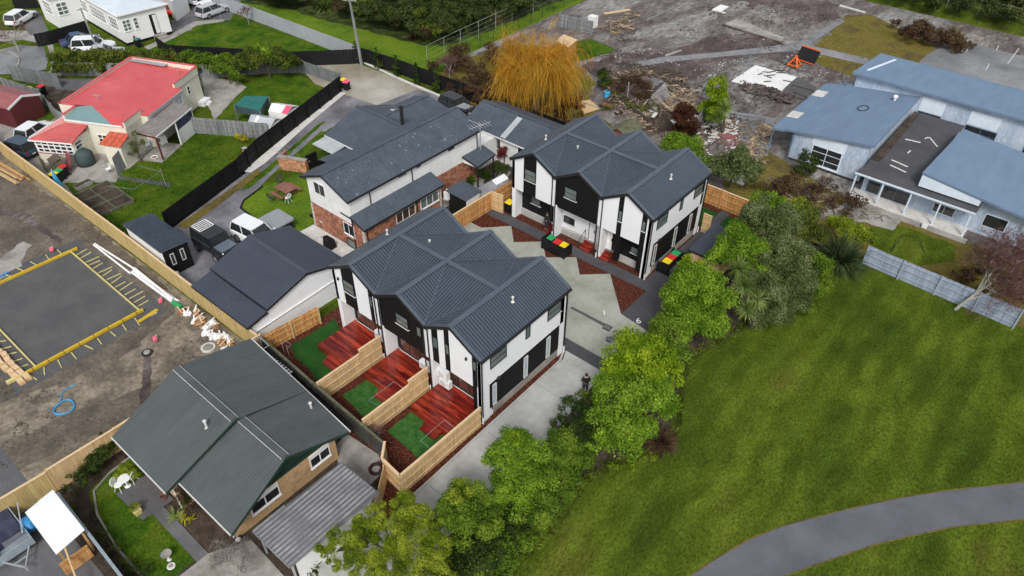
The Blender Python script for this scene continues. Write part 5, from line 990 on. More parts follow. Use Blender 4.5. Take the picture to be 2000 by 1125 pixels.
fence('orange pine fence behind the rear townhouses', [(-34.6, 52.15), (-17.8, 52.1)], 1.8, 'pine_orange', 'pine_cap', 'pine_orange', 1)
fence('short pine gate panel at the far corner of the rear townhouses', [(-19.7, 48.0), (-18.95, 48.0)], 1.8, 'pine', 'pine_cap', None, 1, name='timber_gate')
fence('weathered blue grey paling fence under the bare tree', [(-7.9, 52.45), (2.9, 52.0)], 1.75, 'fence_blue_grey', None, 'fence_blue_grey', 1, .16, 2.6)
fence('dark wooden sleeper fence at the lower end of the front flower bed', [(-33.4, 2.15), (-25.8, 1.95)], 1.3, 'old_wood_dark', 'galv', None, 1)
fence('grey paling fence beside the verandah of the red roofed house', [(-66.0, 30.15), (-59.3, 34.2)], 1.75, 'old_wood', None, 'old_wood', 1, .17)
fence('grey paling fence in front of the maroon garage', [(-90, 22.0), (-83.8, 23.3), (-77.5, 22.4), (-74.9, 22.9)], 1.6, 'old_wood', None, 'old_wood', -1, .17, 2.4)
fence('grey paling fence beside the far left coloured bins', [(-92, 23.8), (-86, 26.2)], 1.7, 'fence_dull', None, 'old_wood', -1, .2, 2.2)
fence('grey board fence below the long hedge', [(-89.6, 27.4), (-81.5, 33.9), (-75.5, 38.9)], 1.6, 'old_wood', None, 'old_wood', -1, .2, 2.4)
fence('dark paling fence around the far end of the side lawn', [(-75.5, 38.9), (-72.3, 43.2), (-69.3, 46.0), (-63.4, 46.6)], 1.5, 'fence_dull', None, 'fence_dull', -1, .18, 2.4)
fence('long black painted fence along the driveway to the brick house', [(-52.9, 19.6), (-55.6, 28.3), (-57.3, 31.5), (-62.3, 45.6)], 1.8, 'black_paint', None, 'black_paint', 1, .3, 2.2, name='black_fence')
fence('black fence closing the white house lawn behind the turning area', [(-87.5, 38.6), (-84.0, 38.2), (-71.4, 46.6), (-67.0, 51.3), (-66.3, 52.3)], 1.8, 'black_paint', None, None, 1, .4, name='black_fence', rails=False)
fence('black fence behind the row of small cypresses', [(-66.3, 52.4), (-61, 52.9), (-44.8, 53.3), (-36.5, 53.2)], 1.8, 'black_paint', None, 'black_metal', 1, .4, 3.0, name='black_fence', rails=False)
fence('short black fence between the parked cars and the white house', SP([(75, 92), (98, 88), (175, 65)]), 1.6, 'black_paint', None, None, 1, .4, name='black_fence', rails=False)
fence('black fence behind the two white cars at the top left', SP([(30, 18), (78, 16)]), 1.6, 'black_paint', None, None, 1, .4, name='black_fence', rails=False)
fence('long smooth grey concrete wall between lawn and grass corridor', [(-120, 51.2), (-91, 51.8), (-67.0, 52.4)], 1.8, 'fence_concrete', None, None, 1, 1.2, name='concrete_wall', gap=.0, thick=.06, rails=False)
fence('old grey paling fence at the edge of the cleared site', [(-56.1, 76.6), (-51.3, 77.2)], 1.7, 'old_wood', None, 'old_wood', 1, .16, 2.4)
fence('leaning grey paling fence behind the dark red conifer', SP([(1350, 272), (1378, 222)]), 1.6, 'old_wood', None, 'old_wood', 1, .18, 2.4)
fence('rough grey paling fence left of the maroon garage corner', [(-36.4, 53.3), (-29, 54.2)], 1.2, 'old_wood_dark', None, None, 1, .3)
def wire_fence(label, pts, h, step=2.5, m='black_metal', name='wire_fence', infill=None, r=.03, nw=3):
    L = [Vector(p) for p in pts]; t = T(name, label, 'fence', (L[0].x, L[0].y, 0)); rl = MB()
    for i in range(len(L)-1):
        a, b = L[i], L[i+1]; ln = (b-a).length; k = max(1, round(ln/step))
        for q in range(nw):
            z = h*(q+1)/nw-.02; rl.bar((a.x, a.y, z), (b.x, b.y, z), .03 if q == nw-1 else .012, .03 if q == nw-1 else .012)
        for j in range(k+(i == len(L)-2)):
            p = a+(b-a)*j/k; part(t, 'post', MB().tube([(p.x, p.y, 0), (p.x, p.y, h)], r, 6), m)
        if infill:
            d = (b-a).normalized(); u = 0; 
            while u < ln: p = a+d*u; infill_mb.box(p.x-.008, p.x+.008, p.y-.008, p.y+.008, .05, h-.05) if False else rl.bar((p.x, p.y, .05), (p.x, p.y, h-.05), .014, .014, (0, 1, 0)); u += infill
    part(t, 'rail', rl, m); return t
wire_fence('tall dark green mesh fence between grass corridor and cleared site', [(-57.3, 55), (-58.9, 62), (-59.5, 75), (-60.2, 88), (-56, 96)], 2.0, 2.5, infill=.35)
wire_fence('thin galvanised wire fence on the grass corridor beside the bush', SP([(835, 125), (900, 92), (1000, 45), (1080, 5), (1120, -15)]), 2.2, 4, 'steel', nw=4)
wire_fence('dark mesh fence at the far side of the cleared site', [(-29.5, 114), (-9.3, 113.6), (12, 113.2)], 1.8, 3, infill=.6)
wire_fence('thin galvanised wire fence on the far grass strip', [(-20, 117.5), (12, 117.2)], 2.0, 4, 'steel', nw=4)
wire_fence('black pool style railing lying across the wet yard by the blue building', SP([(1378, 232), (1425, 240), (1490, 250)]), 1.0, 2.2, infill=.15)
wire_fence('wire mesh enclosure at the back of the red roofed house', SP([(400, 178), (415, 168), (420, 148), (400, 142)]), 1.8, 1.6, 'steel', nw=5)
# ================================================================ VEGETATION
def quadmesh(name, V, m):
    n = len(V)//4; me = bpy.data.meshes.new(name); me.vertices.add(4*n); me.vertices.foreach_set('co', V.astype(np.float32).ravel())
    me.loops.add(4*n); me.loops.foreach_set('vertex_index', np.arange(4*n, dtype=np.int32))
    me.polygons.add(n); me.polygons.foreach_set('loop_start', np.arange(0, 4*n, 4, dtype=np.int32)); me.update(); me.validate()
    me.materials.append(MATS[m]); return me
def leaf_quads(C, N, size, rng, asp=.6):
    n = len(C); r = rng.normal(size=(n, 3)); a = np.cross(N, r); a /= np.linalg.norm(a, axis=1)[:, None]+1e-9; b = np.cross(N, a); b /= np.linalg.norm(b, axis=1)[:, None]+1e-9
    s = (size*rng.uniform(.6, 1.3, n))[:, None]; a = a*s; b = b*s*asp
    return np.stack([C-a, C-b*.9, C+a, C+b*.9], axis=1).reshape(-1, 3)
def clump_cloud(blobs, size, dens, rng, lump=.42, fill=.35):
    CC, NN = [], []
    for bl in blobs:
        x, y, z, r = bl[:4]; rz = bl[4] if len(bl) > 4 else r*.85; k = max(6, int(16*(r/1.2)**1.2)) 
        d = rng.normal(size=(k, 3)); d[:, 2] = np.abs(d[:, 2])*1.0-.25*rng.random(k); d /= np.linalg.norm(d, axis=1)[:, None]
        cen = np.array([x, y, z])+d*np.array([r, r, rz])*rng.uniform(.55, .92, k)[:, None]; lr = r*lump*rng.uniform(.6, 1.25, k)
        for c_, q in zip(cen, lr):
            n = int(4*math.pi*q*q*dens/(size*size*1.2)); 
            if n < 3: continue
            u = rng.normal(size=(n, 3)); u /= np.linalg.norm(u, axis=1)[:, None]; rad = q*rng.uniform(.55, 1.08, n)[:, None]
            CC.append(c_+u*rad*np.array([1, 1, .8])); NN.append(u*.8+rng.normal(size=(n, 3))*.55+np.array([0, 0, .35]))
        n = int(4*r*r*dens*fill/(size*size)); u = rng.normal(size=(n, 3)); u /= np.linalg.norm(u, axis=1)[:, None]
        CC.append(np.array([x, y, z])+u*np.array([r, r, rz])*rng.uniform(.2, .8, n)[:, None]); NN.append(u+rng.normal(size=(n, 3))*.5)
    C = np.concatenate(CC); N = np.concatenate(NN); N /= np.linalg.norm(N, axis=1)[:, None]; C[:, 2] = np.maximum(C[:, 2], .05); return C, N
def crown(par, blobs, m, size=.11, dens=.62, seed=1, name='crown', lump=.42, asp=.6, label=None):
    rng = np.random.default_rng(seed); size *= .8; dens *= 1.1; C, N = clump_cloud(blobs, size, dens, rng, lump); V = leaf_quads(C, N, size, rng, asp)
    l = root_of(par).location; V = V-np.array([l.x, l.y, l.z]); me = quadmesh(name, V, m); o = bpy.data.objects.new(name, me); COL.objects.link(o); o.parent = par
    if label: o['label'] = label
    return o
def trunk(par, base, top, r, m='trunk', limbs=()):
    mb = MB(); b = Vector(base); t_ = Vector(top); mid = (b+t_)/2+Vector((.08, -.05, 0)); mb.tube([b, mid, t_], r, 8, r*.55)
    for q in limbs: q = Vector(q); st = b+(t_-b)*random.uniform(.45, .8); mb.tube([st, (st+q)/2+Vector((0, 0, .15)), q], r*.45, 6, r*.15)
    part(par, 'trunk', mb, m)
def tree(name, label, cat, m, spec, size=.11, dens=.62, seed=1, tr=True, group=None, lump=.42, extra=None, trm='trunk'):
    """spec: crown clumps given as (px, py, height, radius[, vertical radius]) on the survey"""
    B = []
    for q in spec: x, y = S(q[0], q[1], q[2]); B.append((x, y, q[2], q[3]) + ((q[4],) if len(q) > 4 else ()))
    cx = sum(b[0]*b[3] for b in B)/sum(b[3] for b in B); cy = sum(b[1]*b[3] for b in B)/sum(b[3] for b in B)
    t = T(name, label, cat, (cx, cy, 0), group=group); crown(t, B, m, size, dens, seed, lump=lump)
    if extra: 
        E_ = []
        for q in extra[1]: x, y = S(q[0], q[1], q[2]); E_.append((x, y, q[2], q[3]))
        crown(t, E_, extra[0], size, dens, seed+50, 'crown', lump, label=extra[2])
    if tr:
        zt = max(b[2] for b in B); trunk(t, (cx, cy, 0), (cx, cy, zt*.8), .07+.03*zt*.6, trm, [(b[0], b[1], b[2]) for b in B[:6]])
    return t
tree('pittosporum', 'large lime and green tree next to the concrete driveway, where the driveway meets the court', 'tree', 'leaf_green',
     [(1200, 765, 3.0, 1.35), (1265, 770, 3.0, 1.55), (1180, 825, 2.2, 1.2), (1240, 830, 1.9, 1.4), (1215, 875, 1.2, 1.1), (1290, 790, 2.2, 1.1), (1165, 870, 1.2, .9)], .10, .6, 3,
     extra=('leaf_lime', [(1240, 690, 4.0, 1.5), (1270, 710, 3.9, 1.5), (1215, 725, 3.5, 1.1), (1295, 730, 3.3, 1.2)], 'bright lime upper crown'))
tree('pittosporum', 'round bright green tree at the corner of the dark asphalt, left of the cabbage trees', 'tree', 'leaf_green',
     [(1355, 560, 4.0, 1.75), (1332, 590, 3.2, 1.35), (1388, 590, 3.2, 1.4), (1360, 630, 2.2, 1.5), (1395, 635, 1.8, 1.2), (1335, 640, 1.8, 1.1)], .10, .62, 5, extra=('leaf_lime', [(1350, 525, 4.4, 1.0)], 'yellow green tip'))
tree('shrub', 'low mid green shrub between two larger trees beside the court', 'shrub', 'leaf_mid', [(1305, 650, 1.8, 1.2), (1320, 690, 1.2, 1.0), (1290, 655, 1.4, .9)], .10, .6, 7)
tree('tree_lucerne', 'feathery light green tree beside the concrete driveway, right of the rounded olive tree', 'tree', 'leaf_green',
     [(998, 872, 3.7, 1.15), (1030, 892, 3.3, 1.2), (978, 905, 3.0, 1.1), (1008, 930, 2.5, 1.35), (1042, 945, 1.9, 1.15), (980, 955, 1.9, 1.1), (1010, 980, 1.2, 1.2)], .08, .62, 9, lump=.36, extra=('leaf_lime', [(1000, 858, 4.1, .7)], 'paler feathery tip'))
tree('round_shrub', 'rounded dense olive green tree between the feathery tree and the clumpy yellowish tree', 'tree', 'leaf_mid',
     [(912, 985, 2.9, 1.3), (882, 1010, 2.4, 1.05), (942, 1018, 2.2, 1.1), (905, 1040, 1.8, 1.15)], .075, .8, 11, lump=.36, extra=('leaf_yellow_olive', [(905, 965, 3.3, .8), (935, 975, 3.0, .6)], 'yellowish olive top'))
tree('hedge_shrub', 'dark shrub at the foot of the rounded olive tree', 'shrub', 'leaf_dark', [(930, 1085, 1.0, 1.3), (970, 1060, 1.0, 1.1), (900, 1110, .9, 1.1), (1000, 1030, .8, .9), (945, 1120, .9, 1.1)], .09, .7, 12)
tree('kanuka', 'clumpy yellow green tree beside the carport at the bottom edge', 'tree', 'leaf_yellow_olive',
     [(780, 992, 3.4, 0.79, 0.65), (742, 1000, 3.1, 0.64, 0.55), (815, 1012, 3.2, 0.70, 0.59), (845, 1030, 3.1, 0.70, 0.59), (712, 1015, 2.8, 0.58, 0.52), (690, 1040, 2.6, 0.64, 0.55), (660, 1055, 2.4, 0.61, 0.52), (648, 1085, 2.2, 0.51, 0.45), (700, 1075, 2.4, 0.64, 0.52),
      (735, 1040, 2.9, 0.70, 0.59), (770, 1045, 3.1, 0.77, 0.65), (805, 1055, 3.0, 0.77, 0.65), (852, 1065, 2.8, 0.70, 0.59), (775, 1085, 2.8, 0.77, 0.65), (820, 1090, 2.7, 0.77, 0.65), (862, 1100, 2.5, 0.70, 0.59), (735, 1085, 2.5, 0.70, 0.59), (700, 1108, 2.3, 0.64, 0.52),
      (740, 1120, 2.3, 0.70, 0.59), (785, 1122, 2.5, 0.77, 0.65), (830, 1125, 2.4, 0.77, 0.65), (668, 1100, 2.1, 0.51, 0.45), (870, 1130, 2.2, 0.64, 0.52), (630, 1070, 2.1, 0.38, 0.36), (795, 1020, 2.6, 0.77, 0.65)], .055, .75, 13, lump=.42)
tree('hedge_shrub', 'dark brownish green shrub in front of the person on the driveway', 'shrub', 'leaf_dark', [(1120, 800, 1.9, .95), (1150, 785, 1.9, .75), (1135, 840, 1.4, 1.0), (1100, 830, 1.5, .8), (1160, 840, 1.2, .8)], .08, .55, 15, lump=.36, extra=('leaf_olive', [(1140, 775, 2.1, .5)], 'olive tip'))
tree('hedge_shrub', 'mid green glossy hedge shrub below the dark brownish shrub', 'shrub', 'leaf_mid', [(1088, 875, 1.8, 1.1), (1120, 900, 1.4, 1.1), (1072, 910, 1.4, 1.0), (1095, 940, .9, 1.0), (1140, 895, 1.0, .9), (1070, 950, .9, .9)], .09, .65, 16)
tree('hedge_shrub', 'low spreading green shrub between the feathery tree and the lawn edge', 'shrub', 'leaf_mid', [(1058, 985, 1.2, 1.1), (1045, 1020, .8, 1.0), (1085, 960, .9, .9), (1030, 1040, .8, .9)], .09, .65, 17)
tree('hedge_shrub', 'lowest green shrub of the row, touching the bottom edge of the photo', 'shrub', 'leaf_mid', [(985, 1085, 1.0, .9), (1010, 1060, .8, .7), (955, 1115, 1.0, .9)], .09, .65, 18)
tree('ground_creeper', 'low creeping shrub with yellowish leaves near the brown spiky flax', 'shrub', 'leaf_yellow_olive', [(1235, 905, .2, .55, .2), (1200, 905, .2, .5, .2), (1270, 895, .2, .4, .15)], .07, .3, 19, tr=False)
# the mixed mass above
tree('ngaio', 'tall light green bushy tree directly left of the grey green tree', 'tree', 'leaf_green', [(1440, 480, 3.9, 1.5), (1470, 490, 3.9, 1.2), (1415, 500, 3.2, 1.2), (1440, 450, 4.2, 1.0), (1480, 525, 3, 1.2)], .10, .62, 21)
tree('olive_tree', 'large grey green domed tree behind the cabbage trees', 'tree', 'leaf_grey', [(1500, 425, 5.2, 1.7), (1530, 450, 4.6, 1.6), (1480, 440, 4.4, 1.4), (1545, 500, 3.6, 1.5), (1515, 500, 3.8, 1.6), (1500, 560, 2.6, 1.6), (1555, 550, 2.4, 1.4)], .09, .6, 22, extra=('leaf_green', [(1500, 400, 5.6, 1.1), (1540, 425, 5.0, 1.0)], 'greener crown top'))
tree('shrub', 'yellow green shrub behind the domed grey green tree', 'shrub', 'leaf_olive', [(1565, 430, 3.0, 1.2), (1590, 460, 2.6, 1.1), (1575, 410, 3.2, .8)], .10, .6, 23, extra=('leaf_yellow_olive', [(1560, 400, 3.6, .7)], 'yellow tip'))
tree('shrub', 'grey twiggy shrub at the lawn edge below the domed tree', 'shrub', 'leaf_grey', [(1520, 600, 1.7, 1.4), (1555, 585, 1.5, 1.2), (1490, 620, 1.4, 1.1), (1575, 560, 1.6, 1.0)], .08, .45, 24)
tree('shrub', 'dark green shrub squeezed between cabbage trees and flax', 'shrub', 'leaf_mid', [(1590, 520, 2.0, 1.2), (1600, 560, 1.4, 1.0), (1570, 600, 1.0, .8)], .09, .6, 25)
tree('shrub', 'olive yellow bush behind the dark flax', 'shrub', 'leaf_yellow_olive', [(1660, 455, 1.6, 1.2), (1640, 440, 1.5, 1.0), (1685, 470, 1.2, .9)], .09, .5, 26)
tree('shrub', 'loose grey green shrub with white rubbish beneath, behind the rear townhouses', 'shrub', 'leaf_grey', [(1430, 325, 2.4, 1.6), (1460, 335, 2.0, 1.3), (1405, 330, 1.8, 1.2), (1440, 300, 2.6, 1.0)], .12, .45, 27)
tree('shrub', 'bright green shrub peeping over the rear townhouse roof valley', 'shrub', 'leaf_green', [(1320, 285, 1.6, 1.3), (1350, 290, 1.6, 1.2), (1370, 310, 1.2, 1.0)], .12, .5, 28)
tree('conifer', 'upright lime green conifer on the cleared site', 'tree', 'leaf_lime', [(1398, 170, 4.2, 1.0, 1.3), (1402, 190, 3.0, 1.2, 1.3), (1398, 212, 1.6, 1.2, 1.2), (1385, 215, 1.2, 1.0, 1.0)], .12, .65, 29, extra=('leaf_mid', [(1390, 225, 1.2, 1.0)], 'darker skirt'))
tree('conifer', 'dark red brown conifer beside the rubble pit', 'tree', 'leaf_rusty', [(1333, 222, 3.2, 1.0, 1.2), (1337, 240, 2.2, 1.25, 1.3), (1335, 258, 1.1, 1.25, 1.1)], .11, .7, 30)
tree('shrub', 'solitary dark green shrub between willow and rubble', 'shrub', 'leaf_dark', [(1180, 150, 1.5, .9), (1180, 163, .8, .9)], .12, .6, 31)
tree('shrub', 'dark green upright shrub against the blue classroom wall', 'shrub', 'leaf_dark', [(1577, 315, 1.6, .9, 1.2), (1572, 335, .8, .9)], .1, .6, 32)
tree('shrub', 'red leaved maple in the yard beside the rear townhouses', 'shrub', 'leaf_red', [(985, 293, 1.4, .8), (985, 303, .9, .7)], .07, .5, 33)
tree('shrub', 'green shrub under the windows of the brick house wing', 'shrub', 'leaf_mid', [(960, 280, 1.4, .9), (975, 285, 1.1, .7)], .08, .6, 34)
tree('shrub', 'dark low shrub below the red leaved maple', 'shrub', 'leaf_dark', [(975, 330, .6, .8), (945, 345, .6, .8), (990, 330, .6, .5)], .08, .5, 35)
tree('shrub', 'small yellow shrub at the end of the grey fence', 'shrub', 'leaf_yellow', [(468, 268, .5, .55), (478, 272, .4, .4)], .06, .5, 36)
tree('creeper_tree', 'thin leafy tree growing at the corner of the red roofed house porch', 'tree', 'leaf_olive', [(265, 265, 2.6, .45, .8), (262, 285, 1.6, .6, .7), (258, 300, .9, .6), (278, 280, 1.8, .4)], .07, .35, 37)
tree('round_shrub', 'big rounded green shrub behind the side lawn', 'shrub', 'leaf_olive', [(490, 118, 2.2, 1.5), (520, 112, 2.4, 1.6), (555, 118, 2.1, 1.4), (575, 125, 1.5, 1.0), (470, 128, 1.5, 1.1)], .12, .7, 38, extra=('leaf_green', [(520, 105, 2.9, 1.2)], 'lighter top'))
for i, (a, b) in enumerate((((115, 118), (190, 112)), ((200, 112), (275, 114)), ((285, 118), (360, 116)), ((370, 116), (440, 118)))):
    tree('hedge', ['leafy hedge section nearest the cul-de-sac', 'hedge section behind the parked white cars', 'hedge section above the red roof gable', 'hedge section next to the big rounded shrub'][i], 'hedge', 'leaf_olive' if i < 3 else 'leaf_mid',
         [(a[0]+(b[0]-a[0])*k/3, a[1]+(b[1]-a[1])*k/3+random.uniform(-4, 5), 1.7, 1.15) for k in range(4)]+[(a[0]+(b[0]-a[0])*k/3, a[1]+18, 1.0, .9) for k in range(4)], .12, .55, 40+i, group='garden hedge sections along the grey board fence')
tree('hedge', 'dark overhanging hedge end in front of the grey wall', 'hedge', 'leaf_mid', [(445, 140, 1.4, 1.0), (462, 150, 1.0, .9), (425, 138, 1.4, .8)], .12, .55, 45)
# garden of the green roofed house
tree('shrub', 'bushy brown twiggy shrub against the tan brick wall', 'shrub', 'leaf_brown', [(358, 965, 1.5, .6), (370, 985, 1.0, .6), (350, 950, 1.6, .4)], .035, .6, 50, lump=.35, extra=('leaf_olive', [(365, 975, 1.4, .45)], 'olive tips'))
tree('shrub', 'lime leaved shrub beside the white garden chairs', 'shrub', 'leaf_yellow_olive', [(245, 912, 1.0, .45), (262, 925, .8, .4), (235, 925, .6, .35)], .05, .5, 51)
tree('shrub', 'dark rambling shrub in the corner between pine fence and house', 'shrub', 'leaf_dark', [(185, 870, 1.0, .5), (205, 855, 1.0, .5), (165, 890, .8, .5), (150, 930, .8, .5), (140, 955, .9, .5)], .06, .4, 52, lump=.35)
tree('shrub', 'dark mixed shrub in the front flower bed near the bright metal roof', 'shrub', 'leaf_mid', [(120, 985, .8, .45), (140, 1000, .5, .4), (160, 1030, .4, .4)], .05, .4, 53, lump=.35)
tree('shrub', 'small flowering shrub lower down the front flower bed', 'shrub', 'leaf_olive', [(205, 1050, .4, .4), (225, 1070, .4, .4), (190, 1040, .4, .3), (245, 1095, .3, .35)], .05, .35, 54, lump=.35)
tree('shrub', 'dark shrubs by the street end of the flower bed', 'shrub', 'leaf_dark', [(260, 1110, .4, .5), (285, 1120, .3, .4)], .05, .4, 55)
# blades: flax, cabbage heads, palms
def blades(par, c, n, L_, w, m, seed, lo=10, hi=85, droop=.6, name='leaves', segs=4):
    rng = random.Random(seed); mb = MB(); c = Vector(c)
    for i in range(n):
        az = rng.uniform(0, 2*math.pi); el = R(rng.uniform(lo, hi)); l_ = L_*rng.uniform(.6, 1.05); d = Vector((math.cos(az)*math.cos(el), math.sin(az)*math.cos(el), math.sin(el))); s_ = Vector((-math.sin(az), math.cos(az), 0))*w
        p = c.copy(); pts = []
        for k in range(segs+1): pts.append((p.copy(), w*(1-(k/segs)**2)*.5+.004)); d = (d+Vector((0, 0, -droop*l_/segs/ max(.6, L_)))).normalized(); p = p+d*l_/segs
        o = len(mb.v); s_.normalize()
        for q, ww in pts: mb.v += [tuple(q-s_*ww), tuple(q+s_*ww)]
        mb.f += [(o+2*k, o+2*k+1, o+2*k+3, o+2*k+2) for k in range(segs)]
    l = root_of(par).location; mb.v = [(v[0]-l.x, v[1]-l.y, max(v[2], .02)-l.z) for v in mb.v]
    me = mb.mesh(name); me.materials.append(MATS[m]); o = bpy.data.objects.new(name, me); COL.objects.link(o); o.parent = par; return o
def flax(label, p, L_, n=260, m='leaf_flax', seed=1, name='flax', w=.09, cat='flax', group=None):
    x, y = S(*p); t = T(name, label, cat, (x, y, 0), group=group); blades(t, (x, y, .05), n, L_, w, m, seed, 15, 88, .9); blades(t, (x+.3, y+.2, .05), n//2, L_*.8, w, m, seed+1, 10, 80, 1.0, 'outer_leaves'); return t
flax('huge dark striped flax at the corner of the park lawn', (1637, 515), 2.9, 420, seed=2)
flax('brown and grey drooping flax in front of the lime green tree at the lawn edge', (1285, 868), 1.5, 200, 'leaf_brown', 3)
flax('pale variegated flax in the bush nearest the pole', (635, 18), 2.4, 130, 'leaf_cabbage', 4); flax('pale variegated flax left of the pole at the top', (615, 12), 2.2, 120, 'leaf_cabbage', 5)
flax('pale striped flax at the front corner of the bush', (890, 70), 2.3, 150, 'leaf_flax', 6); flax('tall grey flax in the middle of the bush', (850, 50), 3.0, 120, 'leaf_flax', 7)
flax('golden pampas grass tuft at the bush edge', (968, 42), 1.8, 200, 'leaf_pampas', 8, 'pampas_grass', .05, 'grass tuft'); flax('small golden grass tuft in front of the far right bush', (1990, 35), 2.0, 160, 'leaf_pampas', 9, 'pampas_grass', .05, 'grass tuft')
flax('reddish grass tuft at the front of the bush', (805, 78), 1.2, 120, 'leaf_brown', 10, 'pampas_grass', .05, 'grass tuft')
flax('strappy yellow green plant by the brown twiggy shrub', (343, 1010), .7, 40, 'leaf_cabbage', 11, 'strappy_plant', .07, 'plant'); flax('second strappy plant with orange leaves on the garden path edge', (362, 1015), .5, 25, 'leaf_yellow', 12, 'strappy_plant', .07, 'plant')
flax('large green fern beside the red brick wall', (905, 357), 1.5, 150, 'leaf_mid', 13, 'tree_fern', .16, 'fern'); flax('dry flax clump near the far mesh fence', (1860, 85), 2.2, 150, 'leaf_pampas', 14); flax('dry flax clump left of the other near the far mesh fence', (1800, 62), 2.0, 150, 'leaf_pampas', 15)
flax('dark spiky cactus like plant between carport and clumpy tree', (600, 1110), .9, 40, 'leaf_dark', 16, 'spiky_plant', .1, 'plant')
def cabbage(label, heads, base, seed, m='leaf_cabbage'):
    bx, by = S(*base); t = T('cabbage_tree', label, 'cabbage tree', (bx, by, 0)); mb = MB()
    for k, (px, py, z, r_) in enumerate(heads):
        x, y = S(px, py, z); mb.tube([(bx, by, 0), ((bx+x)/2, (by+y)/2, z*.5), (x, y, z)], .16, 8, .09); blades(t, (x, y, z), 150, r_, .05, m, seed+k, -45, 88, .55, 'leaf_head')
    part(t, 'trunk', mb, 'trunk'); return t
cabbage('cabbage tree with four spiky lime heads between round tree and domed tree', [(1443, 525, 4.0, 1.1), (1455, 560, 3.4, 1.1), (1480, 585, 2.8, 1.0), (1458, 605, 2.2, 1.0), (1445, 560, 3.0, .9)], (1468, 640), 60)
cabbage('cabbage tree with brown skirt beside the lime conifer', [(1416, 212, 3.0, 1.2), (1405, 228, 2.4, 1.1)], (1412, 262), 70)
# cypress row
for i, (px, py) in enumerate(((697, 122), (739, 137), (776, 152), (815, 167), (853, 182))):
    x, y = S(px, py); t = T('cypress', ['slim dark cypress beside the power pole', 'slim cypress second from the power pole', 'slim cypress in the middle of the row of five', 'slim cypress second from the dark car', 'slim cypress nearest the dark car'][i], 'cypress', (x, y, 0), group='slim cypresses along the black fence')
    crown(t, [(x, y, .5, .48, .6), (x, y, 1.1, .44, .7), (x, y, 1.8, .32, .7), (x, y, 2.3, .2, .5)], 'leaf_dark', .09, 1.0, 80+i); trunk(t, (x, y, 0), (x, y, 1.5), .05)
# willow
def willow():
    x, y = S(1045, 222); t = T('willow', 'golden orange weeping willow in bare winter twigs', 'tree', (x, y, 0)); rng = random.Random(5)
    mb = MB(); mb.tube([(x, y, 0), (x+.1, y, 2.2), (x, y+.2, 3.6)], .42, 10, .25)
    L = []
    for k in range(16):
        az = k*2*math.pi/16*2.4; r = rng.uniform(.8, 2.9); tip = Vector((x+r*math.cos(az), y+r*math.sin(az), rng.uniform(5.2, 7.4)-r*.25)); mb.tube([(x, y, rng.uniform(1.8, 3.2)), (x+r*.5*math.cos(az), y+r*.5*math.sin(az), 4.4), tip], .13, 6, .03); L.append(tip)
    part(t, 'trunk', mb, 'trunk')
    s = MB()
    for i in range(8400):
        if i % 14 == 0:
            b = rng.choice(L); out = Vector((b.x-x, b.y-y, 0)); out = out.normalized() if out.length > .1 else Vector((1, 0, 0)); caz = rng.uniform(0, 2*math.pi); up_ = rng.random() < .5
            p0 = b+Vector((rng.gauss(0, .45), rng.gauss(0, .45), rng.gauss(-.9, 1.0) if not up_ else rng.gauss(-1.2, 1.0))); lc = rng.uniform(1.0, 2.2) if up_ else rng.uniform(1.6, 5.0)
            d0 = out*rng.uniform(-.2, 1.3)+Vector((math.cos(caz), math.sin(caz), 0))*(.8 if up_ else .5)+Vector((0, 0, rng.uniform(.2, 1.6)))
        az = rng.uniform(0, 2*math.pi); p = p0+Vector((rng.gauss(0, .1), rng.gauss(0, .1), rng.gauss(0, .15))); d = (d0+Vector((rng.gauss(0, .22), rng.gauss(0, .22), rng.gauss(0, .25)))).normalized()
        l_ = lc*rng.uniform(.7, 1.15); n = 6; w_ = rng.uniform(.007, .014); sd_ = Vector((-math.sin(az), math.cos(az), 0)); o = len(s.v); dr = .06 if up_ else .55
        for k in range(n+1):
            s.v += [tuple(p-sd_*w_), tuple(p+sd_*w_)]
            d = (d+Vector((rng.gauss(0, .10), rng.gauss(0, .10), -dr))).normalized(); p = p+d*l_/n
            if p.z < .25: p.z = .25
        s.f += [(o+2*k, o+2*k+1, o+2*k+3, o+2*k+2) for k in range(n)]
    part(t, 'crown', s, 'willow')
willow()
def bare_tree(name, label, base, h, m, seed, spread=.6, lean=(0, 0), twm=None, depth=5, r0=.12, tm='trunk_pale', w=.012, world=None):
    x, y = world or S(*base); t = T(name, label, 'tree', (x, y, 0)); rng = random.Random(seed); mb, tw = MB(), MB()
    def grow(p, d, l_, r, lev):
        q = p+d*l_
        if lev < 3: mb.tube([p, p+d*l_*.5+Vector((rng.gauss(0, .04), rng.gauss(0, .04), 0)), q], r, 6 if lev < 2 else 4, r*.65)
        else:
            s_ = d.cross(Vector((rng.random(), rng.random(), rng.random()))).normalized()*max(w, r); tw.add([p-s_, p+s_, q+s_*.4, q-s_*.4], [(0, 1, 2, 3)])
        if lev >= depth: return
        for k in range(rng.choice((3, 4)) if lev else 5):
            v = (d+Vector((rng.gauss(0, spread), rng.gauss(0, spread), rng.gauss(.1, spread*.5)))).normalized(); grow(p+d*l_*rng.uniform(.5, 1), v, l_*rng.uniform(.6, .85), r*.6, lev+1)
    grow(Vector((x, y, 0)), Vector((lean[0], lean[1], 1)).normalized(), h*.33, r0, 0)
    part(t, 'trunk', mb, tm); part(t, 'crown', tw, m); return t
bare_tree('bare_tree', 'leaning bare tree with reddish twigs over the blue grey fence', (1865, 605), 6.6, 'twig_red', 4, .55, (.42, .35), depth=7, r0=.13, w=.010)
bare_tree('bare_tree', 'second bare reddish tree behind the leaning one at the right edge', (1965, 545), 5.0, 'twig_red', 9, .55, (.1, .2), depth=6, r0=.10, w=.010)
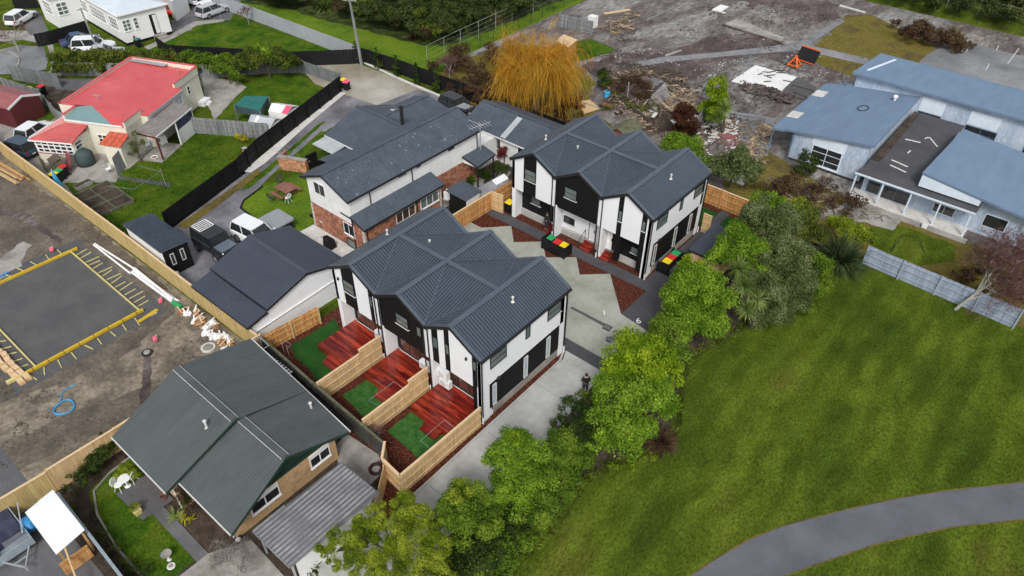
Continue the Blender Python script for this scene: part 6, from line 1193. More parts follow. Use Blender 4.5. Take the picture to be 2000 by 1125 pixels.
bare_tree('bare_tree', 'small bare street tree on the verge of the cul-de-sac', (38, 100), 4.6, 'twig_red', 5, .6, (0, 0), depth=5, r0=.13)
bare_tree('bare_tree', 'tiny bare sapling on the lawn beside the grey concrete wall', (487, 48), 2.6, 'twig_red', 6, .5, depth=5, r0=.05)
bare_tree('bare_tree', 'bare grey twiggy tree over the pinkish concrete drive', (470, 1120), 3.0, 'twig_grey', 7, .75, depth=6, r0=.05, w=.006)
bare_tree('bare_tree', 'bare reddish climber between the old fence and side path', (735, 870), 2.0, 'twig_red', 8, .6, depth=5, r0=.05, w=.008)
bare_tree('bare_tree', 'bare twiggy shrub leaning on the carport wall', (715, 985), 1.8, 'twig_grey', 10, .7, depth=5, r0=.04, w=.007)
bare_tree('bare_tree', 'bare brown shrub beside the dark mesh fence and willow', (878, 150), 3.0, 'twig_red', 11, .7, depth=6, r0=.07)
# masses that cannot be counted
def mass(name, label, cat, spec, m, size, dens, seed, lump=.42):
    B = [(*S(q[0], q[1], q[2]), q[2], q[3]) for q in spec]; rng = np.random.default_rng(seed); C, N = clump_cloud(B, size, dens, rng, lump); V = leaf_quads(C, N, size, rng)
    o = bpy.data.objects.new(name, quadmesh(name, V, m)); COL.objects.link(o); return tag(o, label, cat, kind='stuff')
rr = random.Random(21)
def scatter(poly, n, z, r):
    out = []; xs = [p[0] for p in poly]; ys = [p[1] for p in poly]
    while len(out) < n:
        x, y = rr.uniform(min(xs), max(xs)), rr.uniform(min(ys), max(ys)); c = False; j = len(poly)-1
        for i in range(len(poly)):
            if (poly[i][1] > y) != (poly[j][1] > y) and x < (poly[j][0]-poly[i][0])*(y-poly[i][1])/(poly[j][1]-poly[i][1])+poly[i][0]: c = not c
            j = i
        if c: rad = rr.uniform(*r); out.append((x, y, rr.uniform(*z), rad))
    return out
P1 = [(480, -40), (500, -8), (600, 2), (700, 26), (800, 55), (855, 70), (930, 50), (1010, 16), (1080, -8), (1110, -55)]
mass('native_bush', 'dense mixed native bush at the top of the photo', 'bush', scatter(P1, 150, (.8, 2.8), (.6, 1.3)), 'leaf_bush', .12, .42, 90)
mass('native_bush', 'darker foliage deep in the native bush', 'bush', scatter(P1, 70, (.6, 2.2), (1.0, 1.8)), 'leaf_dark', .15, .42, 91)
mass('native_bush', 'brownish olive foliage scattered through the native bush', 'bush', scatter(P1, 40, (1.0, 2.8), (.5, 1.0)), 'leaf_olive', .13, .35, 92); mass('native_bush', 'grey brown twiggy growth in the native bush', 'bush', scatter(P1, 22, (1.0, 3.0), (.6, 1.2)), 'leaf_brown', .10, .3, 93)
P2 = [(1690, -30), (1800, 8), (1900, 18), (2010, 40), (2040, 0), (2000, -40)]
mass('native_bush', 'native bush beyond the far mesh fence at the top right', 'bush', scatter(P2, 60, (.8, 2.2), (.7, 1.4)), 'leaf_bush', .15, .4, 94); mass('native_bush', 'dry yellow growth in the top right bush', 'bush', scatter(P2, 26, (.8, 2.2), (.6, 1.1)), 'leaf_pampas', .14, .3, 95)
P3 = [(835, 130), (870, 100), (960, 90), (985, 140), (975, 205), (935, 190), (880, 175)]
mass('scrub', 'reddish brown bracken scrub between fence and willow', 'scrub', scatter(P3, 54, (.3, 1.4), (.5, 1.0)), 'leaf_brown', .09, .3, 96); mass('scrub', 'orange brown scrub under the willow', 'scrub', scatter([(1030, 200), (1140, 190), (1150, 225), (1110, 245), (1060, 240)], 26, (.1, .4), (.4, .7)), 'leaf_rusty', .08, .22, 97)
P4 = [(1480, 350), (1560, 330), (1640, 360), (1690, 400), (1640, 440), (1560, 390), (1480, 375)]
mass('scrub', 'tall dry weeds in front of the blue building', 'scrub', scatter(P4, 34, (.2, .8), (.4, .9)), 'leaf_brown', .09, .25, 98); mass('scrub', 'brown shrubs and dead growth near the far mesh fence', 'scrub', scatter([(1740, 35), (1850, 60), (1920, 92), (1870, 95), (1790, 75), (1740, 50)], 26, (.3, 1.2), (.6, 1.2)), 'leaf_brown', .12, .35, 99)
mass('scrub', 'brown undergrowth behind the blue grey fence at the right', 'scrub', scatter([(1850, 540), (1930, 500), (2010, 520), (2010, 620), (1930, 590)], 14, (.2, .8), (.5, .9)), 'leaf_brown', .08, .22, 100)
mass('scrub', 'green weeds over the rubble pit and yard', 'scrub', scatter([(1180, 185), (1260, 180), (1330, 205), (1300, 225), (1220, 210), (1180, 215)], 20, (.1, .5), (.3, .7)), 'leaf_olive', .09, .22, 101)
mass('scrub', 'bare brown twiggy shrubs above the rubble pit', 'scrub', scatter([(1195, 155), (1260, 145), (1270, 180), (1240, 195), (1200, 180)], 20, (.4, 1.2), (.5, .9)), 'leaf_brown', .07, .25, 102)
mass('scrub', 'dark ivy and weeds along the old fence foot', 'scrub', scatter([(150, 930), (230, 840), (240, 850), (165, 950)], 34, (.2, 1.1), (.3, .5)), 'leaf_dark', .05, .4, 103)
# grass tufts that break up the park lawn
def inpoly(x, y, P):
    c = False; j = len(P)-1
    for i in range(len(P)):
        if (P[i][1] > y) != (P[j][1] > y) and x < (P[j][0]-P[i][0])*(y-P[i][1])/(P[j][1]-P[i][1])+P[i][0]: c = not c
        j = i
    return c
PATHPOLY = up+lo
def tufts(name, label, polyw, n, h, m, seed):
    rng = np.random.default_rng(seed); xs = [p[0] for p in polyw]; ys = [p[1] for p in polyw]; C = []
    while len(C) < n:
        x, y = rng.uniform(min(xs), max(xs)), rng.uniform(min(ys), max(ys)); c = False; j = len(polyw)-1
        for i in range(len(polyw)):
            if (polyw[i][1] > y) != (polyw[j][1] > y) and x < (polyw[j][0]-polyw[i][0])*(y-polyw[i][1])/(polyw[j][1]-polyw[i][1])+polyw[i][0]: c = not c
            j = i
        if c and not inpoly(x, y, PATHPOLY): C.append((x, y, h*.45))
    C = np.array(C); N = rng.normal(size=(n, 3)); N[:, 2] *= .5; N /= np.linalg.norm(N, axis=1)[:, None]
    o = bpy.data.objects.new(name, quadmesh(name, leaf_quads(C, N, h, rng, .35), m)); COL.objects.link(o); tag(o, label, 'grass', kind='stuff')

tufts('grass_tufts', 'coarse tufts and blades all over the mown park lawn', [(-12.2, 8), (20, 30), (20, 52), (-7, 51.3), (-10.5, 47), (-12, 38), (-13, 34.2), (-10.5, 28.5), (-10.2, 26.8), (-12, 24), (-12.6, 20)], 46000, .062, 'tuft_green', 300)
tufts('edge_weeds', 'ragged weeds along the edge between tree bed and park lawn', [(-13.2, 8), (-12.1, 8), (-12.0, 19), (-12.3, 22), (-11.7, 24), (-10.0, 26.8), (-10.3, 28.6), (-12.8, 34.3), (-11.7, 38), (-10.7, 43.4), (-9.7, 48.2), (-7.4, 51.3), (-7.9, 51.5), (-10.5, 48.4), (-11.6, 43.4), (-12.7, 38), (-13.6, 34.2), (-11.1, 28.4), (-10.9, 26.8), (-12.6, 24.2), (-13.3, 22), (-13.2, 19)], 3600, .15, 'leaf_olive', 301)
tufts('yard_tufts', 'uneven tufts in the back lawn of the red roofed house', [(-66, 17.6), (-59, 16.5), (-53.3, 16.5), (-53.2, 20.3), (-56.1, 29.2), (-58.3, 34.2), (-65.8, 30), (-64, 25), (-63, 20.7)], 9000, .09, 'tuft_green', 302)
# ================================================================ VEHICLES
def car(name, label, color, rear, front, L_=4.5, W_=1.8, H_=1.5, kind='wagon', cat='car', rack=False, z=.04, extras=None, group=None):
    a, b = Vector(S(*rear)), Vector(S(*front)); h = math.atan2(b.y-a.y, b.x-a.x); c = (a+b)/2
    t = T(name, label, cat, (c.x, c.y, z), h, group=group); hl = L_/2; hw = W_/2; boxy = kind == 'jeep'
    belt = .56*H_ if kind != 'jeep' else .58*H_; hood = .60*H_ if kind in ('suv', 'jeep') else .54*H_
    # hull: stations (x, half width, low z, top z)
    st = [(-hl, .80, .42, belt*.80), (-hl+.12, .93, .28, belt*.97), (-hl+.5, 1, .24, belt), (0, 1, .22, belt), (hl*.32, 1, .22, belt), (hl*.42, .99, .24, hood), (hl-.45, .97, .25, hood*.93), (hl-.12, .88, .3, hood*.80), (hl, .72, .42, hood*.66)]
    if boxy: st = [(-hl, .95, .45, belt), (-hl+.1, 1, .4, belt), (0, 1, .4, belt), (hl*.35, 1, .4, belt), (hl*.38, .9, .4, hood), (hl-.1, .82, .42, hood*.96), (hl, .8, .5, hood*.9)]
    mb = MB(); ring = []
    for x, k, z0, z1 in st:
        w_ = hw*k; zm = z0+(z1-z0)*.55; base = len(mb.v)
        mb.v += [(x, -w_*.88, z0), (x, -w_, z0+.12), (x, -w_, zm), (x, -w_*.95, z1-.05), (x, -w_*.86, z1), (x, w_*.86, z1), (x, w_*.95, z1-.05), (x, w_, zm), (x, w_, z0+.12), (x, w_*.88, z0)]; ring.append(base)
    for i in range(len(ring)-1):
        for j in range(10): mb.f.append((ring[i]+j, ring[i+1]+j, ring[i+1]+(j+1) % 10, ring[i]+(j+1) % 10))
    mb.f += [tuple(ring[0]+j for j in range(10)), tuple(ring[-1]+9-j for j in range(10))]
    part(t, 'body', mb, color, local=True)
    x0, x1, x2, x3 = {'wagon': (-hl+.15, -hl+.45, hl*.10, hl*.42), 'suv': (-hl+.12, -hl+.4, hl*.12, hl*.42), 'sedan': (-hl+.75, -hl+1.35, hl*.05, hl*.42), 'jeep': (-hl+.05, -hl+.1, hl*.28, hl*.36)}[kind]
    wb, wt, zr = hw*.86, hw*(.72 if not boxy else .80), H_-.05
    lo = [(x0, -wb, belt-.01), (x3, -wb, belt-.01 if not boxy else belt), (x3, wb, belt-.01), (x0, wb, belt-.01)]; hi = [(x1, -wt, zr), (x2, -wt, zr), (x2, wt, zr), (x1, wt, zr)]
    part(t, 'windows', MB().hexa(lo+hi), 'glass', local=True)
    part(t, 'roof', MB().prism([(x1-.04, -wt*.9), (x1+.1, -wt-.02), (x2-.1, -wt-.02), (x2+.05, -wt*.85), (x2+.05, wt*.85), (x2-.1, wt+.02), (x1+.1, wt+.02), (x1-.04, wt*.9)], zr-.02, zr+.035), color if kind != 'jeep' else 'car_black', local=True)
    p = MB()
    for s in (-1, 1):
        for a_, b_ in ((lo[0], hi[0]), (lo[1], hi[1]), (((x0+x3)/2-.1, -wb, belt), ((x1+x2)/2-.1, -wt, zr))): p.bar((a_[0], a_[1]*-s if s < 0 else a_[1], a_[2]), (b_[0], b_[1]*-s if s < 0 else b_[1], b_[2]), .08, .05, (0, 1, 0))
    for s in (-1, 1):
        for a_, b_ in ((lo[0], hi[0]), (lo[1], hi[1]), (((x0+x3)/2-.1, -wb, belt), ((x1+x2)/2-.1, -wt, zr))): p.bar((a_[0], s*abs(a_[1])*1.01, a_[2]), (b_[0], s*abs(b_[1])*1.01, b_[2]), .07, .05, (0, 1, 0))
    part(t, 'window_pillar', p, color, local=True)
    wr = .33 if kind not in ('suv', 'jeep') else .38
    for x in (-hl*.60, hl*.62):
        for s in (-1, 1):
            o = part(t, 'wheel', MB().tube([(x, s*(hw-.2), wr), (x, s*(hw+.02 if not boxy else hw+.12), wr)], wr, 20), 'rubber', local=True)
            part(o, 'rim', MB().tube([(x, s*(hw-.02), wr), (x, s*(hw+.035 if not boxy else hw+.13), wr)], wr*.58, 12), 'rim', local=True)
    for s in (-1, 1):
        part(t, 'headlight', MB().box(hl-.16, hl-.02, s*hw*.60-.14, s*hw*.60+.14, hood*.68, hood*.80), 'lamp_clear', local=True)
        part(t, 'tail_light', MB().box(-hl-.01, -hl+.1, s*hw*.74-.07, s*hw*.74+.07, belt*.68, belt*.93), 'lamp_red', local=True)
        part(t, 'mirror', MB().box(hl*.34, hl*.34+.12, s*hw*1.0-.02, s*hw*1.0+s*.18, belt+.02, belt+.16) if s > 0 else MB().box(hl*.34, hl*.34+.12, -hw-.16, -hw+.02, belt+.02, belt+.16), color, local=True)
    part(t, 'number_plate', MB().box(-hl-.015, -hl, -.18, .18, belt*.5, belt*.62), 'white_paint', local=True)
    if boxy:
        part(t, 'spare_wheel', MB().tube([(-hl-.02, 0, .95), (-hl-.25, 0, .95)], .38, 20), 'rubber', local=True)
        r = MB(); y0_, y1_ = -.62, .62; xa, xb = x1+.12, x1+1.25
        for y in (y0_, y1_): r.bar((xa, y, zr+.12), (xb, y, zr+.12), .05, .05)
        for k in range(6): x = xa+(xb-xa)*k/5; r.bar((x, y0_, zr+.12), (x, y1_, zr+.12), .06, .04)
        part(t, 'roof_rack', r, 'white_paint', local=True)
        part(t, 'bonnet', MB().box(hl*.40, hl-.12, -hw*.74, hw*.74, hood*.97, hood+.03), 'car_steel', local=True)
    return t
car('off_road_car', 'black boxy off-road car with white slatted roof rack parked by the garage', 'car_black', (396, 472), (458, 510), 4.0, 1.85, 1.85, 'jeep')
car('parked_car', 'white four-wheel drive half hidden behind the garage roof', 'car_white', (470, 456), (545, 492), 4.7, 1.9, 1.7, 'suv')
car('parked_car', 'dark navy people mover by the sunroom of the red roofed house', 'car_navy', (70, 308), (8, 290), 4.4, 1.8, 1.55, 'wagon')
car('parked_car', 'white hatchback beside the narrow side lawn of the red roofed house', 'car_white', (52, 280), (95, 252), 4.0, 1.7, 1.45, 'wagon')
car('parked_car', 'white seven-seat wagon between the blue and the silver car', 'car_white', (148, 103), (226, 99), 4.7, 1.85, 1.75, 'suv', group='cars parked by the white house')
car('parked_car', 'dark blue sedan beside the short black fence', 'car_blue', (132, 92), (188, 82), 4.5, 1.75, 1.4, 'sedan', group='cars parked by the white house')
car('parked_car', 'silver sedan nearest the hedge', 'car_silver', (172, 116), (240, 107), 4.5, 1.75, 1.4, 'sedan', group='cars parked by the white house')
car('parked_car', 'bright red sedan seen from behind beside the white house', 'car_red', (348, 42), (327, 5), 4.4, 1.75, 1.4, 'sedan')
car('parked_car', 'silver estate car beside the clothes line', 'car_silver', (390, 39), (446, 18), 4.8, 1.8, 1.5, 'wagon')
car('parked_car', 'white car at the top edge behind the silver estate', 'car_white', (372, 6), (405, 14), 4.2, 1.75, 1.4, 'wagon')
car('parked_car', 'white pickup with patched covers behind the bare street tree', 'car_white', (22, 56), (66, 30), 4.6, 1.8, 1.55, 'wagon')
t = car('parked_car', 'black car with grey sheets on it behind the brick house', 'car_black', (872, 206), (918, 226), 4.5, 1.8, 1.45, 'wagon')
t = T('covered_load', 'grey sheets and boards piled on the black car', 'sheets', S(905, 215)+(1.5,)); x, y = S(907, 208, 1.55)
part(t, 'sheet', MB().slab([(x-.7, y-.6, 1.58), (x+.6, y-.5, 1.66), (x+.7, y+.5, 1.6), (x-.6, y+.6, 1.56)], .05), 'hottub_cover'); part(t, 'frame', MB().tube([(x+.9, y-.3, 1.2), (x+.9, y, 2.0), (x+1.4, y+.1, 2.0), (x+1.5, y+.3, 1.2)], .04, 6), 'maroon')
# trailer
t = T('trailer', 'galvanised box trailer loaded with blue and purple cloth at the bottom left corner', 'trailer', (-33, -.8, 0), 0)
q = [Vector(p) for p in SP([(0, 1010), (33, 1000), (70, 1065), (8, 1102)], .9)]; tx0, tx1, ty0, ty1 = -35.3, -32.1, -1.75, .1
w_ = MB().box(tx0, tx1, ty0, ty0+.06, .45, .95).box(tx0, tx1, ty1-.06, ty1, .45, .95).box(tx1-.06, tx1, ty0+.06, ty1-.06, .45, .95).box(tx0, tx0+.06, ty0+.06, ty1-.06, .45, .95).box(tx0, tx1, ty0, ty1, .4, .45)
part(t, 'tray', w_, 'galv'); part(t, 'load', MB().prism([(tx0+.1, ty0+.1), (tx1-.8, ty0+.1), (tx1-.9, ty1-.12), (tx0+.1, ty1-.1)], .46, lambda x, y: .8+.12*math.sin(x*3)+.1*math.sin(y*4)), 'navy_cloth')
part(t, 'blue_tarpaulin', MB().lathe((-33.3, .35, .4), [(.45, 0), (.5, .3), (.3, .55), (.1, .6)], 9), 'blue')
part(t, 'drawbar', MB().bar((tx1, ty0+.3, .5), (tx1+1.1, -.85, .5), .07, .07).bar((tx1, ty1-.3, .5), (tx1+1.1, -.85, .5), .07, .07).bar((tx1+.5, ty0+.6, .5), (tx1+.5, ty1-.6, .5), .06, .06).bar((tx1+1.05, -.85, .5), (tx1+1.4, -.85, .55), .06, .06), 'steel')
for s in (ty0-.12, ty1+.12): part(t, 'wheel', MB().tube([(-33.8, s-.09, .32), (-33.8, s+.09, .32)], .32, 16), 'rubber')
g_ = MB()
for k in range(12): g_.bar((tx1-.75+k*.055, ty0+.7, .95), (tx1-.75+k*.055, ty1-.1, .95), .012, .012)
part(t, 'mesh_lid', g_, 'steel'); part(t, 'ladder_bar', MB().bar((-34.4, .5, 1.3), (-32.6, -.1, 1.05), .06, .04), 'steel')
t = T('bright_shelter', 'small lean-to shelter with bright shiny corrugated roof beside the trailer', 'shelter', (-31.4, 1.3, 0))
F = [([(-33.1, .5, 1.7), (-29.5, .45, 1.7), (-29.55, 2.0, 1.95), (-33.15, 2.05, 1.95)], (0, -1, -.1))]; roof_part(t, F, 'zinc_bright', .04, .09, .04, .02)
for p in ((-33, .6), (-29.7, .6), (-33, 1.9), (-29.7, 1.85)): part(t, 'post', MB().box(p[0]-.05, p[0]+.05, p[1]-.05, p[1]+.05, 0, 1.68), 'pine_orange')
t = T('pallet', 'orange wooden pallets leaning against the bright metal shelter', 'pallet', (-29.0, 1.2, 0)); mb = MB()
for k in range(6): mb.bar((-29.3+k*.03, .3, .2+k*.22), (-29.3+k*.03, 1.7, .2+k*.22), .03, .14)
part(t, 'slats', mb, 'pine_orange'); part(t, 'long_pole', MB().tube([(-29.6, .9, 1.6), (-26.6, .1, .2)], .05, 7), 'pine')
# ================================================================ STREET FURNITURE AND YARD OBJECTS
x, y = S(706.5, 127); t = T('power_pole', 'tall wooden power pole leaning slightly beside the wet turning area', 'power pole', (x, y, 0)); xt, yt = x-.55, y-.1
part(t, 'pole', MB().tube([(x, y, 0), (xt, yt, 7.6)], .19, 12, .12), 'old_wood'); part(t, 'crossarm', MB().bar((xt-.7, yt-.4, 7.3), (xt+.7, yt+.4, 7.3), .1, .12), 'old_wood')
for s in (-.55, -.2, .2, .55): part(t, 'insulator', MB().lathe((xt+s, yt+s*.57, 7.36), [(.05, 0), (.06, .08), (.03, .15)], 8), 'white_paint')
x, y = S(197, 112); t = T('lamp_pole', 'pale leaning pole in front of the white parked car', 'pole', (x, y, 0)); part(t, 'pole', MB().tube([(x, y, 0), (x-1.3, y+.2, 5.4)], .12, 10, .08), 'old_wood'); part(t, 'crossarm', MB().bar((x-1.5, y-.2, 5.2), (x-1.0, y+.6, 5.3), .08, .08), 'old_wood')
def bin_(label, p, lid, z=.04, h=1.0, w_=.56, rz=0., group=None):
    t = T('wheelie_bin', label, 'wheelie bin', (p[0], p[1], z), rz, group); a, b = w_*.42, w_*.5
    part(t, 'body', MB().hexa([(-a, -a, .08), (a, -a, .08), (a, a, .08), (-a, a, .08), (-b, -b, h-.06), (b, -b, h-.06), (b, b, h-.06), (-b, b, h-.06)]), 'black_paint', local=True)
    part(t, 'lid', MB().hexa([(-b-.02, -b-.04, h-.06), (b+.02, -b-.04, h-.06), (b+.02, b+.02, h-.06), (-b-.02, b+.02, h-.06), (-b*.9, -b, h), (b*.9, -b, h), (b*.9, b*.9, h+.05), (-b*.9, b*.9, h+.05)]), lid, local=True)
    for s in (-1, 1): part(t, 'wheel', MB().tube([(s*(a-.02), a+.02, .1), (s*(a+.05), a+.02, .1)], .1, 12), 'rubber', local=True)
    part(t, 'handle', MB().bar((-b*.8, b+.06, h-.05), (b*.8, b+.06, h-.05), .04, .04), 'black_paint', local=True); return t
for x, l, n in ((-27.75, 'green', 'green lidded'), (-27.05, 'red', 'red lidded'), (-26.4, 'yellow', 'yellow lidded')):
    bin_(f'{n} bin inside the black screen in front of the rear townhouses', (x, 38.15+(-.0 if l != 'green' else .1)), l, .045, .95, .54)
t = T('bin_screen', 'black slatted screen around three bins in front of the rear townhouses', 'screen', (-27, 38.2, 0)); mb = MB()
for k in range(9): z = .08+k*.115; mb.box(-28.2, -25.95, 37.62, 37.66, z, z+.1).box(-28.2, -28.16, 37.66, 38.55, z, z+.1).box(-25.99, -25.95, 37.66, 38.55, z, z+.1)
part(t, 'screen_panel', mb, 'black_paint')
for p in ((-28.18, 37.64), (-25.97, 37.64), (-28.18, 38.55), (-25.97, 38.55)): part(t, 'post', MB().box(p[0]-.05, p[0]+.05, p[1]-.05, p[1]+.05, .0, 1.12), 'black_paint')
for y, l, n in ((41.55, 'yellow', 'yellow lidded'), (42.2, 'red', 'red lidded'), (42.85, 'green', 'green lidded')): bin_(f'{n} bin against the driveway wall of the rear townhouses', (-19.15, y), l, .04, 1.05, .56, R(90))
t = T('bin_screen', 'low black screen beside the three bins on the dark asphalt', 'screen', (-18.9, 42, 0)); mb = MB()
for k in range(8): z = .08+k*.115; mb.box(-19.7, -18.6, 41.1, 41.14, z, z+.1).box(-19.7, -18.6, 43.3, 43.34, z, z+.1)
part(t, 'screen_panel', mb, 'black_paint'); 
for p in ((-19.65, 41.12), (-18.65, 41.12), (-19.65, 43.32), (-18.65, 43.32)): part(t, 'post', MB().box(p[0]-.045, p[0]+.045, p[1]-.045, p[1]+.045, 0, 1.05), 'black_paint')
x, y = S(986, 392); bin_('yellow lidded bin behind the short pine screen', (-33.45, 39.9), 'yellow', .035, 1.05, .62); bin_('red lidded bin behind the short pine screen', (-33.2, 40.6), 'red', .035, 1.05, .62)
for px, py, l, lb in ((108, 118, 'yellow', 0), (117, 45, 'yellow', 'yellow lidded bin by the white front wing, left of the pink one'), (137, 43, 'yellow', 'yellow lidded bin by the white front wing, right of the pink one'), (127, 48, 'pink', 'pink lidded bin by the white front wing'),
                      (62, 189, 'yellow', 'yellow lidded bin behind the grey fence at the far left'), (78, 193, 'bin_green_dull', 'dull green lidded bin behind the grey fence at the far left'), (86, 185, 'red', 'maroon lidded bin against the grey fence at the far left'),
                      (672, 172, 'yellow', 'yellow lidded bin at the end of the long black fence'), (678, 176, 'pink', 'pink lidded bin at the end of the long black fence'),
                      (272, 92, 'bin_green_dull', 'green lidded bin behind the black fence corner'), (265, 84, 'pink', 'pink lidded bin behind the black fence corner'),
                      (112, 358, 'yellow', 'yellow lidded bin beside the blue umbrella'), (121, 352, 'green', 'green lidded bin beside the blue umbrella'), (129, 344, 'red', 'red lidded bin beside the wooden hutch')):
    if lb: bin_(lb, S(px, py), l, .03, 1.0, .6, R(20))
# person on the driveway, person on the step
def person(label, loc, rz, pose):
    t = T('person', label, 'person', loc, rz)
    J = {'pel': (0, 0, .92), 'wai': (0, .01, 1.10), 'che': (0, .02, 1.32), 'nec': (0, .015, 1.50), 'hea': (0, -.01, 1.60), 'crn': (0, -.02, 1.70)}
    J.update(pose)
    ch = {'body': [('pel', 'wai'), ('wai', 'che'), ('che', 'nec'), ('nec', 'hea'), ('hea', 'crn')]}
    for s, sx in (('l', -1), ('r', 1)):
        J.setdefault('hip'+s, (sx*.09, 0, .88)); J.setdefault('kne'+s, (sx*.11, -.03, .49)); J.setdefault('ank'+s, (sx*.12, .02, .09)); J.setdefault('toe'+s, (sx*.13, -.14, .04)); J.setdefault('sho'+s, (sx*.18, .01, 1.42))
        J.setdefault('elb'+s, (sx*.24, .03, 1.14)); J.setdefault('wri'+s, (sx*.20, -.16, .98)); J.setdefault('han'+s, (sx*.17, -.24, .98))
        for i_, f_ in enumerate((-.028, -.009, .01, .028)):
            h = J['han'+s]; wv = Vector(h)-Vector(J['wri'+s]); wv.normalize(); J[f'f{i_}{s}'] = tuple(Vector(h)+wv*(.07-.01*abs(i_-1.5))+Vector((f_, 0, 0)))
        h = Vector(J['han'+s]); J['thu'+s] = tuple(h+Vector((-sx*.05, -.01, .02)))
    RAD = dict(pel=.15, wai=.13, che=.16, nec=.058, hea=.088, crn=.07, hip=.095, kne=.06, ank=.042, toe=.04, sho=.07, elb=.045, wri=.03, han=.032, thu=.011, f0=.009, f1=.0095, f2=.0095, f3=.0085)
    def skin(name, edges, m, grow=0., par=t):
        names = []; 
        for e in edges:
            for q in e:
                if q not in names: names.append(q)
        me = bpy.data.meshes.new(name); me.from_pydata([J[q] for q in names], [(names.index(a), names.index(b)) for a, b in edges], []); me.materials.append(MATS[m])
        o = bpy.data.objects.new(name, me); COL.objects.link(o); o.parent = par; md = o.modifiers.new('skin', 'SKIN'); md.use_smooth_shade = True
        for i, q in enumerate(names):
            r_ = RAD.get(q, RAD.get(q[:3], RAD.get(q[:2], .05)))+grow; me.skin_vertices[0].data[i].radius = (r_, r_*(.72 if q in ('pel', 'wai', 'che') else 1)); me.skin_vertices[0].data[i].use_root = (i == 0)
        o.modifiers.new('sub', 'SUBSURF').levels = 1; o.modifiers['sub'].render_levels = 2; return o
    arms = lambda s: [('che', 'sho'+s), ('sho'+s, 'elb'+s), ('elb'+s, 'wri'+s), ('wri'+s, 'han'+s)]+[('han'+s, f'f{i}{s}') for i in range(4)]+[('han'+s, 'thu'+s)]
    legs = lambda s: [('pel', 'hip'+s), ('hip'+s, 'kne'+s), ('kne'+s, 'ank'+s), ('ank'+s, 'toe'+s)]
    skin('body', ch['body']+arms('l')+arms('r')+legs('l')+legs('r'), 'skin')
    skin('shirt', [('pel', 'wai'), ('wai', 'che')]+[e for s in 'lr' for e in (('che', 'sho'+s), ('sho'+s, 'elb'+s), ('elb'+s, 'wri'+s))], 'shirt_black', .034)
    skin('trousers', [e for s in 'lr' for e in (('pel', 'hip'+s), ('hip'+s, 'kne'+s), ('kne'+s, 'ank'+s))], 'trousers', .03)
    for s in 'lr': a_ = Vector(J['ank'+s]); b_ = Vector(J['toe'+s]); part(t, 'shoe', MB().tube([(a_.x, a_.y+.06, .05), (b_.x, b_.y-.05, .045)], .055, 8, .045), 'black_paint', local=True, smooth=True)
    hp = Vector(J['hea']); part(t, 'hair', MB().lathe((hp.x, hp.y+.012, hp.z), [(.098, .0), (.10, .06), (.085, .13), (.045, .165), (.01, .175)], 14), 'hair', local=True, smooth=True)
    part(t, 'nose', MB().add([(hp.x-.014, hp.y-.085, hp.z-.01), (hp.x+.014, hp.y-.085, hp.z-.01), (hp.x, hp.y-.115, hp.z-.005), (hp.x, hp.y-.085, hp.z+.04)], [(0, 1, 2), (0, 2, 3), (1, 3, 2)]), 'skin', local=True)
    for sx in (-1, 1): part(t, 'ear', MB().lathe((hp.x+sx*.088, hp.y, hp.z-.02), [(.012, 0), (.02, .025), (.01, .05)], 8), 'skin', local=True)
    return t
x, y = S(1142, 768); person('person in black clothes with short brown hair standing on the concrete driveway, back turned', (x, y, .04), R(180)+A, {'wril': (-.12, -.22, 1.12), 'hanl': (-.07, -.29, 1.14), 'wrir': (.12, -.22, 1.12), 'hanr': (.07, -.29, 1.14), 'hea': (0, -.03, 1.6), 'crn': (0, -.05, 1.69)})
person('person in black on the red entry step with one hand on the hip', (-29.35, 39.72, .17), R(-25), {'elbr': (.36, .06, 1.17), 'wrir': (.20, -.06, 1.02), 'hanr': (.15, -.10, 1.0)})
# hot tub, picnic table, brick walls
t = T('hot_tub', 'square dark hot tub with grey cover on the lawn edge', 'hot tub', (-46.2, 25.7, 0)); part(t, 'cabinet', MB().box(-47.2, -45.25, 24.75, 26.45, 0, .95), 'black_paint')
mb = MB(); x0, x1, y0, y1 = -47.35, -45.1, 24.6, 26.6; mb.prism([(x0+.15, y0), (x1-.15, y0), (x1, y0+.15), (x1, y1-.15), (x1-.15, y1), (x0+.15, y1), (x0, y1-.15), (x0, y0+.15)], .95, 1.08); part(t, 'cover', mb, 'hottub_cover')
t = T('picnic_table', 'brown wooden picnic table with benches on the round lawn', 'picnic table', (-50.0, 29.1, 0)); cx, cy = -50.0, 29.2; mb = MB()
for k in range(6): mb.box(cx-.85, cx+.85, cy-.56+k*.19, cy-.56+k*.19+.18, .72, .76)
part(t, 'table_top', mb, 'table_brown')
for s in (-1, 1): part(t, 'bench', MB().box(cx-.85, cx+.85, cy+s*.95-.14, cy+s*.95+.14, .42, .46), 'table_brown')
for sx in (-.6, .6): part(t, 'leg_frame', MB().bar((cx+sx, cy-.9, .38), (cx+sx, cy+.9, .38), .06, .08).bar((cx+sx, cy-.6, 0), (cx+sx, cy-.3, .72), .07, .07, (1, 0, 0)).bar((cx+sx, cy+.6, 0), (cx+sx, cy+.3, .72), .07, .07, (1, 0, 0)), 'table_brown')
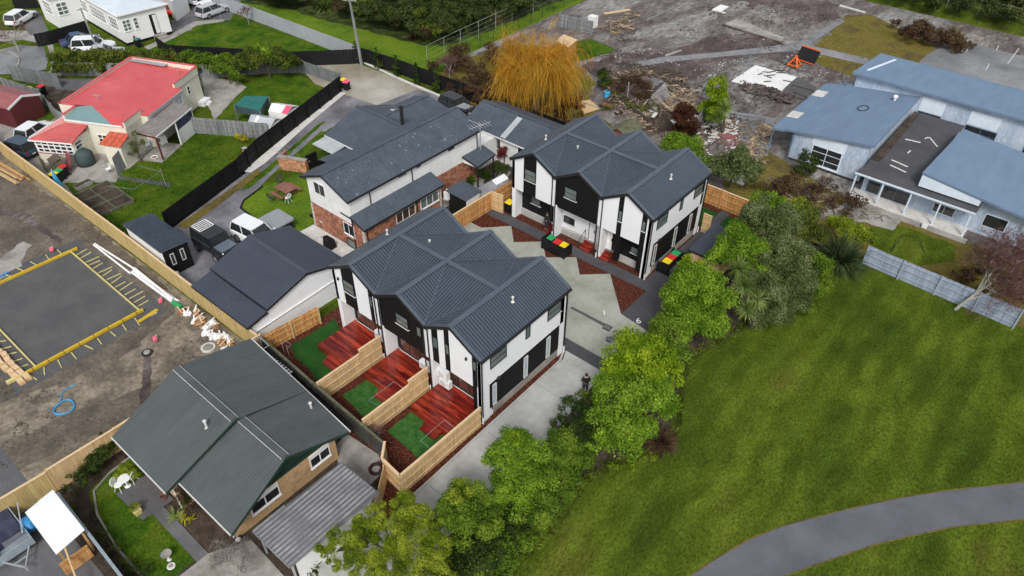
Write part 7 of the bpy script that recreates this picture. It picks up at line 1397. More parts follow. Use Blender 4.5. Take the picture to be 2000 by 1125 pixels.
def chair(label, p, m, rz, z=.0, curly=False, name='garden_chair', group=None):
    t = T(name, label, 'chair', (p[0], p[1], z), rz, group)
    part(t, 'seat', MB().lathe((0, 0, .42), [(.22, 0), (.23, .015), (.2, .03)], 14), m, local=True)
    for sx in (-1, 1):
        for sy in (-1, 1): part(t, 'leg', MB().tube([(sx*.13, sy*.13, .43), (sx*.15, sy*.15, .2), (sx*.22, sy*.22, 0)], .02, 6), m, local=True)
    bk = MB()
    for k in range(9): a_ = math.pi*k/8; bk.tube([(.22*math.cos(a_), .2, .45+.02), (.22*math.cos(a_)*.9, .24, .62+.28*math.sin(a_))], .018, 5)
    bk.tube([(.24*math.cos(math.pi*k/10), .24, .62+.3*math.sin(math.pi*k/10)) for k in range(11)], .025, 6); part(t, 'backrest', bk, m, local=True); return t
chair('dark grey garden chair behind the picnic table near the path', (-51.8, 29.9), 'old_wood_dark', R(60), .05); chair('pale garden chair at the right of the picnic table', (-48.9, 28.6), 'white_old', R(-80), .05); chair('dark garden chair at the lower side of the picnic table', (-50.0, 27.7), 'old_wood_dark', R(180), .05)
chair('white ornate garden chair at the lawn end of the patio', S(236, 957, 0), 'white_paint', R(120), .06); chair('white ornate garden chair nearest the lime shrub and house', S(261, 941, 0), 'white_paint', R(-60), .06)
x, y = S(250, 950); t = T('garden_table', 'small round white ornate garden table between two chairs', 'table', (x, y, .06)); part(t, 'table_top', MB().lathe((x, y, .72), [(.32, 0), (.34, .015), (.33, .03)], 20), 'white_paint'); part(t, 'pedestal', MB().lathe((x, y, .06), [(.18, 0), (.05, .05), (.035, .4), (.1, .66)], 10), 'white_paint')
def wall_thing(name, label, cat, boxes, m, capm='conc_old'):
    t = T(name, label, cat, ((boxes[0][0]+boxes[0][1])/2, (boxes[0][2]+boxes[0][3])/2, 0)); 
    for b in boxes: part(t, 'brickwork', MB().box(*b), m); part(t, 'coping', MB().box(b[0]-.03, b[1]+.03, b[2]-.03, b[3]+.03, b[5], b[5]+.06), capm)
    return t
t = T('brick_garden_wall', 'low orange brick wall with end pillar beside the round lawn', 'wall', (-53, 32, 0)); a_, b_ = Vector(S(547, 331)), Vector(S(592, 338)); d_ = (b_-a_).normalized(); n_ = Vector((-d_.y, d_.x)); ln = (b_-a_).length
part(t, 'brickwork', wallbox(wallbox(MB(), a_, d_, n_, 0, ln, 0, 1.25, 0, .14), a_, d_, n_, ln-.0, ln+.45, 0, 1.3, -.05, .4), 'orange_brick'); part(t, 'coping', wallbox(MB(), a_, d_, n_, -.03, ln+.48, 1.3, 1.34, -.05, .42), 'conc_old')
part(t, 'return_wall', wallbox(MB(), a_, n_, -d_, .14, 1.5, 0, 1.25, -.14, 0), 'orange_brick')
wall_thing('brick_pillar', 'single red brick pillar standing against the long black fence', 'pillar', [(-57.0, -56.65, 29.85, 30.2, 0, 1.75)], 'red_brick')
t = T('gate_post', 'dark timber gate leaf beside the orange brick wall', 'gate', S(603, 330)+(0,)); x, y = S(603, 332); part(t, 'gate_panel', MB().box(x-.05, x+.05, y-.1, y+1.1, .05, 1.5), 'black_paint'); part(t, 'latch', MB().box(x+.05, x+.09, y+.1, y+.25, .8, .9), 'steel')
x, y = S(768, 0); 
# satellite dish and patio chair by the brick house
x, y = S(636, 447); t = T('satellite_dish', 'white satellite dish standing on the patio by the brick wall', 'dish', (x, y, 0)); part(t, 'dish', MB().lathe((x, y, .75), [(.03, 0), (.22, .04), (.36, .12), (.36, .14), (.2, .08)], 18), 'white_old', smooth=True); part(t, 'stand', MB().tube([(x, y, .03), (x, y, .78)], .03, 8), 'steel')
x, y = S(645, 482); t = T('barbecue', 'black covered barbecue with a rail on the pale patio', 'barbecue', (x, y, 0)); part(t, 'cover', MB().hexa([(x-.5, y-.3, .05), (x+.5, y-.3, .05), (x+.5, y+.3, .05), (x-.5, y+.3, .05), (x-.45, y-.2, .95), (x+.45, y-.2, .95), (x+.45, y+.2, .85), (x-.45, y+.2, .85)]), 'black_paint'); part(t, 'handle', MB().tube([(x-.5, y-.4, 1.0), (x+.5, y-.4, 1.0)], .02, 6), 'black_metal')
x, y = -37.6, 36.9; t = T('hot_water_unit', 'white wall mounted gas heater at the end of the brick wall', 'heater', (x, y, 1.2)); part(t, 'casing', MB().box(x-.1, x+.35, y-.55, y-.15, 1.3, 2.0), 'white_paint'); part(t, 'flue', MB().tube([(x+.1, y-.35, 2.0), (x+.1, y-.35, 2.25)], .06, 8), 'white_paint'); part(t, 'bracket', MB().box(x-.2, x+.1, y-.6, y-.5, 1.2, 1.3), 'steel')
# clotheslines (thin wire frames)
def cline(label, pts, z, posts):
    t = T('clothesline', label, 'clothesline', (pts[0][0], pts[0][1], 0)); part(t, 'wire_frame', MB().tube([(p[0], p[1], z) for p in pts], .012, 5, cap=False), 'galv')
    for p in posts: part(t, 'post', MB().tube([(p[0], p[1], 0), (p[0], p[1], z)], .025, 6), 'steel')
cline('folding clothesline over the middle yard lawn', [S(*q, 1.5) for q in ((760, 802), (720, 782), (770, 745), (792, 762))], 1.5, [(-24.55, 17.7), (-24.55, 18.5)])
cline('folding clothesline over the yard lawn nearest the driveway', [S(*q, 1.5) for q in ((842, 878), (822, 860), (868, 820), (892, 840))], 1.5, [(-20.1, 17.8), (-20.1, 18.8)])
cline('small wire clothes frame on the bark bed beside the pine fence', [S(*q, 1.2) for q in ((552, 672), (556, 665), (568, 672), (562, 680))], 1.2, [S(*q, 0) for q in ((557, 695), (566, 700))])
cline('clothesline with one post on the back lawn', [S(270, 322, 1.8), S(312, 333, 1.8), S(262, 372, 1.6), S(220, 387, .5)], 1.7, [S(324, 362, 0)])
cline('rotary clothesline frame on the white house lawn', [S(*q, 1.9) for q in ((395, 10), (445, 22), (470, 8))], 1.9, [S(432, 38)])
# red roof house yard things
x, y = S(170, 320); t = T('water_tank', 'dark green round water tank beside the sunroom', 'water tank', (x, y, 0)); part(t, 'tank', MB().lathe((x, y, 0), [(.75, 0), (.85, .5), (.8, 1.1), (.45, 1.45), (.2, 1.5)], 18), 'shade_dark', smooth=True); part(t, 'lid', MB().lathe((x, y, 1.5), [(.2, 0), (.2, .05)], 12), 'shade_dark')
x, y = S(119, 372); t = T('garden_umbrella', 'closed bright blue garden umbrella by the pine fence', 'umbrella', (x, y, 0)); part(t, 'canopy', MB().lathe((x, y, .25), [(.36, 0), (.3, .4), (.18, 1.1), (.06, 1.75), (.02, 1.85)], 10), 'blue_light'); part(t, 'pole', MB().tube([(x, y, 0), (x, y, 2.15)], .025, 6), 'white_paint')
x, y = S(238, 340); t = T('leaning_sheet', 'corrugated grey roofing sheet leaning by the porch', 'sheet', (x, y, 0)); mb = MB(); a_, b_ = Vector(S(231, 345)), Vector(S(248, 324))
mb.hexa([(a_.x, a_.y, .02), (b_.x, b_.y, .02), (b_.x+.05, b_.y, .02), (a_.x+.05, a_.y, .02), (a_.x-.4, a_.y+.2, 1.7), (b_.x-.4, b_.y+.2, 1.7), (b_.x-.35, b_.y+.2, 1.7), (a_.x-.35, a_.y+.2, 1.7)]); part(t, 'sheet', mb, 'roof_grey'); part(t, 'prop', MB().bar((a_.x-.9, a_.y+.4, 0), (a_.x-.35, a_.y+.2, 1.4), .05, .05), 'old_wood')
x, y = S(117, 335); t = T('wooden_hutch', 'old timber hutch and crates between sunroom and pine fence', 'hutch', (x, y, 0)); part(t, 'box', MB().box(x-.6, x+.5, y-.4, y+.4, 0, 1.2), 'mossy_wood'); part(t, 'mesh_lid', MB().slab([(x-.65, y-.45, 1.2), (x+.55, y-.45, 1.2), (x+.55, y+.45, 1.5), (x-.65, y+.45, 1.5)], .05), 'trunk'); part(t, 'side_board', MB().box(x-1.4, x-.65, y-.8, y-.7, 0, 1.3), 'mossy_wood')
x, y = S(137, 332); t = T('red_board', 'dark red board leaning upright by the sunroom', 'board', (x, y, 0)); part(t, 'board', MB().hexa([(x-.45, y-.1, .02), (x+.4, y-.1, .02), (x+.4, y-.05, .02), (x-.45, y-.05, .02), (x-.45, y+.35, 1.6), (x+.4, y+.35, 1.6), (x+.4, y+.4, 1.6), (x-.45, y+.4, 1.6)]), 'maroon_roof'); part(t, 'batten', MB().bar((x-.4, y+.02, .5), (x+.38, y+.02, .5), .04, .06), 'maroon')
x, y = S(205, 352); t = T('folding_chair', 'folded white metal chair beside the leaning sheet', 'chair', S(214, 338)+(0,)); x, y = S(214, 338); part(t, 'seat', MB().box(x-.2, x+.2, y-.2, y+.2, .42, .45), 'white_paint')
for p in ((-.2, -.2), (.2, -.2), (-.2, .2), (.2, .2)): part(t, 'leg', MB().tube([(x+p[0], y+p[1], 0), (x+p[0]*.6, y+p[1]*.6, .43)], .015, 5), 'steel')
part(t, 'backrest', MB().box(x-.2, x+.2, y+.2, y+.23, .5, .85), 'white_paint')
for lb, q, m1 in (('large weathered raised bed divided into six plots', [(137, 388), (215, 350), (262, 394), (188, 418)], 'mossy_wood'),):
    P_ = [Vector(p) for p in SP([(139, 385), (196, 356), (232, 397), (187, 419)], 0)]; P_ = [Vector((-63.6, 16.8)), Vector((-63.6, 20.0)), Vector((-58.9, 20.0)), Vector((-58.9, 16.8))]
    t = T('raised_bed', lb, 'raised bed', (-61.2, 18.4, 0)); mb = MB()
    for i in range(4): a_, b_ = P_[i], P_[(i+1) % 4]; mb.bar((a_.x, a_.y, .15), (b_.x, b_.y, .15), .10, .26)
    for k in (1, 2): xx = -63.6+4.7*k/3; mb.bar((xx, 16.8, .15), (xx, 20, .15), .09, .24)
    mb.bar((-63.6, 18.4, .15), (-58.9, 18.4, .15), .09, .22); part(t, 'frame', mb, 'mossy_wood'); part(t, 'soil', MB().box(-63.5, -59, 16.9, 19.9, 0, .12), 'soil')
x0, y0 = S(150, 372); x1, y1 = S(178, 358); t = T('planter_trough', 'concrete trough planter above the raised bed', 'planter', (x0, y0, 0)); part(t, 'trough', MB().bar((x0, y0, .2), (x1, y1, .2), .6, .4), 'conc_old'); part(t, 'soil', MB().bar((x0, y0, .4), (x1, y1, .4), .45, .03), 'soil')
x, y = S(300, 309); t = T('washing_machine', 'white washing machine under the verandah roof', 'washing machine', S(322, 283)+(0,)); x, y = S(320, 281); part(t, 'casing', MB().box(x-.3, x+.3, y-.3, y+.3, .12, .95), 'white_paint'); part(t, 'door', MB().tube([(x, y-.3, .55), (x, y-.33, .55)], .18, 16), 'glass')
x, y = S(302, 309); t = T('white_basin', 'small red and white basin on the lawn edge', 'basin', (x, y, 0)); part(t, 'bowl', MB().lathe((x, y, 0), [(.2, 0), (.32, .15), (.3, .16), (.15, .05)], 14), 'white_paint'); part(t, 'contents', MB().lathe((x, y, .08), [(.22, 0), (.15, .06)], 10), 'maroon_roof')
x, y = S(290, 290); t = T('blue_chair', 'light blue plastic chair at the verandah corner', 'chair', (x, y, 0)); part(t, 'seat', MB().box(x-.22, x+.22, y-.22, y+.22, .38, .43), 'glass_pale'); part(t, 'backrest', MB().box(x-.22, x+.22, y+.2, y+.25, .43, .85), 'glass_pale')
for p in ((-.2, -.2), (.2, -.2), (-.2, .2), (.2, .2)): part(t, 'leg', MB().box(x+p[0]-.02, x+p[0]+.02, y+p[1]-.02, y+p[1]+.02, 0, .38), 'glass_pale')
x, y = S(348, 548); t = T('gas_bottle', 'white and blue drum beside the black cabin', 'drum', (x, y, 0)); part(t, 'drum', MB().lathe((x, y, 0), [(.22, 0), (.24, .1), (.24, .5)], 14), 'glass_pale'); part(t, 'upper_drum', MB().lathe((x, y, .5), [(.24, 0), (.24, .25), (.1, .34)], 14), 'white_paint')
# green roof house garden things
x, y = S(270, 1003); t = T('planter_box', 'yellow square planter with green plant at the patio corner', 'planter', (x, y, 0)); part(t, 'box', MB().hexa([(x-.16, y-.16, 0), (x+.16, y-.16, 0), (x+.16, y+.16, 0), (x-.16, y+.16, 0), (x-.22, y-.22, .4), (x+.22, y-.22, .4), (x+.22, y+.22, .4), (x-.22, y+.22, .4)]), 'pale_timber'); crown(t, [(x, y, .62, .3)], 'leaf_yellow_olive', .05, .5, 200, 'plant')
x, y = S(331, 1093); t = T('birdbath', 'round stone birdbath beside its base slab on the front lawn', 'birdbath', (x, y, 0)); part(t, 'bowl', MB().lathe((x, y, .5), [(.06, 0), (.24, .04), (.28, .1), (.25, .1), (.2, .05)], 18), 'conc_old', smooth=True); part(t, 'pedestal', MB().lathe((x, y, 0), [(.14, 0), (.06, .1), (.07, .5)], 12), 'conc_white')
x, y = S(335, 1100); t = T('stepping_stone', 'pale round stone on the lawn beside the birdbath', 'stone', (x, y, 0)); part(t, 'stone', MB().lathe((x+.15, y-.1, .02), [(.22, 0), (.2, .04)], 14), 'conc_white'); part(t, 'dish', MB().lathe((x+.15, y-.1, .06), [(.12, 0), (.1, .02)], 12), 'conc_old')
x, y = S(322, 975); t = T('flower_pot', 'red terracotta pot at the house corner by the patio', 'pot', (x, y, 0)); part(t, 'pot', MB().lathe((x, y, .05), [(.12, 0), (.19, .3), (.17, .3), (.1, .1)], 14), 'maroon_roof'); part(t, 'soil', MB().lathe((x, y, .28), [(.16, 0), (.16, .01)], 12), 'soil')
x, y = S(466, 1056); t = T('bowl_pot', 'dark bowl with white stones at the front corner of the tan house', 'pot', (x, y, 0)); part(t, 'bowl', MB().lathe((x, y, 0), [(.1, 0), (.24, .2), (.22, .2), (.1, .06)], 14), 'black_paint'); part(t, 'stones', MB().lathe((x, y, .12), [(.16, 0), (.1, .06)], 7), 'conc_white')
t = T('tyre_ring', 'ring of dark red foliage around a planted tyre by the side path', 'planter', S(735, 918)+(0,)); x, y = S(735, 918); part(t, 'tyre', MB().tube([(x+.35*math.cos(k*.42), y+.35*math.sin(k*.42), .1) for k in range(16)], .1, 8, cap=False), 'rubber'); crown(t, [(x+.35*math.cos(k), y+.35*math.sin(k), .2, .12) for k in range(6)], 'leaf_red', .035, .5, 201, 'plant')
# ================================================================ BUILDING SITE OBJECTS
def board(label, a, b, z, w_, h_, m, group=None, name='timber_board', cat='board', bands=0):
    c = ((a[0]+b[0])/2, (a[1]+b[1])/2, max(0, z-h_/2)); t = T(name, label, cat, c, group=group); part(t, 'plank', MB().bar((a[0], a[1], z), (b[0], b[1], z), w_, h_), m)
    if bands:
        d = Vector((b[0]-a[0], b[1]-a[1])); 
        for k in range(bands): p = Vector(a[:2])+d*(k+.5)/bands; dd = d.normalized()*.05; part(t, 'steel_strap', MB().bar((p.x-dd.x*.35, p.y-dd.y*.35, z+.004), (p.x+dd.x*.35, p.y+dd.y*.35, z+.004), w_+.01, h_+.01), 'black_metal')
    return t
board('yellow formwork board along the upper left end of the gravel pad', (-56.05, 5.9), (-55.9, 13.6), .16, .17, .2, 'yellow_tape', bands=0, name='formwork_board')
board('yellow banded formwork board along the lower right end of the gravel pad', (-45.15, 5.0), (-45.2, 13.2), .16, .18, .2, 'yellow_tape', bands=8, name='formwork_board')
board('pale timber formwork edge between gravel pad and white pipes', (-55.9, 13.08), (-45.3, 13.0), .14, .09, .16, 'pale_timber', name='formwork_board')
board('pale timber formwork edge nearest the pine block stacks', (-55.9, 5.72), (-45.3, 5.75), .14, .09, .16, 'pale_timber', name='formwork_board')
board('pale end length of the lower right formwork board', (-45.18, 3.9), (-45.15, 5.0), .17, .24, .2, 'pale_timber', name='formwork_board')
board('bright yellow spare board lying by the right corner of the pad', S(272, 630), S(308, 606), .08, .28, .06, 'yellow_tape', name='spare_board'); board('second yellow spare board fanned out beneath the first', S(273, 627), S(306, 610), .04, .25, .04, 'pale_timber', name='spare_board')
rb = random.Random(4)
def brace(a, b, lb, gr): board(lb, a, b, .05, .06, .06, 'pale_timber', gr, 'brace_peg', 'timber brace')
for k in range(15): x = -55.2+k*.66; brace((x+rb.uniform(-.1, .1), 13.2), (x+rb.uniform(-.25, .25), 14.15+rb.uniform(-.2, .2)), 'timber brace on the side of the pad facing the white pipes', 'braces towards the white pipes')
for k in range(9): y = 5.2+k*.9; brace((-44.95, y), (-44.1+rb.uniform(-.15, .15), y+rb.uniform(-.3, .2)), 'timber brace on the lower right side of the pad facing the hose', 'braces towards the blue hose')
for k in range(7): y = 6.8+k*.95; brace((-56.3, y), (-57.1, y+rb.uniform(-.2, .2)), 'timber brace on the upper left end of the pad', 'braces at the upper left end')
for k in range(11): x = -54.6+k*.86; brace((x, 5.55), (x-rb.uniform(.1, .7), 4.55+rb.uniform(-.3, .2)), 'timber brace between pad edge and the pine block stacks', 'braces beside the pine stacks')
for k in range(6): x = -52+k*1.1; brace((x, 3.6), (x-.4, 2.7), 'loose timber brace below the pine block stacks', 'braces below the pine stacks')
for row in range(2):
    for k in range(14):
        x = -44.75-k*.62; y = 4.95-row*.42-k*.02; t = T('pine_block', 'cut pine block in the nearer stack row' if row else 'cut pine block in the row nearer the pad', 'timber block', (x+rb.uniform(-.05, .05), y+rb.uniform(-.05, .05), 0), rb.uniform(-.12, .12), group='pine blocks stacked in the lower row' if row else 'pine blocks stacked in the upper row')
        part(t, 'block', MB().box(-.28, .28, -.19, .19, .02, .22), 'pine', local=True); part(t, 'top_block', MB().box(-.24+rb.uniform(-.05, .05), .22, -.17, .15, .22, .34 if k > 1 else .3), 'pine_cap', local=True)
def pipe(label, a, b, r, z, m='pipe_white'):
    t = T('pipe', label, 'pipe', ((a[0]+b[0])/2, (a[1]+b[1])/2, 0)); d = Vector((b[0]-a[0], b[1]-a[1])).normalized(); part(t, 'tube', MB().tube([(a[0], a[1], z), (b[0], b[1], z)], r, 12), m); part(t, 'socket', MB().tube([(b[0]-d.x*.25, b[1]-d.y*.25, z), (b[0], b[1], z)], r*1.2, 12), m)
pipe('thin white pipe nearest the gravel pad, upper left end', S(184, 480), S(256, 536), .08, .1); pipe('thin white pipe crossing towards the pine fence', S(186, 478), S(265, 528), .08, .1)
pipe('thick white pipe leading to the green pipe', S(259, 534), S(346, 598), .11, .12); pipe('thick white pipe beside the first, nearer the fence', S(262, 530), S(350, 592), .11, .12); pipe('third white pipe lying on top of the thick pair', S(266, 530), S(340, 590), .09, .27)
pipe('short green pipe at the end of the white pipes', S(340, 594), S(357, 606), .18, .2, 'green')
bags = random.Random(12)
for k in range(34):
    u = k/33; x = -43.0+u*6.2; y = 15.3-u*.2+bags.uniform(-.45, .45); x += bags.uniform(-.15, .15)
    wht = bags.random() < .6; t = T('rubbish_lump', 'crumpled white plastic lump in the rubbish row along the pine fence' if wht else 'orange and brown scrap in the rubbish row along the pine fence', 'rubbish', (x, y, 0), bags.uniform(0, 3), 'white lumps of the rubbish row' if wht else 'brown scraps of the rubbish row')
    r_ = bags.uniform(.16, .36); mb = MB(); pts = []; n = 9
    for i in range(5):
        ph = math.pi/2*i/4
        for j in range(n): rr_ = r_*math.cos(ph)*bags.uniform(.65, 1.2)+.01; pts.append((rr_*math.cos(j*2*math.pi/n), rr_*math.sin(j*2*math.pi/n), r_*1.1*math.sin(ph)*bags.uniform(.8, 1.1)))
    mb.v = pts; mb.f = [(i*n+j, i*n+(j+1) % n, (i+1)*n+(j+1) % n, (i+1)*n+j) for i in range(4) for j in range(n)]+[tuple(4*n+j for j in range(n))]
    part(t, 'lump', mb, 'white_paint' if wht else 'bag_brown', local=True); part(t, 'scrap', MB().bar((-.3, 0, .1+r_*.4), (.25, .1, .15+r_), .08, .02), 'pine_cap' if not wht else 'pipe_white', local=True)
for lb, p, r_, m1, m2 in (('wide pale concrete manhole ring near the fence corner', (407, 680), .48, 'conc_white', 'conc_old'), ('dark wet manhole ring in the middle of the bare earth', (288, 690), .36, 'rubber', 'conc_old')):
    x, y = S(*p); t = T('manhole', lb, 'manhole', (x, y, 0)); part(t, 'ring', MB().lathe((x, y, 0), [(r_, 0), (r_, .1), (r_*.7, .1), (r_*.7, .05)], 26), m1); part(t, 'cover', MB().lathe((x, y, .1), [(r_*.62, 0), (r_*.58, .05), (r_*.1, .07)], 22), m2)
for i, p in enumerate(((106, 489), (308, 663), (318, 589))):
    x, y = S(*p); t = T('marker_flag', ['pink marker flag beyond the upper left formwork board', 'pink marker flag near the dark manhole', 'small pink marker flag near the white pipes'][i], 'marker', (x, y, 0)); part(t, 'stake', MB().bar((x, y, 0), (x, y, .45), .03, .03, (0, 1, 0)), 'white_paint'); part(t, 'ribbon', MB().add([(x, y, .4), (x+.25, y-.1, .3), (x+.3, y-.2, .05), (x+.05, y-.1, .08)], [(0, 1, 2, 3)]).add([(x, y, .42), (x-.1, y-.25, .3), (x+.05, y-.3, .05), (x+.1, y-.1, .1)], [(0, 1, 2, 3)]), 'pink')
x, y = S(127, 797); t = T('hose_coil', 'coiled bright blue water hose on the bare earth', 'hose', (x, y, 0)); mb = MB(); mb.tube([(x+(.58+.05*math.sin(k))*math.cos(k*.33), y+(.58+.05*math.sin(k))*math.sin(k*.33), .05+.015*(k//19)) for k in range(76)], .034, 6); part(t, 'coil', mb, 'water_blue'); part(t, 'loose_end', MB().tube([S(118, 785)+(.05,), S(122, 768)+(.05,), S(135, 757)+(.06,), S(148, 753)+(.04,)], .028, 6), 'water_blue')
for k in range(9):
    o_ = k*.13; lb = ['orange painted plank on top of the timber pile by the pine fence', 'plain pine plank in the timber pile by the pine fence'][k % 2 if k < 6 else 1]; a_, b_ = Vector(S(-30, 300)), Vector(S(58, 352)); n_ = Vector((.05, -1)).normalized()
    t = T('timber_plank', lb, 'plank', (b_.x, b_.y, 0), group=['orange planks of the timber pile', 'pine planks of the timber pile'][k % 2 if k < 6 else 1]); aa, bb = a_+n_*o_*1.3+Vector((rb.uniform(-.3, .3), 0)), b_+n_*o_*1.1+Vector((rb.uniform(-.8, .3), 0)); zz = .08+.1*(k % 3)
    part(t, 'plank', MB().bar((aa.x, aa.y, zz), (bb.x, bb.y, zz), .12, .07), 'pine' if (k % 2 if k < 6 else 1) else 'maroon_roof' if False else ('pine' if (k % 2 if k < 6 else 1) else 'pine_orange')); 
x, y = S(12, 535); t = T('blue_tool', 'long blue level tool lying at the left edge of the building site', 'tool', (x, y, 0)); part(t, 'bar', MB().bar(S(-5, 545)+(.08,), S(17, 533)+(.08,), .15, .08), 'blue'); part(t, 'handle', MB().bar(S(3, 545)+(.1,), S(22, 540)+(.1,), .05, .05), 'steel')
# ================================================================ CLEARED SITE OBJECTS
def mound(label, px, py, rx, ry, h, m, seed, name='debris_mound'):
    r = random.Random(seed); x, y = S(px, py); mb = MB(); n = 22; k = 7; mb.v = []
    for i in range(k):
        ph = i/(k-1); 
        for j in range(n): q = (1-ph)*r.uniform(.82, 1.12)+.02; mb.v.append((x+rx*q*math.cos(j*2*math.pi/n), y+ry*q*math.sin(j*2*math.pi/n), h*(1-(1-ph)**2)*r.uniform(.7, 1.15) if i else .0))
    mb.f = [(i*n+j, i*n+(j+1) % n, (i+1)*n+(j+1) % n, (i+1)*n+j) for i in range(k-1) for j in range(n)]+[tuple((k-1)*n+j for j in range(n))]
    me = mb.mesh(name); me.materials.append(MATS[m]); o = bpy.data.objects.new(name, me); COL.objects.link(o); tag(o, label, 'mound', kind='stuff')
mound('mound of earth and scrap under the big debris heap', 1245, 178, 3.2, 5.0, .9, 'mud_dark', 1); mound('mound of rubble beside the lime conifer', 1330, 205, 2.0, 3.6, .8, 'mud', 2); mound('low heap of churned earth along the debris heap', 1190, 140, 3.4, 2.2, .5, 'mud_dark', 3)
mound('heap of soil near the dark red conifer', 1300, 235, 1.8, 3.2, .5, 'soil', 4); mound('rubble bank beside the wet yard', 1400, 290, 1.4, 3.0, .5, 'mud', 5)
def debris(name, label, poly, n, m, size, seed, flat=.25, z=.05, asp=3., clus=0):
    r = random.Random(seed); mb = MB()
    if clus: cc = scatter(poly, clus, (0, 0), (0, 1)); pts = [(c_[0]+r.gauss(0, 22)*r.random(), c_[1]+r.gauss(0, 7)*r.random(), 0, 0) for c_ in (r.choice(cc) for _ in range(n))]
    else: pts = scatter(poly, n, (0, 0), (0, 1))
    for px, py, _, _ in pts:
        x, y = S(px, py); l_ = size*r.uniform(.3, 1.4); a_ = r.uniform(0, math.pi); e_ = r.uniform(-flat, flat); dx, dy = math.cos(a_)*l_, math.sin(a_)*l_; h_ = r.uniform(z, z*4); w_ = l_/asp*r.uniform(.5, 1.5)
        mb.bar((x-dx, y-dy, h_), (x+dx, y+dy, max(.05, h_+e_*l_)), max(.05, w_), r.uniform(.03, .12))
    me = mb.mesh(name); me.materials.append(MATS[m]); o = bpy.data.objects.new(name, me); COL.objects.link(o); tag(o, label, 'rubble', kind='stuff')
PIT = [(1180, 150), (1250, 140), (1340, 165), (1345, 200), (1360, 230), (1300, 225), (1250, 215), (1190, 205)]
debris('rubble', 'broken timber and scrap in the big debris heap', PIT, 420, 'mixed_timber', .5, 1, .5, .15, 7); debris('rubble', 'dark scrap and branches in the big debris heap', PIT, 700, 'trunk', .4, 2, .5, .12, 6); debris('rubble', 'pale broken boards in the debris heap', [(1300, 190), (1350, 195), (1360, 225), (1310, 228)], 320, 'mixed_timber', .5, 3, .5, .18, 6)
debris('rubble', 'dark clods and stones strewn over the cleared site', [(1180, 60), (1440, 0), (1640, 20), (1560, 80), (1640, 150), (1450, 215), (1200, 150)], 1500, 'mud_dark', .11, 4, .1, .02, 1.5, 40)
debris('rubble', 'pale stones and scraps strewn over the cleared site', [(1200, 60), (1440, 0), (1640, 20), (1540, 85), (1640, 150), (1450, 215), (1200, 150)], 220, 'conc_white', .07, 5, .1, .02, 1.6, 30); debris('rubble', 'broken pine battens by the old grey fence', [(1165, 60), (1240, 25), (1250, 42), (1200, 75)], 90, 'mixed_timber', .7, 6, .3, .1, 9)
debris('rubble', 'brick and rubble pieces along the edge of the wet yard', [(1395, 260), (1440, 240), (1440, 300), (1380, 310), (1370, 290)], 160, 'conc_white', .25, 7, .2, .08, 1.8); debris('rubble', 'red brick pieces beside the wet yard', [(1405, 270), (1440, 265), (1435, 300), (1400, 295)], 16, 'maroon_roof', .5, 8, .2, .12, 1.6)
debris('rubble', 'splintered planks by the canopy of the blue building', [(1475, 250), (1510, 252), (1505, 270), (1480, 272), (1470, 310), (1440, 345), (1430, 340), (1460, 300)], 130, 'mixed_timber', .4, 9, .2, .06, 5); debris('rubble', 'broken concrete and clods beside the white tarpaulin', [(1445, 160), (1500, 175), (1550, 190), (1540, 205), (1450, 180)], 200, 'mud_dark', .3, 10, .2, .1, 1.4)
debris('rubble', 'dry weeds and sticks in front of the blue building', [(1480, 350), (1640, 350), (1740, 430), (1600, 430)], 200, 'twig_grey', .4, 11, .3, .05, 9)
debris('gravel_bits', 'small clods and stones on the building site earth', [(0, 390), (190, 470), (330, 590), (440, 690), (250, 820), (0, 930), (0, 770), (250, 700), (330, 610), (200, 500), (0, 480)], 420, 'dirt_damp', .03, 12, .1, .005, 1.5, 24)
debris('rubble', 'pale broken slab fragments around the debris heap', [(1200, 170), (1340, 165), (1420, 240), (1400, 310), (1320, 250), (1220, 215)], 90, 'conc_white', .42, 31, .25, .08, 1.8); debris('rubble', 'long splintered boards sticking out of the debris heap', [(1270, 165), (1350, 190), (1350, 225), (1290, 225)], 60, 'mixed_timber', 1.1, 32, .6, .25, 12); debris('rubble', 'brown branches and roots raked over the mud', [(1180, 120), (1330, 140), (1340, 175), (1200, 175)], 500, 'trunk', .45, 33, .4, .08, 9)
debris('rubble', 'scrap and clods in front of the blue building canopy', [(1430, 230), (1520, 240), (1490, 330), (1440, 345), (1400, 300)], 260, 'mixed_timber', .3, 34, .3, .05, 4)
debris('rubble', 'mixed scrap timber and branches around the conifers', [(1190, 200), (1330, 215), (1440, 235), (1400, 330), (1290, 270), (1200, 235)], 420, 'mixed_timber', .28, 21, .4, .06, 5); debris('rubble', 'dark broken pieces around the conifers and yard', [(1180, 130), (1340, 160), (1480, 200), (1440, 240), (1400, 330), (1290, 270)], 500, 'mud_dark', .24, 22, .3, .06, 2.5)
debris('rubble', 'grey scrap strewn between the tarpaulin and the far slab', [(1400, 60), (1640, 50), (1560, 110), (1600, 160), (1430, 150)], 300, 'old_wood', .2, 23, .2, .03, 4, 25); debris('rubble', 'bright small plastic and plaster scraps on the cleared site', [(1330, 195), (1440, 230), (1420, 320), (1370, 260)], 160, 'pipe_white', .14, 24, .3, .05, 2)
t = T('tarpaulin', 'large white tarpaulin with dark boards lying on it', 'tarpaulin', S(1500, 155)+(0,)); q = SP([(1428, 160), (1475, 129), (1556, 152), (1520, 184), (1515, 183)], 0); part(t, 'sheet', MB().prism(q, .05, .12), 'white_old'); mb = MB()
for k in range(16): px, py = rb.uniform(1455, 1530), rb.uniform(138, 172); a_, b_ = S(px, py), S(px+rb.uniform(8, 20), py+rb.uniform(-2, 6)); mb.bar((a_[0], a_[1], .16), (b_[0], b_[1], .16), .16, .05)
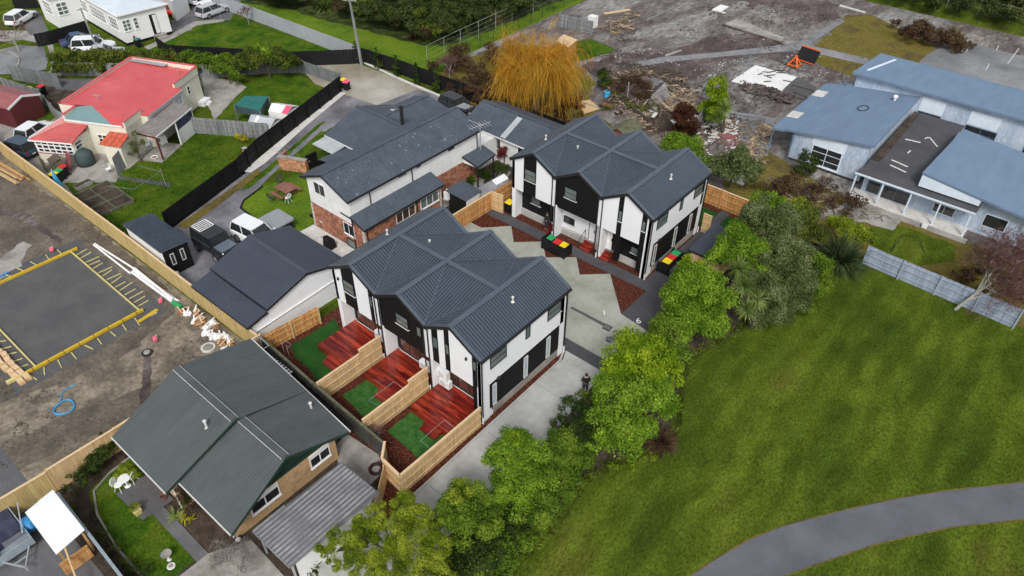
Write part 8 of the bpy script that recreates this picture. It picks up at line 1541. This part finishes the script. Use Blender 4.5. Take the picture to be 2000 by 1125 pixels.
part(t, 'scrap_board', mb, 'old_wood_dark'); q = SP([(1535, 165), (1560, 152), (1595, 172), (1570, 195), (1528, 185)], 0)
t = T('tarpaulin', 'dark grey sheet beside the white tarpaulin', 'tarpaulin', q[0]+(0,)); part(t, 'sheet', MB().prism(q, .04, .10), 'gravel_dark'); part(t, 'scrap_board', MB().bar(S(1545, 168)+(.14,), S(1590, 180)+(.14,), .15, .05).bar(S(1550, 182)+(.14,), S(1575, 192)+(.14,), .15, .05), 'old_wood_dark')
q = SP([(1412, 50), (1440, 38), (1530, 75), (1525, 85)], 0); t = T('concrete_slab', 'pale concrete slab remaining on the cleared site', 'slab', q[0]+(0,)); part(t, 'slab', MB().prism(q, 0, .15), 'conc_old'); part(t, 'broken_edge', MB().bar(q[0]+(.1,), q[3]+(.1,), .3, .16), 'mud_dark')
x, y = S(1572, 118); t = T('screen_board', 'black padded board on an orange wheeled frame', 'barrier', (x, y, 0)); a_, b_ = Vector(S(1553, 118)), Vector(S(1588, 130)); d_ = (b_-a_).normalized(); n_ = Vector((-d_.y, d_.x))
part(t, 'panel', MB().hexa([(a_.x, a_.y, .3), (b_.x, b_.y, .3), (b_.x+n_.x*.2, b_.y+n_.y*.2, .3), (a_.x+n_.x*.2, a_.y+n_.y*.2, .3), (a_.x+n_.x*.8, a_.y+n_.y*.8, 1.55), (b_.x+n_.x*.8, b_.y+n_.y*.8, 1.55), (b_.x+n_.x, b_.y+n_.y, 1.55), (a_.x+n_.x, a_.y+n_.y, 1.55)]), 'black_paint')
part(t, 'orange_frame', MB().bar((a_.x, a_.y, .25), (b_.x, b_.y, .25), .1, .1).bar((a_.x+n_.x*.85, a_.y+n_.y*.85, 1.6), (b_.x+n_.x*.85, b_.y+n_.y*.85, 1.6), .12, .1), 'orange')
x, y = S(1551, 128); t = T('tripod_stand', 'bright orange four-legged stand beside the black board', 'stand', (x, y, 0)); mb = MB()
for dx, dy in ((-.6, -.6), (.6, -.6), (.6, .6), (-.6, .6)): mb.bar((x+dx, y+dy, 0), (x, y, 1.15), .12, .12); mb.bar((x+dx, y+dy, .2), (x+dy, y-dx, .2), .1, .1)
part(t, 'frame', mb, 'orange'); part(t, 'top_plate', MB().box(x-.15, x+.15, y-.15, y+.15, 1.12, 1.2), 'orange')
x, y = S(1185, 192); t = T('blue_drum', 'bright blue plastic drum on the scrub', 'drum', (x, y, 0)); part(t, 'drum', MB().lathe((x, y, 0), [(.28, 0), (.33, .1), (.33, .8), (.25, .9)], 16), 'blue_light'); part(t, 'cap', MB().lathe((x, y, .9), [(.08, 0), (.08, .04)], 10), 'blue')
x, y = S(1190, 215); t = T('pink_table', 'low pinkish board on legs beside the drum', 'table', (x, y, 0)); part(t, 'table_top', MB().box(x-.9, x+.6, y-.3, y+.4, .45, .52), 'maroon_roof')
for p in ((-.8, -.2), (.5, -.2), (-.8, .3), (.5, .3)): part(t, 'leg', MB().box(x+p[0]-.04, x+p[0]+.04, y+p[1]-.04, y+p[1]+.04, 0, .45), 'old_wood')
x, y = S(1148, 205); t = T('old_carpet', 'pale tan sheet of board lying beside the willow', 'sheet', (x, y, 0)); q = SP([(1130, 198), (1152, 195), (1172, 212), (1140, 222)], .1); part(t, 'sheet', MB().prism(q, .05, .12), 'leaf_pampas' if False else 'pine'); part(t, 'batten', MB().bar(q[0]+(.14,), q[2]+(.14,), .1, .04), 'old_wood')
x, y = S(1224, 200); t = T('steel_post', 'single tall steel post in the rubble yard', 'post', (x, y, 0)); part(t, 'post', MB().tube([(x, y, 0), (x, y, 2.2)], .05, 8), 'steel'); part(t, 'cap', MB().lathe((x, y, 2.2), [(.07, 0), (.07, .04)], 8), 'steel')
x, y = S(1285, 200); t = T('collapsed_roof', 'collapsed corrugated roof panels on the debris heap', 'roof panel', (x, y, 0)); q = [S(1262, 205)+(.5,), S(1295, 180)+(1.1,), S(1308, 198)+(.7,), S(1280, 222)+(.3,)]; q2 = [S(1295, 180)+(1.12,), S(1285, 175)+(.7,), S(1250, 200)+(.4,), S(1262, 205)+(.52,)]
o = part(t, 'panel', MB().slab(q, .05), 'roof_grey'); part(o, 'corrugation', MB().ribs(q, (q[3][0]-q[0][0], q[3][1]-q[0][1], -.2), .3, .12, .05), 'mossy_wood'); part(t, 'second_panel', MB().slab(q2, .05), 'mud_dark')
t = T('pallet', 'broken timber pallet frame on the debris heap', 'pallet', S(1262, 170)+(.3,)); mb = MB(); a_, b_ = Vector(S(1252, 172)), Vector(S(1270, 182)); d_ = b_-a_
for k in range(6): p = a_+d_*k/5; mb.bar((p.x, p.y, .5), (p.x+1.0, p.y+1.6, .9), .14, .05)
part(t, 'slats', mb, 'old_wood'); part(t, 'bearer', MB().bar((a_.x, a_.y, .45), (b_.x, b_.y, .45), .12, .1), 'old_wood')
for lb, p in (('black tyre beside the red shed', (1208, 223)), ('black tyre inside the rubble pit', (1262, 234))):
    x, y = S(*p); t = T('tyre', lb, 'tyre', (x, y, 0)); part(t, 'tyre', MB().tube([(x+.33*math.cos(k*.42), y+.33*math.sin(k*.42), .13) for k in range(16)], .13, 8, cap=False), 'rubber'); part(t, 'rim', MB().lathe((x, y, .06), [(.18, 0), (.18, .06)], 12), 'black_metal')
q = SP([(1232, 215), (1245, 208), (1300, 215), (1290, 240), (1270, 245)], 0); t = T('timber_pit', 'timber edged pit with grey floor in the rubble yard', 'pit', q[0]+(0,)); part(t, 'floor', MB().prism(q, .02, .06), 'conc_old'); part(t, 'edging', MB().bar(q[1]+(.3,), q[0]+(.3,), .08, .55).bar(q[0]+(.3,), q[4]+(.3,), .08, .55), 'trunk')
x, y = S(1157, 52); t = T('white_appliance', 'white discarded appliance at the end of the old grey fence', 'appliance', (x, y, 0)); part(t, 'casing', MB().box(x-.5, x+.5, y-.45, y+.45, 0, 1.4), 'white_paint'); part(t, 'opening', MB().box(x-.1, x+.42, y-.47, y-.45, .2, .7), 'black_paint')
x, y = S(1407, 18); t = T('white_mattress', 'white sheet of rubbish near the top of the cleared site', 'rubbish', (x, y, 0)); part(t, 'sheet', MB().box(x-.6, x+.6, y-1.2, y+1.2, .02, .2), 'white_paint'); part(t, 'flap', MB().box(x+.6, x+1.3, y-1.3, y-.8, .02, .08), 'white_old')
for k, (pa, pb) in enumerate((((1262, 42), (1318, 15)), ((1325, 18), (1337, 11)), ((1180, 28), (1230, 20)), ((1640, 12), (1690, 26)), ((1300, 110), (1330, 100)))):
    board(['long dark beam lying across the upper left of the cleared site', 'short beam at the end of the long dark beam', 'pale timber across the batten pile', 'pale concrete strip near the far mesh fence', 'broken pale strip in the middle of the mud'][k], S(*pa), S(*pb), .1, .25, .15, ['old_wood', 'old_wood', 'pine_cap', 'conc_white', 'conc_old'][k], name='beam', cat='beam')
x, y = S(1440, 345); t = T('white_rubbish_bag', 'white plastic sheet heaped under the loose grey shrub', 'rubbish', (x, y, 0)); part(t, 'sheet', MB().lathe((x, y, 0), [(1.0, 0), (.8, .35), (.4, .6), (.1, .7)], 9), 'white_old'); part(t, 'flap', MB().box(x-.4, x+1.1, y-1.2, y-.8, .05, .15), 'white_old')
x, y = S(1804, 446); t = T('white_box', 'small white box on the verandah steps', 'box', (x, y, .1)); part(t, 'box', MB().box(x-.2, x+.2, y-.15, y+.15, .1, .35), 'white_paint'); part(t, 'lid', MB().box(x-.22, x+.22, y-.17, y+.17, .35, .38), 'white_old')
x, y = S(1765, 500); t = T('metal_frame', 'dark metal frame lying on the ragged lawn', 'frame', (x, y, 0)); part(t, 'frame', MB().bar(S(1740, 492)+(.1,), S(1758, 468)+(.5,), .05, .05).bar(S(1758, 468)+(.5,), S(1790, 470)+(.4,), .04, .04).bar(S(1790, 470)+(.4,), S(1805, 494)+(.05,), .05, .05), 'black_metal'); part(t, 'stake', MB().bar(S(1740, 492)+(0,), S(1741, 490)+(.8,), .06, .06, (0, 1, 0)), 'black_metal')
